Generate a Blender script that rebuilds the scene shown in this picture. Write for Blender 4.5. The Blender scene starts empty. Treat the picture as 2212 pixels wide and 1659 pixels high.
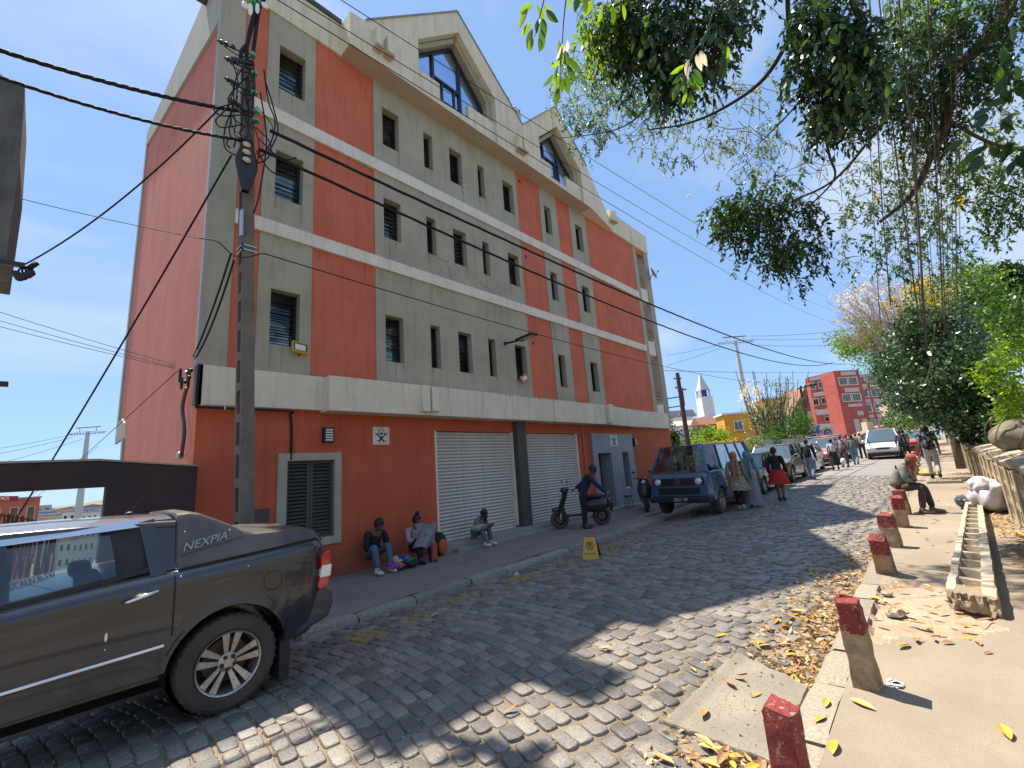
import bpy, bmesh, math, random
import numpy as np
from mathutils import Vector, Matrix
random.seed(7); rng = np.random.default_rng(7)
sc = bpy.context.scene
COL = sc.collection

# ------------------------------------------------------------------ camera
R = np.array([[0.6882396811416679, 0.09306699491756429, 0.7194891769575338],
              [-0.7219476108023228, 0.18565259059616535, 0.6665768994360296],
              [-0.07153872069627039, -0.9781981650268757, 0.1949629743803169]])
FPX, CX, CY, EYE = 948.8214747968287, 1106.0, 829.5, 1.65
cam = bpy.data.cameras.new('camera'); camo = bpy.data.objects.new('camera', cam); COL.objects.link(camo)
cam.sensor_width = 36; cam.lens = FPX / 2212 * 36; cam.clip_start = 0.05; cam.clip_end = 6000
mw = Matrix.Identity(4)
for i in range(3):
    mw[i][0] = R[i, 0]; mw[i][1] = -R[i, 1]; mw[i][2] = -R[i, 2]
mw[2][3] = EYE
camo.matrix_world = mw
sc.camera = camo

# ------------------------------------------------------------------ light
SUNV = Vector((-0.38, 6.8, 14.9)).normalized()
sun_el = math.asin(SUNV.z); sun_az = math.atan2(SUNV.x, SUNV.y)
world = bpy.data.worlds.new('World'); sc.world = world; world.use_nodes = True
wn, wl = world.node_tree.nodes, world.node_tree.links
wn.clear()
wo = wn.new('ShaderNodeOutputWorld'); bg = wn.new('ShaderNodeBackground')
sky = wn.new('ShaderNodeTexSky'); sky.sky_type = 'NISHITA'; sky.sun_disc = False
sky.sun_elevation = sun_el; sky.sun_rotation = sun_az
sky.air_density = 1.0; sky.dust_density = 0.6; sky.ozone_density = 1.5; sky.altitude = 1200
tc = wn.new('ShaderNodeTexCoord'); mp = wn.new('ShaderNodeMapping'); mp.inputs['Scale'].default_value = (1.1, 2.6, 3.2)
mp.inputs['Rotation'].default_value = (0.3, 0.5, 0.6)
nz = wn.new('ShaderNodeTexNoise'); nz.inputs['Scale'].default_value = 1.3; nz.inputs['Detail'].default_value = 7; nz.inputs['Roughness'].default_value = 0.5
nz.inputs['Distortion'].default_value = 0.6
rp = wn.new('ShaderNodeValToRGB'); rp.color_ramp.elements[0].position = 0.44; rp.color_ramp.elements[0].color = (0, 0, 0, 1)
rp.color_ramp.elements[1].position = 0.68; rp.color_ramp.elements[1].color = (0.5, 0.5, 0.5, 1)
mx = wn.new('ShaderNodeMix'); mx.data_type = 'RGBA'
wl.new(tc.outputs['Generated'], mp.inputs['Vector']); wl.new(mp.outputs[0], nz.inputs['Vector']); wl.new(nz.outputs['Fac'], rp.inputs[0])
gm = wn.new('ShaderNodeGamma'); gm.inputs['Gamma'].default_value = 0.35; wl.new(sky.outputs[0], gm.inputs[0])
tn = wn.new('ShaderNodeMix'); tn.data_type = 'RGBA'; tn.blend_type = 'MULTIPLY'; tn.inputs['Factor'].default_value = 1; wl.new(gm.outputs[0], tn.inputs[6]); tn.inputs[7].default_value = (1.2, 1.68, 2.42, 1)
wl.new(rp.outputs[0], mx.inputs['Factor']); wl.new(tn.outputs[2], mx.inputs[6]); mx.inputs[7].default_value = (4.0, 4.2, 4.4, 1)
wl.new(mx.outputs[2], bg.inputs['Color']); bg.inputs['Strength'].default_value = 0.128
wl.new(bg.outputs[0], wo.inputs[0])
sl = bpy.data.lights.new('sun', 'SUN'); sl.energy = 5.0; sl.angle = math.radians(0.5); sl.color = (1.0, 0.92, 0.80)
so = bpy.data.objects.new('sun', sl); COL.objects.link(so); so.location = (0, 0, 40)
so.rotation_euler = SUNV.to_track_quat('Z', 'Y').to_euler()
sc.view_settings.view_transform = 'Standard'; sc.view_settings.look = 'None'
sc.view_settings.exposure = 0.92; sc.view_settings.gamma = 1; sc.view_settings.use_curve_mapping = False
sc.cycles.max_bounces = 6; sc.cycles.diffuse_bounces = 4; sc.cycles.glossy_bounces = 3; sc.cycles.transparent_max_bounces = 8
sc.cycles.use_denoising = True

# ------------------------------------------------------------------ measuring helpers (survey of the place: rays from the eye point)
EYEP = np.array([0, 0, EYE])
def _ray(px, py): return R @ np.array([px - CX, py - CY, FPX])
def W(px, py, d): return Vector(EYEP + _ray(px, py) / FPX * d)          # point d metres ahead
def PY(px, py, y):
    r = _ray(px, py); return Vector(EYEP + r * (y / r[1]))               # on a plane parallel to the front wall
def PX(px, py, x):
    r = _ray(px, py); return Vector(EYEP + r * (x / r[0]))
def gz(x): return 0.015 * x if x < 15 else 0.225 + 0.03 * (x - 15)
YL, YR = 5.95, 0.93
def rz(x, y):
    return gz(x) - 0.03 - (0.0218 if y > 3 else 0.0163) * (y - 3) ** 2
def lz(x): return gz(x) - 0.12

# ------------------------------------------------------------------ materials
MATS = {}
def mat(name, c, c2=None, sc_=3.0, rough=0.8, metal=0.0, bump=0.0, bs=40.0, spec=0.5, coat=0.0, streak=None, sstr=0.5, speck=None, spk=90, trans=0.0, alpha=1.0, sub=None, stretch=(1, 1, 1), det=5, thr=(0.35, 0.7), splash=None):
    if name in MATS: return MATS[name]
    m = bpy.data.materials.new(name); m.use_nodes = True; n, l = m.node_tree.nodes, m.node_tree.links
    b = n['Principled BSDF']; b.inputs['Roughness'].default_value = rough; b.inputs['Metallic'].default_value = metal
    b.inputs['Specular IOR Level'].default_value = spec; b.inputs['Coat Weight'].default_value = coat; b.inputs['Coat Roughness'].default_value = 0.04
    b.inputs['Transmission Weight'].default_value = trans; b.inputs['Alpha'].default_value = alpha
    t = n.new('ShaderNodeTexCoord'); mpn = n.new('ShaderNodeMapping'); mpn.inputs['Scale'].default_value = stretch
    l.new(t.outputs['Object'], mpn.inputs[0])
    def noise(s, d=det, vec=None):
        q = n.new('ShaderNodeTexNoise'); q.inputs['Scale'].default_value = s; q.inputs['Detail'].default_value = d; q.inputs['Roughness'].default_value = 0.62
        l.new(vec or mpn.outputs[0], q.inputs['Vector']); return q
    cur = None
    if c2 is not None:
        q = noise(sc_); r = n.new('ShaderNodeValToRGB'); e = r.color_ramp.elements
        e[0].position = thr[0]; e[0].color = (*c, 1); e[1].position = thr[1]; e[1].color = (*c2, 1)
        l.new(q.outputs['Fac'], r.inputs[0]); cur = r.outputs[0]
    else:
        b.inputs['Base Color'].default_value = (*c, 1)
    def over(cur, col, fac_out):
        x = n.new('ShaderNodeMix'); x.data_type = 'RGBA'; l.new(fac_out, x.inputs['Factor'])
        if cur is None: x.inputs[6].default_value = (*c, 1)
        else: l.new(cur, x.inputs[6])
        x.inputs[7].default_value = (*col, 1); return x.outputs[2]
    if streak is not None:
        mp2 = n.new('ShaderNodeMapping'); mp2.inputs['Scale'].default_value = (5, 5, 0.45); l.new(t.outputs['Object'], mp2.inputs[0])
        q = noise(1.6, 6, mp2.outputs[0]); r = n.new('ShaderNodeValToRGB'); e = r.color_ramp.elements
        e[0].position = 0.5; e[0].color = (0, 0, 0, 1); e[1].position = 0.78; e[1].color = (sstr,) * 3 + (1,)
        l.new(q.outputs['Fac'], r.inputs[0]); cur = over(cur, streak, r.outputs[0])
    if splash is not None:      # dirt thrown up by rain and feet
        sx = n.new('ShaderNodeSeparateXYZ'); l.new(t.outputs['Object'], sx.inputs[0]); q = noise(5, 6); ad = n.new('ShaderNodeMath'); ad.operation = 'MULTIPLY_ADD'; ad.inputs[1].default_value = 1.3; l.new(q.outputs['Fac'], ad.inputs[0]); ng = n.new('ShaderNodeMath'); ng.operation = 'MULTIPLY'; ng.inputs[1].default_value = -1; l.new(sx.outputs[2], ng.inputs[0]); l.new(ng.outputs[0], ad.inputs[2])
        mr = n.new('ShaderNodeMapRange'); mr.inputs[1].default_value = -.05; mr.inputs[2].default_value = .75; mr.inputs[4].default_value = .75; l.new(ad.outputs[0], mr.inputs[0]); cur = over(cur, splash, mr.outputs[0])
    if speck is not None:
        q = noise(spk, 2, t.outputs['Object']); r = n.new('ShaderNodeValToRGB'); e = r.color_ramp.elements
        e[0].position = 0.58; e[0].color = (0, 0, 0, 1); e[1].position = 0.68; e[1].color = (0.8,) * 3 + (1,)
        l.new(q.outputs['Fac'], r.inputs[0]); cur = over(cur, speck, r.outputs[0])
    if cur is not None: l.new(cur, b.inputs['Base Color'])
    if bump:
        q = noise(bs, 4, t.outputs['Object']); bp = n.new('ShaderNodeBump'); bp.inputs['Strength'].default_value = bump; bp.inputs['Distance'].default_value = 0.02
        l.new(q.outputs['Fac'], bp.inputs['Height']); l.new(bp.outputs[0], b.inputs['Normal'])
    if sub:
        b.inputs['Subsurface Weight'].default_value = 0
    MATS[name] = m; return m

def leafmat(name, c, c2, tl=0.45, rough=0.45):
    m = bpy.data.materials.new(name); m.use_nodes = True; n, l = m.node_tree.nodes, m.node_tree.links
    b = n['Principled BSDF']; b.inputs['Roughness'].default_value = rough
    g = n.new('ShaderNodeNewGeometry'); r = n.new('ShaderNodeValToRGB'); e = r.color_ramp.elements
    e[0].color = (*c, 1); e[1].color = (*c2, 1); l.new(g.outputs['Random Per Island'], r.inputs[0]); l.new(r.outputs[0], b.inputs['Base Color'])
    tr = n.new('ShaderNodeBsdfTranslucent'); hs = n.new('ShaderNodeHueSaturation'); hs.inputs['Value'].default_value = 1.6; hs.inputs['Saturation'].default_value = 1.15
    l.new(r.outputs[0], hs.inputs['Color']); l.new(hs.outputs[0], tr.inputs[0])
    ms = n.new('ShaderNodeMixShader'); ms.inputs[0].default_value = tl; l.new(b.outputs[0], ms.inputs[1]); l.new(tr.outputs[0], ms.inputs[2])
    l.new(ms.outputs[0], n['Material Output'].inputs[0]); return m

def randmat(name, c, c2, rough=0.6, bump=0.3, bs=60, c3=None):
    """colour varies from one object (or loose piece) to the next"""
    m = bpy.data.materials.new(name); m.use_nodes = True; n, l = m.node_tree.nodes, m.node_tree.links
    b = n['Principled BSDF']
    g = n.new('ShaderNodeNewGeometry'); oi = n.new('ShaderNodeObjectInfo'); ad = n.new('ShaderNodeMath'); ad.operation = 'ADD'
    fr = n.new('ShaderNodeMath'); fr.operation = 'FRACT'
    l.new(g.outputs['Random Per Island'], ad.inputs[0]); l.new(oi.outputs['Random'], ad.inputs[1]); l.new(ad.outputs[0], fr.inputs[0])
    r = n.new('ShaderNodeValToRGB'); e = r.color_ramp.elements; e[0].color = (*c, 1); e[1].color = (*c2, 1)
    if c3: x = e.new(0.5); x.color = (*c3, 1)
    l.new(fr.outputs[0], r.inputs[0])
    t = n.new('ShaderNodeTexCoord')
    q = n.new('ShaderNodeTexNoise'); q.inputs['Scale'].default_value = bs; q.inputs['Detail'].default_value = 4
    geo = n.new('ShaderNodeNewGeometry'); l.new(geo.outputs['Position'], q.inputs['Vector'])
    q2 = n.new('ShaderNodeTexNoise'); q2.inputs['Scale'].default_value = 1.4; q2.inputs['Detail'].default_value = 4; l.new(geo.outputs['Position'], q2.inputs['Vector'])
    mr = n.new('ShaderNodeMapRange'); mr.inputs[1].default_value = 0.3; mr.inputs[2].default_value = 0.7; mr.inputs[3].default_value = 0.72; mr.inputs[4].default_value = 1.25
    l.new(q.outputs['Fac'], mr.inputs[0])
    mm = n.new('ShaderNodeMix'); mm.data_type = 'RGBA'; mm.blend_type = 'MULTIPLY'; mm.inputs['Factor'].default_value = 1
    l.new(r.outputs[0], mm.inputs[6]); l.new(mr.outputs[0], mm.inputs[7])
    l.new(mm.outputs[2], b.inputs['Base Color'])
    mr2 = n.new('ShaderNodeMapRange'); mr2.inputs[1].default_value = 0.3; mr2.inputs[2].default_value = 0.7; mr2.inputs[3].default_value = rough - 0.12; mr2.inputs[4].default_value = rough + 0.15
    l.new(q2.outputs['Fac'], mr2.inputs[0]); l.new(mr2.outputs[0], b.inputs['Roughness'])
    bp = n.new('ShaderNodeBump'); bp.inputs['Strength'].default_value = bump; bp.inputs['Distance'].default_value = 0.01
    l.new(q.outputs['Fac'], bp.inputs['Height']); l.new(bp.outputs[0], b.inputs['Normal'])
    return m

# ------------------------------------------------------------------ object helpers
def tag(o, label=None, cat=None, group=None, kind=None):
    if label: o['label'] = label
    if cat: o['category'] = cat
    if group: o['group'] = group
    if kind: o['kind'] = kind
    return o
def empty(name, loc=(0, 0, 0), label=None, cat=None, group=None, rz_=0):
    o = bpy.data.objects.new(name, None); COL.objects.link(o); o.location = loc; o.rotation_euler = (0, 0, rz_)
    o.empty_display_size = 0.1
    return tag(o, label, cat, group)
def link(name, me, m=None, parent=None, smooth=False, world_coords=True):
    if m is not None: me.materials.append(m)
    o = bpy.data.objects.new(name, me); COL.objects.link(o)
    if smooth:
        for p in me.polygons: p.use_smooth = True
        if smooth != True:
            me.set_sharp_from_angle(angle=math.radians(smooth))
    if parent is not None:
        o.parent = parent
        if world_coords:       # mesh was written in world coordinates
            o.matrix_parent_inverse = Matrix.Identity(4)
            bw = Matrix.LocRotScale(parent.location, parent.rotation_euler, parent.scale)
            pp = parent.parent
            if pp is not None: bw = Matrix.LocRotScale(pp.location, pp.rotation_euler, pp.scale) @ bw
            me.transform(bw.inverted())
    return o
def dup(root, loc=None, rz_=None, scale=None, label=None, group=None):
    def cp(o, par):
        c = o.copy(); COL.objects.link(c); c.parent = par
        for ch in o.children: cp(ch, c)
        return c
    r = cp(root, root.parent)
    if loc is not None: r.location = loc
    if rz_ is not None: r.rotation_euler[2] = rz_
    if scale is not None: r.scale = scale if hasattr(scale, '__len__') else (scale,) * 3
    if label: r['label'] = label
    if group: r['group'] = group
    return r

class MB:
    def __init__(s): s.v = []; s.f = []
    def add(s, vs, fs):
        k = len(s.v); s.v += [tuple(a) for a in vs]; s.f += [tuple(i + k for i in f) for f in fs]; return s
    def box(s, x0, x1, y0, y1, z0, z1):
        return s.add([(x0, y0, z0), (x1, y0, z0), (x1, y1, z0), (x0, y1, z0), (x0, y0, z1), (x1, y0, z1), (x1, y1, z1), (x0, y1, z1)],
                     [(0, 3, 2, 1), (4, 5, 6, 7), (0, 1, 5, 4), (1, 2, 6, 5), (2, 3, 7, 6), (3, 0, 4, 7)])
    def obox(s, c, ux, uy, uz):   # oriented box: centre, half vectors
        c, ux, uy, uz = map(Vector, (c, ux, uy, uz)); vs = []
        for k in (-1, 1):
            for a, b in ((-1, -1), (1, -1), (1, 1), (-1, 1)): vs.append(c + ux * a + uy * b + uz * k)
        return s.add(vs, [(0, 3, 2, 1), (4, 5, 6, 7), (0, 1, 5, 4), (1, 2, 6, 5), (2, 3, 7, 6), (3, 0, 4, 7)])
    def beam(s, a, b, w, h=None, up=(0, 0, 1)):
        a, b = Vector(a), Vector(b); d = (b - a); u = Vector(up)
        if abs(d.normalized().dot(u)) > 0.98: u = Vector((1, 0, 0))
        sx = d.cross(u).normalized(); sz = sx.cross(d).normalized(); h = h or w
        return s.obox((a + b) / 2, d / 2, sx * w / 2, sz * h / 2)
    def tube(s, pts, r, n=6, cap=True):
        pts = [Vector(p) for p in pts]; rs = r if hasattr(r, '__len__') else [r] * len(pts)
        k = len(s.v); prev = None
        for i, p in enumerate(pts):
            d = (pts[min(i + 1, len(pts) - 1)] - pts[max(i - 1, 0)])
            if d.length < 1e-9: d = Vector((0, 0, 1))
            d.normalize()
            if prev is None:
                a = d.orthogonal().normalized()
            else:
                a = (prev - d * prev.dot(d))
                a = a.normalized() if a.length > 1e-6 else d.orthogonal().normalized()
            prev = a; b = d.cross(a)
            for j in range(n):
                t = 2 * math.pi * j / n; s.v.append(tuple(p + (a * math.cos(t) + b * math.sin(t)) * rs[i]))
        for i in range(len(pts) - 1):
            for j in range(n):
                j2 = (j + 1) % n; s.f.append((k + i * n + j, k + i * n + j2, k + (i + 1) * n + j2, k + (i + 1) * n + j))
        if cap:
            s.f.append(tuple(k + j for j in reversed(range(n)))); e = k + (len(pts) - 1) * n; s.f.append(tuple(e + j for j in range(n)))
        return s
    def lathe(s, c, prof, n=16, ax=(0, 0, 1), cap=True, sx=1, sy=1):
        c = Vector(c); ax = Vector(ax).normalized(); a = ax.orthogonal().normalized() if abs(ax.z) < .99 else Vector((1, 0, 0)); b = ax.cross(a); k = len(s.v)
        for r, h in prof:
            for j in range(n):
                t = 2 * math.pi * j / n; s.v.append(tuple(c + a * (math.cos(t) * r * sx) + b * (math.sin(t) * r * sy) + ax * h))
        m = len(prof)
        for i in range(m - 1):
            for j in range(n):
                j2 = (j + 1) % n; s.f.append((k + i * n + j, k + i * n + j2, k + (i + 1) * n + j2, k + (i + 1) * n + j))
        if cap:
            s.f.append(tuple(k + j for j in reversed(range(n)))); e = k + (m - 1) * n; s.f.append(tuple(e + j for j in range(n)))
        return s
    def prism(s, poly, a, b, axis='y'):
        n = len(poly)
        if axis == 'y': P = lambda p, t: (p[0], t, p[1])
        elif axis == 'x': P = lambda p, t: (t, p[0], p[1])
        else: P = lambda p, t: (p[0], p[1], t)
        vs = [P(p, a) for p in poly] + [P(p, b) for p in poly]
        return s.add(vs, [tuple(range(n)), tuple(range(2 * n - 1, n - 1, -1))] + [(i, i + n, (i + 1) % n + n, (i + 1) % n) for i in range(n)])
    def grid(s, nu, nv, fn, closeu=False):
        k = len(s.v)
        for i in range(nu):
            for j in range(nv): s.v.append(tuple(fn(i / (nu - 1) if not closeu else i / nu, j / (nv - 1))))
        for i in range(nu if closeu else nu - 1):
            for j in range(nv - 1):
                i2 = (i + 1) % nu; s.f.append((k + i * nv + j, k + i2 * nv + j, k + i2 * nv + j + 1, k + i * nv + j + 1))
        return s
    def ball(s, c, rx, ry=None, rz_=None, nu=12, nv=8, rot=None):
        ry = ry or rx; rz_ = rz_ or rx; c = Vector(c); vs = []; fs = []
        for j in range(nv + 1):
            ph = math.pi * j / nv
            for i in range(nu):
                t = 2 * math.pi * i / nu; p = Vector((rx * math.sin(ph) * math.cos(t), ry * math.sin(ph) * math.sin(t), rz_ * math.cos(ph)))
                if rot: p = rot @ p
                vs.append(c + p)
        for j in range(nv):
            for i in range(nu):
                i2 = (i + 1) % nu; fs.append((j * nu + i, (j + 1) * nu + i, (j + 1) * nu + i2, j * nu + i2))
        return s.add(vs, fs)
    def mesh(s, name):
        me = bpy.data.meshes.new(name); me.from_pydata(s.v, [], s.f); me.update()
        bm = bmesh.new(); bm.from_mesh(me); bmesh.ops.recalc_face_normals(bm, faces=bm.faces); bm.to_mesh(me); bm.free()
        return me
    def build(s, name, m, parent=None, smooth=False, bevel=0, world_coords=True, **kw):
        o = link(name, s.mesh(name), m, parent, smooth, world_coords)
        if bevel:
            b = o.modifiers.new('bevel', 'BEVEL'); b.width = bevel; b.segments = 2; b.limit_method = 'ANGLE'; b.angle_limit = math.radians(40)
        if kw: tag(o, **kw)
        return o

def sag(a, b, s, n=16):
    a, b = Vector(a), Vector(b); return [a.lerp(b, i / n) - Vector((0, 0, s * 4 * (i / n) * (1 - i / n))) for i in range(n + 1)]
def curve(pts, n=8):
    """smooth line through points (Catmull-Rom)"""
    P = [Vector(p) for p in pts]; P = [P[0] * 2 - P[1]] + P + [P[-1] * 2 - P[-2]]; out = []
    for i in range(1, len(P) - 2):
        for k in range(n):
            t = k / n; a, b, c, d = P[i - 1], P[i], P[i + 1], P[i + 2]
            out.append(0.5 * ((2 * b) + (c - a) * t + (2 * a - 5 * b + 4 * c - d) * t * t + (3 * b - a - 3 * c + d) * t ** 3))
    out.append(P[-2]); return out

def text(name, s, m, size, loc, rot, parent=None, ext=0.002, shear=0, align='CENTER'):
    cu = bpy.data.curves.new(name, 'FONT'); cu.body = s; cu.size = size; cu.align_x = align; cu.align_y = 'CENTER'; cu.extrude = ext; cu.shear = shear
    t = bpy.data.objects.new(name, cu); COL.objects.link(t); t.matrix_world = Matrix.LocRotScale(Vector(loc), rot, None)
    dg = bpy.context.evaluated_depsgraph_get(); dg.update(); me = bpy.data.meshes.new_from_object(t.evaluated_get(dg))
    me.transform(t.matrix_world); bpy.data.objects.remove(t); me.name = name
    return link(name, me, m, parent)
FACE = Matrix(((1, 0, 0), (0, 0, -1), (0, 1, 0))).to_euler()      # lettering that faces -y

def leaves_mesh(name, pts, size, droop=0.6, asp=0.4, dirs=None, jitter=0.35):
    """one folded four-cornered leaf per point"""
    N = len(pts); pts = np.asarray(pts, float)
    d = rng.normal(size=(N, 3)) if dirs is None else np.asarray(dirs, float) + rng.normal(size=(N, 3)) * 0.4
    d[:, 2] -= droop * (1 if dirs is None else 0.3); d /= np.linalg.norm(d, axis=1)[:, None] + 1e-9
    u = rng.normal(size=(N, 3)); w = np.cross(d, u); w /= np.linalg.norm(w, axis=1)[:, None] + 1e-9; nn = np.cross(d, w)
    L = size * (1 + rng.uniform(-jitter, jitter, N))[:, None]
    v0 = pts; v2 = pts + d * L; mid = pts + d * L * 0.45 + nn * L * 0.08
    v1 = mid + w * L * asp / 2 - nn * L * .1; v3 = mid - w * L * asp / 2 - nn * L * .1
    vs = np.stack([v0, v1, v2, v3], 1).reshape(-1, 3)
    me = bpy.data.meshes.new(name); me.vertices.add(4 * N); me.vertices.foreach_set('co', vs.ravel())
    me.loops.add(6 * N); idx = (np.arange(N)[:, None] * 4 + np.array([0, 1, 2, 0, 2, 3])).ravel()
    me.loops.foreach_set('vertex_index', idx.astype(np.int32)); me.polygons.add(2 * N)
    me.polygons.foreach_set('loop_start', (np.arange(2 * N) * 3).astype(np.int32)); me.polygons.foreach_set('loop_total', np.full(2 * N, 3, np.int32))
    me.update(calc_edges=True); return me

# ------------------------------------------------------------------ shared materials
m_red = mat('terracotta_render', (0.53, 0.125, 0.065), (0.62, 0.165, 0.09), 1.1, 0.85, bump=0.35, bs=120, streak=(0.34, 0.07, 0.04), sstr=0.7)
m_redg = mat('terracotta_render_street_level', (0.54, 0.115, 0.048), (0.45, 0.088, 0.04), 1.1, 0.85, bump=0.35, bs=120, streak=(0.26, 0.045, 0.03), sstr=0.5, splash=(.17, .075, .05))
m_redside = mat('terracotta_render_weathered', (0.55, 0.17, 0.12), (0.46, 0.12, 0.09), 0.7, 0.85, bump=0.3, bs=90, streak=(0.30, 0.09, 0.10), sstr=0.75)
m_grey = mat('grey_render', (0.35, 0.32, 0.235), (0.44, 0.405, 0.30), 0.9, 0.88, bump=0.35, bs=110, streak=(0.22, 0.2, 0.155), sstr=0.5)
m_greyd = mat('dark_grey_paint', (0.055, 0.057, 0.05), (0.07, 0.07, 0.062), 2, 0.7, bump=0.2)
m_cream = mat('cream_render', (0.66, 0.585, 0.44), (0.74, 0.665, 0.52), 1.3, 0.85, bump=0.3, bs=80, streak=(0.3, 0.27, 0.2), sstr=0.55)
m_white = mat('white_render', (0.78, 0.71, 0.6), (0.68, 0.61, 0.5), 1.5, 0.85, bump=0.2, streak=(0.4, 0.37, 0.3), sstr=0.5)
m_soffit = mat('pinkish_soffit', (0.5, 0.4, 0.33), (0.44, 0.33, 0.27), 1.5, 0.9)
m_black = mat('black_metal', (0.012, 0.012, 0.013), None, rough=0.45)
m_rubber = mat('black_rubber', (0.018, 0.018, 0.018), (0.03, 0.028, 0.025), 6, 0.75, bump=0.2)
m_cable = mat('cable_sheath', (0.012, 0.013, 0.016), None, rough=0.75, spec=.3)
m_steel = mat('galvanised_steel', (0.45, 0.46, 0.47), (0.32, 0.33, 0.34), 5, 0.4, 0.8)
m_chrome = mat('chrome', (0.75, 0.75, 0.76), None, rough=0.12, metal=1.0)
m_glassd = mat('dark_window_glass', (0.015, 0.02, 0.022), None, rough=0.04, spec=0.9, coat=0.6)
m_glassb = mat('reflective_glass', (0.35, 0.45, 0.6), None, rough=0.03, metal=0.85)
m_conc = mat('weathered_concrete', (0.30, 0.255, 0.19), (0.42, 0.37, 0.29), 5, 0.92, bump=0.6, bs=35, speck=(0.16, 0.13, 0.09), spk=70)
m_concg = mat('grey_concrete', (0.25, 0.235, 0.20), (0.33, 0.31, 0.27), 3, 0.92, bump=0.5, bs=60, speck=(0.13, 0.12, 0.1), spk=120)
m_pave = mat('pavement_screed', (0.25, 0.205, 0.152), (0.35, 0.285, 0.21), 0.8, 0.92, bump=0.35, bs=130, speck=(0.19, 0.145, 0.095), spk=120)
m_pavel = mat('worn_grey_pavement', (0.2, 0.165, 0.145), (0.26, 0.22, 0.19), 1.2, 0.85, bump=0.4, bs=90, speck=(0.12, 0.1, 0.085), spk=60)
m_bed = mat('sandy_joint_fill', (0.22, 0.172, 0.118), (0.32, 0.255, 0.175), 9, 0.95, bump=0.8, bs=90, speck=(0.14, 0.1, 0.06), spk=70)
m_asph = mat('worn_asphalt', (0.2, 0.185, 0.17), (0.27, 0.25, 0.225), 1.5, 0.85, bump=0.3, bs=150)
m_soil = mat('dry_soil', (0.16, 0.12, 0.07), (0.26, 0.2, 0.12), 2, 0.95, bump=0.5, bs=20)
m_bark = mat('grey_bark', (0.1, 0.08, 0.06), (0.18, 0.15, 0.12), 8, 0.9, bump=0.7, bs=30)
m_barkd = mat('dark_bark', (0.035, 0.028, 0.022), (0.07, 0.055, 0.04), 10, 0.9, bump=0.7, bs=40)
# ================================================================== GROUND
def sm(t): t = min(1, max(0, t)); return t * t * (3 - 2 * t)
def terrain(x, y):
    g = gz(max(-10, min(x, 62))) - 0.42
    if y > 8.6:
        near = -9.5 * sm((y - 9.2) / 16) * (1 - sm((x - 16) / 14)) - 3.5 * sm((y - 14) / 40) * sm((x - 16) / 14)
        far = -16 * sm((y - 30) / 120) * (1 - sm((x - 60) / 150)) + 14 * sm((math.hypot(x, y) - 300) / 900)
        return g + near + far
    if y < -0.9:
        return g + 1.2 * sm((-y - 0.95) / 0.5) + 5 * sm((-y - 3) / 25)
    return g + (8 * sm((x - 60) / 200))
xs = sorted(set([-1200, -700, -400, -200, -100, -60, -40, -25, -15] + list(range(-10, 64, 2)) + [70, 80, 95, 120, 160, 220, 300, 450, 700, 1200, 2000]))
ys = sorted(set([-900, -400, -200, -100, -50, -30, -20, -14, -9, -6, -4.5, -3, -2, -1.5, -1.2, -0.95, -0.8, 0, 3, 6, 8.5, 9.2, 11, 14, 18, 22, 26, 32, 40, 55, 75, 100, 140, 200, 280, 380, 500, 700, 1000, 1500, 2200]))
g = MB(); n = len(ys)
g.v = [(x, y, terrain(x, y)) for x in xs for y in ys]
g.f = [(i * n + j, (i + 1) * n + j, (i + 1) * n + j + 1, i * n + j + 1) for i in range(len(xs) - 1) for j in range(n - 1)]
g.build('ground', mat('hillside_ground', (0.12, 0.12, 0.06), (0.24, 0.19, 0.12), 0.08, 0.95, bump=0.4, bs=3), smooth=True, kind='structure')

road = MB()
road.grid(70, 22, lambda u, v: (lambda x, y: (x, y, rz(x, y) - 0.010))(-9 + 35 * u, 0.80 + (6.15 - 0.80) * v))
road = road.build('road', m_bed, smooth=True, kind='structure')
MB().grid(60, 16, lambda u, v: (lambda x, y: (x, y, rz(x, y) - 0.004))(23.4 + 40 * u, 0.75 + (6.3 - 0.75) * v)).build('asphalt_roadway', m_asph, smooth=True, kind='structure')
MB().grid(30, 12, lambda u, v: (lambda x, y: (x, y, rz(x, 5.95) - 0.012))(-9 + 11.4 * u, 5.9 + 2.5 * v)).build('forecourt', m_pavel, smooth=True, kind='structure')

def cobble_mesh(name, seed, rough_=1.0):
    r = random.Random(seed); vs = []; fs = []; n = 10
    def ring(s, z, wob):
        for j in range(n):
            t = 2 * math.pi * (j + .5) / n; c, s_ = math.cos(t), math.sin(t)
            e = 0.42; x = math.copysign(abs(c) ** e, c) * .5; y = math.copysign(abs(s_) ** e, s_) * .5
            vs.append((x * s * (1 + wob[j]), y * s * (1 + wob[j] * .6), z + (r.uniform(-.003, .003) if z > -0.01 else 0)))
    w = [r.uniform(-.07, .05) for _ in range(n)]
    ring(1, -0.055, w); ring(1, -0.010, w); ring(0.965, -0.0022, w); ring(0.82, 0.0008, w)
    vs.append((0, 0, 0.0015))
    for k in range(3):
        for j in range(n): j2 = (j + 1) % n; fs.append((k * n + j, k * n + j2, (k + 1) * n + j2, (k + 1) * n + j))
    for j in range(n): fs.append((3 * n + j, 3 * n + (j + 1) % n, 4 * n))
    return np.array(vs), fs
m_cob = randmat('granite_sett', (0.125, 0.114, 0.103), (0.265, 0.236, 0.196), 0.5, 0.5, 70, c3=(0.195, 0.175, 0.154))
m_coby = randmat('yellow_painted_sett', (0.30, 0.21, 0.08), (0.22, 0.17, 0.1), 0.6, 0.35, 70)
CV = [cobble_mesh('c', 10 + i) for i in range(10)]
cob_me = []
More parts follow.
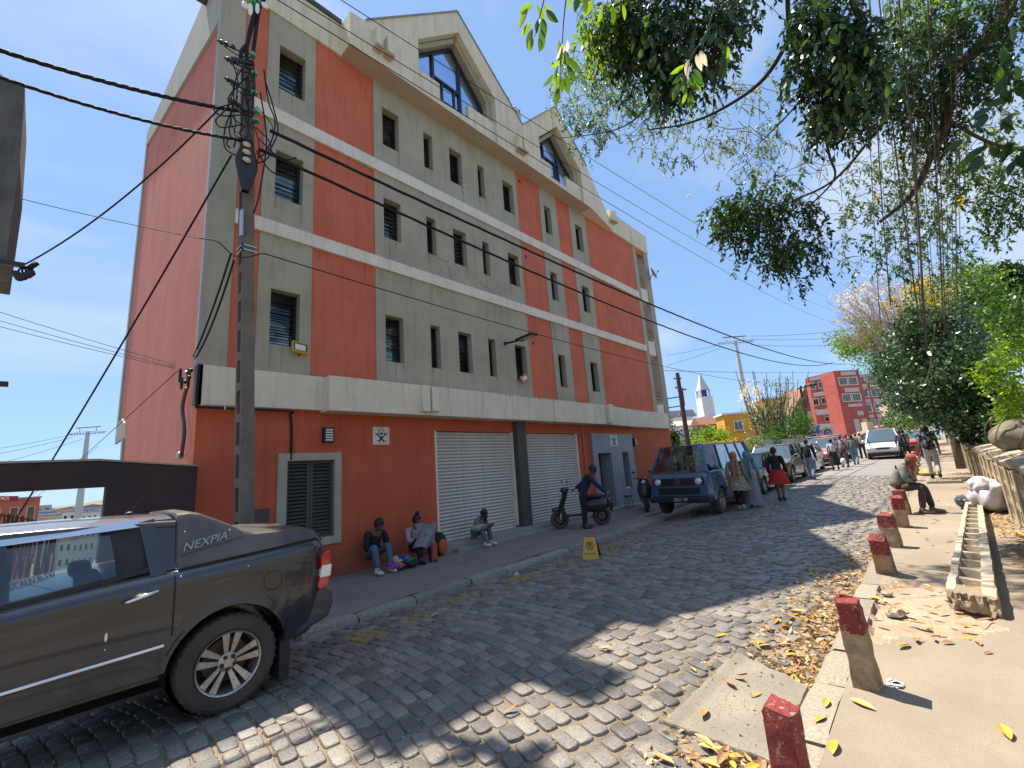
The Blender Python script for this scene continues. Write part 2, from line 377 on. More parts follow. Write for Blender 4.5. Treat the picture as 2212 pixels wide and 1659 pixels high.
for i, (v, f) in enumerate(CV):
    me = bpy.data.meshes.new('cobblestone'); me.from_pydata([tuple(a) for a in v], [], f); me.materials.append(m_cob)
    for p in me.polygons: p.use_smooth = True
    me.update(); cob_me.append(me)
cob_mey = []
for me in cob_me[:3]:
    q = me.copy(); q.materials.clear(); q.materials.append(m_coby); cob_mey.append(q)
YEL = [(4.35, 5.15, .35, .3), (3.6, 5.3, .3, .3), (5.6, 5.35, .35, .3), (6.7, 5.3, .25, .35), (2.75, 5.1, .25, .35), (8.3, 5.3, .3, .3), (9.7, 5.3, .35, .25), (11.2, 5.2, .4, .2), (7.6, 4.75, .45, .15)]
stones = []; x0 = -3.2
while x0 < 24.2:
    pitch = random.uniform(.112, .142); y = 0.95 + random.uniform(0, .12)
    while y < 5.93:
        L = random.uniform(.15, .25); yc = y + L / 2
        if y + L > 5.98: break
        cx = x0 - 0.065 * (yc - 4.5) ** 2; ang = math.atan(0.13 * (yc - 4.5))
        if yc < 1.7 and 2.95 < cx < 4.2 and yc < 1.56: y += L; continue
        v = R.T @ (np.array([cx, yc, rz(cx, yc)]) - EYEP)
        if v[2] > 0.2:
            px, py = v[0] / v[2] * FPX + CX, v[1] / v[2] * FPX + CY
            if -900 < px < 3000 and py < 2500: stones.append((v[2], cx, yc, L, pitch, ang))
        y += L
    x0 += pitch
def big(s):   # how large a stone shows
    return s[3] * s[4] / s[0] ** 2
def seen(s):
    v = R.T @ (np.array([s[1], s[2], rz(s[1], s[2])]) - EYEP); px, py = v[0] / v[2] * FPX + CX, v[1] / v[2] * FPX + CY
    return -30 < px < 2240 and py < 1690
stones.sort(key=lambda s: (not seen(s), -big(s)))
rv, rf, rm = [], [], []; off = 0
for i, (d, cx, yc, L, pitch, ang) in enumerate(stones):
    k = random.randrange(10); yel = any(((cx - a) / c_) ** 2 + ((yc - b) / e_) ** 2 < 1 and random.random() < .8 for a, b, c_, e_ in YEL)
    z = rz(cx, yc) + random.uniform(-.007, .007); a = ang + random.uniform(-.05, .05)
    sx, sy = pitch * random.uniform(.92, .985), L * random.uniform(.93, .975)
    tx, ty = random.uniform(-.02, .02), random.uniform(-.02, .02)
    if i < 298 and seen(stones[i]):
        o = bpy.data.objects.new('cobblestone', (cob_mey[k % 3] if yel else cob_me[k])); COL.objects.link(o); o.parent = road
        o.location = (cx, yc, z); o.rotation_euler = (tx, ty, a); o.scale = (sx, sy, 1)
    else:
        v, f = CV[k]; ca, sa = math.cos(a), math.sin(a)
        X = v[:, 0] * sx; Y = v[:, 1] * sy
        rv.append(np.stack([cx + X * ca - Y * sa, yc + X * sa + Y * ca, z + v[:, 2] + Y * tx - X * ty], 1))
        rf += [tuple(q + off for q in t) for t in f]; rm += [1 if yel else 0] * len(f); off += len(v)
me = bpy.data.meshes.new('distant_cobblestones'); me.from_pydata(np.concatenate(rv).tolist(), [], rf)
me.materials.append(m_cob); me.materials.append(m_coby); me.polygons.foreach_set('material_index', rm)
me.polygons.foreach_set('use_smooth', [True] * len(rm)); me.update()
tag(link('distant_cobblestones', me, None, road), kind='stuff')

# pavements ---------------------------------------------------------
lp = MB().grid(90, 10, lambda u, v: (lambda x, y: (x, y, lz(x) + 0.006 * math.sin(x * 2.1 + y)))(2.35 + 10 * u, 6.1 + 2.6 * v)).grid(40, 8, lambda u, v: (lambda x, y: (x, y, lz(x)))(12.35 + 7.5 * u, 6.9 + 1.8 * v))
pav = lp.build('left_pavement', m_pavel, smooth=True, kind='structure')
m_kerb = randmat('worn_kerb_granite', (0.20, 0.17, 0.14), (0.3, 0.26, 0.21), 0.8, 0.5, 30)
def kerbs(y0, y1, xa, xb, zf, parent, mm, lo=.7, hi=1.15):
    x = xa; k = 0
    while x < xb:
        L = random.uniform(lo, hi); m_ = MB(); a = x + .012; b = x + L - .012; zz = zf + random.uniform(-.012, .006)
        yo = random.uniform(-.015, .015)
        prof = [(y0 + yo, -.24), (y0 + yo, -.035), (y0 + .035 * (1 if y1 > y0 else -1) + yo, 0), (y1, 0.004), (y1, -.24)]
        vs = []; n = 7
        for i in range(n):
            t = i / (n - 1); xx = a + (b - a) * t; e = .012 * (1 if 0 < i < n - 1 else 0)
            for (py, pz) in prof: vs.append((xx, py + random.uniform(-.006, .006), gz(xx) + zz + pz - (0.012 if i in (0, n - 1) and pz > -.1 else 0) + random.uniform(-.004, .004)))
        P = len(prof); fs = [(i * P + j, (i + 1) * P + j, (i + 1) * P + j + 1, i * P + j + 1) for i in range(n - 1) for j in range(P - 1)] + [tuple(range(P)), tuple(range((n - 1) * P, n * P))]
        m_.add(vs, fs).build('kerb_stone', mm, parent, smooth=50); x += L
kerbs(5.94, 6.12, 2.35, 12.1, -.12, pav, m_kerb); kerbs(6.74, 6.92, 12.3, 19.5, -.12, pav, m_kerb)
MB().grid(60, 8, lambda u, v: (lambda x, y: (x, y, rz(x, 5.95) + .0 + .01 * (y - 6)))(12.0 + 50 * u, 5.95 + 3.5 * v * (1 if u > .15 else .3))).build('roadside', m_asph, smooth=True, kind='structure')

HOLE = [(4.85, .72), (5.15, .30), (5.35, -.02), (5.75, -.12), (6.2, -.02), (6.55, .12), (6.85, .32), (6.95, .55), (6.7, .72), (6.2, .76), (5.5, .75)]
def inpoly(x, y, P):
    c = False; j = len(P) - 1
    for i in range(len(P)):
        if (P[i][1] > y) != (P[j][1] > y) and x < (P[j][0] - P[i][0]) * (y - P[i][1]) / (P[j][1] - P[i][1]) + P[i][0]: c = not c
        j = i
    return c
gx = list(np.arange(-4, 1.6, .4)) + list(np.arange(1.6, 8, .045)) + list(np.arange(8, 64, .7)); gy = list(np.arange(-.98, .74, .045)) + [.735]
me = MB(); idx = {}; nf = []
for i, x in enumerate(gx):
    for j, y in enumerate(gy):
        h = inpoly(x + .05 * math.sin(y * 23), y + .05 * math.sin(x * 17 + 1), HOLE)
        me.v.append((x, y, gz(x) - (0.045 + .008 * math.sin(x * 9) if h else 0.0) + .004 * math.sin(x * 1.7 + 2 * y))); idx[i, j] = h
ny = len(gy); mi = []
for i in range(len(gx) - 1):
    for j in range(ny - 1):
        me.f.append((i * ny + j, (i + 1) * ny + j, (i + 1) * ny + j + 1, i * ny + j + 1)); mi.append(1 if any(idx[i + a, j + b] for a in (0, 1) for b in (0, 1)) else 0)
o = me.build('right_pavement', m_pave, kind='structure'); rp_o = o
o.data.materials.append(mat('sandy_patch', (0.36, 0.25, 0.16), (0.5, 0.38, 0.28), 4, 0.95, bump=0.9, bs=40, speck=(0.2, 0.14, 0.08), spk=45)); o.data.polygons.foreach_set('material_index', mi)
m_kerbr = randmat('pale_kerb_concrete', (0.235, 0.195, 0.145), (0.32, 0.265, 0.2), 0.85, 0.5, 50)
kerbs(.935, .735, 1.5, 40, 0.004, rp_o, m_kerbr, .55, 1.0)
# lumps of broken concrete round the hole
for (x, y, s) in [(5.75, .56, .12), (6.4, .66, .07)]:
    b = MB().ball((x, y, gz(x) - .02), s, s * .7, s * .35, 9, 6); b.v = [(a + random.uniform(-.12, .12) * s, c + random.uniform(-.12, .12) * s, d + random.uniform(-.1, .1) * s) for a, c, d in b.v]
    b.build('rubble_lump', m_conc, rp_o, smooth=40)

# concrete cover slab in the gutter
t = MB(); c4 = [(2.93, 1.60), (4.2, 1.53), (3.88, .955), (2.9, .955)]
N = 14; P = []
for i in range(4):
    a, b = Vector(c4[i]), Vector(c4[(i + 1) % 4])
    for k in range(N): q = a.lerp(b, k / N); P.append((q.x + random.uniform(-.012, .012), q.y + random.uniform(-.008, .008)))
top = [(x, y, gz(x) - .055) for x, y in P]; bot = [(x + random.uniform(-.01, .01), y + random.uniform(-.01, .01), gz(x) - .12) for x, y in P]; mid = [(x * .995 + 3.5 * .005, y * .99 + 1.25 * .01, gz(x) - .045) for x, y in P]
n = len(P); t.add(mid + top + bot, [tuple(range(n))] + [(i, (i + 1) % n, (i + 1) % n + n, i + n) for i in range(n)] + [(i + n, (i + 1) % n + n, (i + 1) % n + 2 * n, i + 2 * n) for i in range(n)])
t.build('cover_slab', mat('coarse_concrete', (0.25, 0.215, 0.165), (0.33, 0.285, 0.22), 2.5, 0.93, bump=0.6, bs=110, speck=(0.15, 0.13, 0.1), spk=55), label='rough concrete cover slab laid in the gutter beside the kerb', cat='slab')

# concrete lump under the rows near the kerb handled by litter below

# ================================================================== MAIN BUILDING
YF = 8.6
bld = empty('terracotta_building', (1.66, YF, -0.1), 'four-storey terracotta and grey building with two big cream gables and shuttered shops', 'building')
FX0, FX1 = 1.66, 18.35
ZL = (3.72, 6.52, 6.80, 9.08, 9.38, 11.74)   # floor 1: 3.72-6.52, band, floor 2, band, floor 3
cols = [(1.66, 2.04, 'g', None), (2.04, 2.47, 'r', None), (2.47, 3.46, 'g', [(2.70, 3.24)]), (3.46, 4.9, 'r', None),
        (4.9, 10.18, 'g', [(5.14, 5.62), (6.4, 6.70), (7.3, 7.77), (8.4, 8.68), (9.5, 10.0)]), (10.18, 11.4, 'r', None),
        (11.4, 12.40, 'g', [(11.64, 12.02)]), (12.40, 13.24, 'r', None), (13.24, 14.36, 'g', [(13.56, 14.04)]), (14.36, 18.3, 'r', None), (18.3, 18.66, 'g', None)]
floors = [(3.72, 6.52, 4.30, 5.41), (6.80, 9.08, 7.38, 8.44), (9.38, 11.74, 9.93, 11.03)]
def panel(x0, x1, z0, z1, y, th, holes, m):
    b = MB(); xs = sorted({x0, x1, *[h[0] for h in holes], *[h[1] for h in holes]})
    for a, c in zip(xs[:-1], xs[1:]):
        h = next((h for h in holes if abs(h[0] - a) < 1e-6), None)
        if h: b.box(a, c, y, y + th, z0, h[2]); b.box(a, c, y, y + th, h[3], z1)
        else: b.box(a, c, y, y + th, z0, z1)
    return b.build('wall_panel', m, bld)
def window(x0, x1, z0, z1, parent, rows=10):
    y = YF + .20
    fr = MB(); t = .045
    fr.box(x0, x0 + t, y - .03, y + .03, z0, z1).box(x1 - t, x1, y - .03, y + .03, z0, z1).box(x0 + t, x1 - t, y - .03, y + .03, z1 - t, z1).box(x0 + t, x1 - t, y - .03, y + .03, z0, z0 + t)
    f = fr.build('window', m_black, parent)
    # glass louvre slats, tilted open a little
    h = (z1 - z0 - 2 * t) / rows
    for i in range(rows):
        zc = z0 + t + h * (i + .5); a = 0.16 + random.uniform(-.06, .10)
        MB().obox(((x0 + x1) / 2, y + .03, zc), ((x1 - x0) / 2 - t, 0, 0), (0, .004, 0), (0, math.sin(a) * h * .55, math.cos(a) * h * .55)).build('glass_slat', m_louv, f)
    br = MB()
    for i in range(rows + 1):
        zc = z0 + t + h * i; br.tube([(x0, y - .06, zc), (x1, y - .06, zc)], .008, 5)
    br.build('window_bars', m_black, f)
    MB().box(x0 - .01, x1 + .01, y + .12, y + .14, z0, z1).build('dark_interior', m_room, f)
m_louv = mat('louvre_glass', (0.22, 0.27, 0.27), (0.04, 0.05, 0.05), 1.7, rough=0.04, spec=1.0, metal=0.85, thr=(.42, .6))
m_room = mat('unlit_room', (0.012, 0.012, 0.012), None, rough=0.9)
for ci, (a, c, k, wins) in enumerate(cols):
    for (z0, z1, w0, w1) in floors:
        holes = [(u, v, w0, w1) for u, v in (wins or [])]
        panel(a, c, z0, z1, YF - (.022 if k == 'g' else 0), .3, holes, m_grey if k == 'g' else m_red)
        for u, v in (wins or []): window(u, v, w0, w1, bld, 9 if v - u > .35 else 10)
for z0, z1 in ((6.52, 6.80), (9.08, 9.38)):
    MB().box(2.04, 18.3, YF - .07, YF + .3, z0, z1).build('string_course', m_white, bld)
    for xa, xb in ((18.3, 18.66), (1.66, 2.04)): MB().box(xa, xb, YF - .022, YF + .3, z0, z1).build('corner_render', m_grey, bld)
# corner loggia: slim column, white parapets, open air behind
MB().box(19.38, 19.82, YF - .05, YF + .95, 3.05, 12.2).build('corner_column', mat('beige_render', (.33, .31, .26), (.38, .36, .3), 2, .88, bump=.3), bld)
for z0, z1 in ((3.72, 4.1), (6.45, 7.1), (9.1, 9.72)):
    MB().box(18.66, 19.38, YF, YF + .15, z0, z1).build('balcony_parapet', m_white, bld)
MB().box(18.66, 19.38, YF + .01, YF + .2, 11.55, 11.75).build('loggia_lintel', m_red, bld)
for (z0, z1) in ((4.1, 6.45), (7.1, 9.1), (9.72, 11.55)):
    b = MB()
    for i in range(4): z = z0 + .12 + i * .16; b.tube([(18.66, YF + .08, z), (19.38, YF + .08, z)], .012, 5)
    for i in range(3): z = z1 - .1 - i * .16; b.tube([(18.66, YF + .08, z), (19.0, YF + .08, z)], .012, 5)
    b.build('balcony_railing', m_black, bld)

# ground floor ---------------------------------------------------------
def wl_(b, x0, x1, z0, z1, y0=YF, y1=YF + .3): return b.box(x0, x1, y0, y1, z0, z1)
gw = MB()
wl_(gw, 1.66, 2.92, -.5, 3.1); wl_(gw, 2.92, 4.10, 2.27, 3.1); wl_(gw, 2.92, 4.10, -.5, .56); wl_(gw, 4.10, 6.42, -.5, 3.1)
wl_(gw, 6.42, 12.34, 2.74, 3.1); wl_(gw, 12.34, 13.06, -.3, 3.1); wl_(gw, 13.06, 15.9, 2.76, 3.1); wl_(gw, 15.9, 19.66, -.3, 3.1)
gw.build('ground_floor_wall', m_redg, bld)
MB().box(12.55, 12.62, YF - .06, YF, .1, 3.05).build('downpipe', m_red, bld)
# louvred shutter window
fr = MB().box(2.92, 3.08, YF - .04, YF + .2, .56, 2.27).box(3.96, 4.10, YF - .04, YF + .2, .56, 2.27).box(3.08, 3.96, YF - .04, YF + .2, 2.13, 2.27).box(3.08, 3.96, YF - .04, YF + .2, .56, .70)
lw = fr.build('louvred_window', m_grey, bld)
for (a, c) in ((3.08, 3.515), (3.525, 3.96)):
    lf = MB().box(a, a + .05, YF + .04, YF + .09, .70, 2.13).box(c - .05, c, YF + .04, YF + .09, .70, 2.13).box(a + .05, c - .05, YF + .04, YF + .09, 2.07, 2.13).box(a + .05, c - .05, YF + .04, YF + .09, .70, .76).build('shutter_leaf', m_greyd, lw)
    for i in range(20):
        z = .79 + i * .0655; MB().obox(((a + c) / 2, YF + .07, z), ((c - a) / 2 - .05, 0, 0), (0, .022, .022), (0, -.003, .003)).build('louvre_slat', m_greyd, lw)
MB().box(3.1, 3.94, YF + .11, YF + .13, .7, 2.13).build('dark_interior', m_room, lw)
# roller shutters
m_shut = mat('grey_white_slatted_steel', (0.52, 0.49, 0.43), (0.62, 0.59, 0.53), 1.2, 0.5, bump=0.1, streak=(0.3, 0.27, 0.22), sstr=0.5)
for (a, c, zb) in ((6.42, 9.16, .2), (9.58, 12.3, .2)):
    sh = MB().box(a, a + .06, YF + .0, YF + .14, zb, 2.74).box(c - .06, c, YF, YF + .14, zb, 2.74).build('roller_shutter', m_cream, bld)
    nsl = 31; h = (2.74 - zb) / nsl
    def slat(i):
        return [(YF + .13, 0), (YF + .10, h * .15), (YF + .083, h * .4), (YF + .083, h * .62), (YF + .10, h * .85), (YF + .128, h * .97)]
    base = MB(); pr = slat(0); L = c - a - .12; base.add([(0, y_ - YF, z_) for y_, z_ in pr] + [(L, y_ - YF, z_) for y_, z_ in pr], [(i, i + 6, i + 7, i + 1) for i in range(5)])
    bm_ = base.mesh('shutter_slat'); bm_.materials.append(m_shut)
    for p in bm_.polygons: p.use_smooth = True
    for i in range(nsl):
        o = bpy.data.objects.new('shutter_slat', bm_); COL.objects.link(o); o.parent = sh; o.location = Vector((a + .06, YF + random.uniform(-.002, .002), zb + i * h)) - bld.location
    MB().box(a + .06, c - .06, YF + .07, YF + .13, zb - .06, zb).build('bottom_rail', m_cream, sh)
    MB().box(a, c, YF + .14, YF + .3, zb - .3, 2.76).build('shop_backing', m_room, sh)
MB().box(9.18, 9.56, YF - .16, YF + .2, -.1, 3.06).build('grey_pillar', m_greyd, bld, bevel=.02)
# steps under the shops
MB().box(6.25, 13.0, YF - .42, YF + .25, -.3, .16).build('step', m_concg, bld, bevel=.015)
MB().box(6.5, 12.8, YF - .62, YF - .42, -.3, .055).build('step', m_concg, bld, bevel=.015)
MB().box(13.0, 16.0, YF - .5, YF + .25, -.3, .17).build('step', m_concg, bld, bevel=.015)
# pale grey portal round the door
m_port = mat('pale_grey_paint', (0.30, 0.31, 0.33), (0.25, 0.26, 0.28), 1.5, 0.6, bump=0.15, streak=(0.14, 0.13, 0.12), sstr=0.5)
pb = MB()
for (a, c, z0, z1) in ((13.06, 13.35, .16, 2.76), (14.22, 15.0, .16, 2.76), (15.47, 15.9, .16, 2.76), (13.35, 14.22, 2.06, 2.76), (15.0, 15.47, 2.06, 2.76), (15.0, 15.47, .16, .72)):
    pb.box(a, c, YF - .08, YF + .4, z0, z1)
por = pb.build('door_portal', m_port, bld)
MB().box(13.3, 14.3, YF + 1.2, YF + 1.25, .1, 2.2).box(14.2, 14.25, YF + .4, YF + 1.2, .1, 2.2).box(14.95, 15.5, YF + 1.2, YF + 1.25, .1, 2.2).box(13.25, 13.3, YF + .4, YF + 1.2, .1, 2.2).box(13.2, 15.6, YF + .4, YF + 1.2, 2.08, 2.12).box(13.2, 15.6, YF + .4, YF + 1.2, .1, .15).build('dark_passage', mat('dim_passage', (.014, .014, .013), None, rough=.8), por)
MB().box(14.0, 14.2, YF + .42, YF + .48, .17, 2.05).build('open_door', mat('khaki_door', (.14, .13, .09), (.18, .17, .12), 3, .6), por)
MB().box(15.02, 15.45, YF - .02, YF + .1, .72, .78).build('counter_sill', m_white, por)
# building mass behind
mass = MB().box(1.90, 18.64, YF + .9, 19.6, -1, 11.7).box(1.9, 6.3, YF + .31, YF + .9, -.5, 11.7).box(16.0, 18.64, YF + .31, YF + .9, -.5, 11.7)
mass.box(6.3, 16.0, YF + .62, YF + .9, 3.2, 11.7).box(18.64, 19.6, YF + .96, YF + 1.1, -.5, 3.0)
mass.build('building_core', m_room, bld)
MB().box(18.66, 18.9, YF + .3, 19.6, -.5, 11.7).build('east_wall', m_red, bld)

# cream fascia above the shops
def strip(b, pts, z0, z1, yb):   # plan polyline, extruded up and back to yb
    for (p, q) in zip(pts[:-1], pts[1:]):
        b.add([(p[0], p[1], z0), (q[0], q[1], z0), (q[0], yb, z0), (p[0], yb, z0), (p[0], p[1], z1), (q[0], q[1], z1), (q[0], yb, z1), (p[0], yb, z1)],
              [(0, 3, 2, 1), (4, 5, 6, 7), (0, 1, 5, 4)])
    p, q = pts[0], pts[-1]
    b.add([(p[0], p[1], z0), (p[0], yb, z0), (p[0], yb, z1), (p[0], p[1], z1)], [(0, 1, 2, 3)]); b.add([(q[0], q[1], z0), (q[0], yb, z0), (q[0], yb, z1), (q[0], q[1], z1)], [(0, 3, 2, 1)])
    return b
strip(MB(), [(1.62, 8.44), (3.66, 8.44)], 3.08, 3.74, YF).build('fascia_beam', m_cream, bld)
strip(MB(), [(3.66, 8.16), (13.6, 8.14), (16.2, 8.4), (19.36, 8.44)], 3.04, 3.72, YF - .003).build('fascia_beam', m_cream, bld)
MB().box(18.66, 19.38, YF - .002, YF + .3, 3.1, 3.72).build('fascia_return', m_cream, bld)
for xx in (5.3, 5.62): pass
for (x, y, z0, z1) in ((5.72, 8.05, 3.10, 3.70), (5.98, 8.05, 3.12, 3.68), (13.55, 8.02, 3.08, 3.74)):
    MB().box(x, x + (.20 if x < 10 else .3), y - .02, y + .12, z0, z1).build('rainwater_spout', m_cream, bld, bevel=.01)
MB().tube([(10.6, 8.11, 3.72), (10.6, 8.11, 3.05)], .02, 6).build('overflow_pipe', m_white, bld)

# attic: gabled front in cream render
YG = 8.08
outer = [(4.03, 11.70), (5.97, 11.70), (5.97, 13.36), (7.47, 14.80), (8.90, 13.36), (8.90, 11.70), (11.06, 11.70), (11.06, 13.22), (12.26, 14.36), (13.62, 13.1), (13.62, 11.70), (14.1, 11.70),
         (14.1, 13.55), (12.28, 15.24), (10.18, 13.16), (7.47, 15.56), (4.42, 12.66), (4.03, 12.62)]
MB().prism(outer, YG, YF + .62, 'y').build('gable_front', m_cream, bld)
b = MB()   # right flank of the second gable tapers back to the wall
p0 = [(14.1, YG), (16.3, 8.42)]
vs = []
for (x, y) in p0:
    zt = 13.55 if x < 15 else 12.05
    vs += [(x, y, 11.70), (x, YF + .3, 11.70), (x, YF + .3, zt), (x, y, zt)]
b.add(vs, [(0, 4, 7, 3), (3, 7, 6, 2), (0, 1, 5, 4), (4, 5, 6, 7), (1, 2, 6, 5)]).build('gable_flank', m_cream, bld)
MB().box(1.9, 4.03, YF - .06, YF + .3, 11.74, 12.62).build('parapet', m_cream, bld)
MB().box(1.28, 4.03, YF - .10, YF + 1.6, 12.62, 12.74).build('roof_edging', m_greyd, bld)
MB().box(1.66, 1.9, YF - .07, YF + .3, 11.74, 12.62).build('parapet_end', m_cream, bld)
MB().box(2.46, 3.06, YF - .1, YF + .5, 12.74, 14.1).build('roof_box', m_cream, bld)
MB().box(16.3, 19.82, YF - .10, YF + .3, 11.75, 12.72).build('parapet', m_cream, bld)
MB().box(18.2, 18.24, YF - .13, YF - .10, 11.75, 12.72).build('parapet_joint', m_cream, bld)
for (x, z0) in ((4.62, 12.02), (4.92, 12.0), (9.7, 11.95), (9.95, 11.98), (16.05, 12.05), (16.3, 12.08)):
    yy = YG if x < 15 else 8.42
    MB().box(x, x + .16, yy - .2, yy, z0, z0 + .5).build('rainwater_spout', m_cream, bld, bevel=.01)
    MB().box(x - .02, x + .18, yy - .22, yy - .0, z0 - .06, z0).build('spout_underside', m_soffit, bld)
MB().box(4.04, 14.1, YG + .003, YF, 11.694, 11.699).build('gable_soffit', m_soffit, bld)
# dormer glazing
def dormer(x0, x1, xp, zs, zp, zbal):
    y = YF - .12
    root = MB().prism([(x0, 11.72), (x1, 11.72), (x1, zs - .02), (xp, zp - .03), (x0, zs - .02)], YF + .28, YF + .3, 'y').build('dormer_window', m_room, bld)
    ins = .22
    X0, X1, ZS, ZP = x0 + .0, x1 - .25, zs - .28, zp - .33
    # surround
    b = MB(); 
    b.beam((X0, y, ZS), (xp, y, ZP), .06, .07); b.beam((xp, y, ZP), (X1, y, ZS - .05), .06, .07); b.beam((X1, y, ZS - .05), (X1, y, 11.9), .06, .07)
    xa, xb = x0 + (x1 - x0) * .26, x0 + (x1 - x0) * .60
    za = ZS + (ZP - ZS) * min(1, (xa - X0) / (xp - X0)); zb = ZP + (ZS - .05 - ZP) * max(0, (xb - xp) / (X1 - xp))
    b.beam((xa, y, 11.9), (xa, y, za), .09, .08); b.beam((xb, y, 11.9), (xb, y, zb), .09, .08)
    zm = 13.02; b.beam((xa, y, zm), (xb, y, zm), .07, .07); b.beam((xa, y, 12.35), (xb, y, 12.35), .07, .06)
    b.beam((xa + (xb - xa) * .33, y, 12.35), (xa + (xb - xa) * .33, y, zm), .05); b.beam((xa + (xb - xa) * .78, y, 12.35), (xa + (xb - xa) * .78, y, zm), .05)
    b.build('glazing_frame', m_black, root)
    # panes
    def pane(poly): MB().prism(poly, y + .02, y + .03, 'y').build('pane', m_mir, root)
    pane([(X0, 11.9), (xa, 11.9), (xa, za), (X0, ZS)])
    pane([(xa, zm), (xb, zm), (xb, zb), (xp, ZP), (xa, za)] if xp > xa else [(xa, zm), (xb, zm), (xb, zb), (xa, za)])
    pane([(xb, 11.9), (X1, 11.9), (X1, ZS - .05), (xb, zb)])
    pane([(xa, 11.9), (xb, 11.9), (xb, zm), (xa, zm)])
    # inner lining, lower rounded reveal, parapet wall with a notch
    MB().beam((x0, y - .1, zs - .12), (xp, y - .1, zp - .14), .22, .12).beam((xp, y - .1, zp - .14), (x1 - .1, y - .1, zs - .16), .22, .12).box(x1 - .22, x1, y - .2, y + .02, 11.72, zs - .15).build('reveal_lining', m_grey, root)
    w = x1 - x0
    MB().box(x0, x0 + w * .26, YG + .10, YG + .22, 11.72, zbal).box(x0 + w * .26, x0 + w * .62, YG + .10, YG + .22, 11.72, zbal - .52).box(x0 + w * .62, x1, YG + .10, YG + .22, 11.72, zbal - .02).build('dormer_parapet', m_cream, root)
m_mir = mat('sky_mirroring_glass', (0.36, 0.52, 0.78), None, rough=0.02, metal=0.95)
dormer(5.97, 8.90, 7.47, 13.36, 14.80, 12.52); dormer(11.06, 13.62, 12.26, 13.18, 14.36, 12.5)
# roofs
rf_ = MB()
for (xp, zp, xl, zl, xr, zr) in ((7.47, 15.56, 4.42, 12.66, 10.18, 13.16), (12.28, 15.24, 10.18, 13.16, 14.1, 13.55)):
    for (a, za, c, zc) in ((xl, zl, xp, zp), (xp, zp, xr, zr)):
        rf_.add([(a, YG - .03, za + .0), (c, YG - .03, zc + .0), (c, 13, zc), (a, 13, za), (a, YG - .03, za + .05), (c, YG - .03, zc + .05), (c, 13, zc + .05), (a, 13, za + .05)], [(0, 3, 2, 1), (4, 5, 6, 7), (0, 1, 5, 4), (1, 2, 6, 5), (2, 3, 7, 6), (3, 0, 4, 7)])
rf_.add([(1.72, 8.9, 11.72), (18.7, 8.9, 11.72), (18.7, 19.7, 15.45), (1.72, 19.7, 15.45), (1.72, 19.7, 11.6), (18.7, 19.7, 11.6), (1.72, 8.9, 11.6), (18.7, 8.9, 11.6)], [(0, 1, 2, 3), (3, 2, 5, 4), (6, 7, 1, 0), (6, 4, 5, 7), (0, 3, 4, 6), (1, 7, 5, 2)])
rf_.build('roof', mat('dull_roof_sheet', (.2, .21, .22), (.28, .29, .3), 2, .5), bld)
# west side wall, with its grey trims
side = [(8.9, -3), (8.9, 11.60), (19.5, 15.2), (19.5, 4.0), (18.9, 4.0), (18.4, 3.8), (18.1, 3.4), (18.0, 2.9), (18.0, -10), (8.9, -10)]
MB().prism(side, 1.68, 1.9, 'x').box(1.66, 1.9, YF + .3, 8.9, -1, 3.06).build('west_wall', m_redside, bld)
m_trim = mat('pale_grey_trim', (.34, .335, .30), (.4, .39, .35), 1, .85, bump=.2, streak=(.2, .19, .17), sstr=.5)
tr = MB().prism([(8.6, 11.30), (8.6, 12.62), (19.9, 15.6), (19.9, 15.1), (19.5, 14.85), (8.9, 11.0)], 1.62, 1.679, 'x')
tr.prism([(19.5, 14.85), (19.9, 15.1), (19.9, 3.5), (19.5, 3.5)], 1.62, 1.679, 'x').prism([(19.5, 4.2), (19.5, 3.5), (18.15, 3.5), (18.0, 2.9), (17.7, 2.9), (17.8, 3.5), (18.1, 4.0), (18.6, 4.2)], 1.62, 1.679, 'x').prism([(18.0, 2.9), (17.7, 2.9), (17.7, -8), (18.0, -8)], 1.62, 1.679, 'x')
tr.build('edge_trim', m_trim, bld)
MB().box(1.6, 1.665, YF - .02, YF + .12, 3.72, 11.74).build('corner_trim', m_trim, bld)
MB().box(1.60, 1.68, YF - .16, YF + .05, 3.08, 3.74).build('fascia_end', m_greyd, bld)
# rain streaks below sills, bands and the fascia (thin dirt films)
rs_ = MB()
def drip(x, z, y, w, L):
    n = 4; rs_.add([(x - w / 2, y, z), (x + w / 2, y, z), (x + w * .35, y, z - L * .6), (x + w * .05, y, z - L), (x - w * .3, y, z - L * .7)], [(0, 4, 3, 2, 1)])
for ci, (a, c, k, wins) in enumerate(cols):
    for (z0, z1, w0, w1) in floors:
        for u, v in (wins or []):
            for _ in range(3): drip(random.choice((u + .02, v - .02, random.uniform(u, v))), w0 - .002, YF - .0235, random.uniform(.015, .06), random.uniform(.15, .75))
for zb in (6.52, 9.08):
    for _ in range(46): x = random.uniform(2.1, 18.2); drip(x, zb + random.choice((.28, .30)), YF - .0715, random.uniform(.008, .03), random.uniform(.08, .26))
    for _ in range(40): x = random.uniform(2.1, 18.2); drip(x, zb, YF - .024, random.uniform(.01, .05), random.uniform(.1, .6))
for _ in range(24): x = random.uniform(3.7, 13.2); drip(x, 3.71, 8.157 - (x - 3.7) * .002 - .012, random.uniform(.01, .05), random.uniform(.1, .5))
for _ in range(30): x = random.uniform(4.2, 13.9); drip(x, random.uniform(11.9, 12.6), YG - .002, random.uniform(.01, .04), random.uniform(.1, .4))
sm_ = mat('rain_dirt', (.07, .06, .045), None, rough=1, alpha=.15); rs_.build('rain_streaks', sm_, bld, kind='stuff')
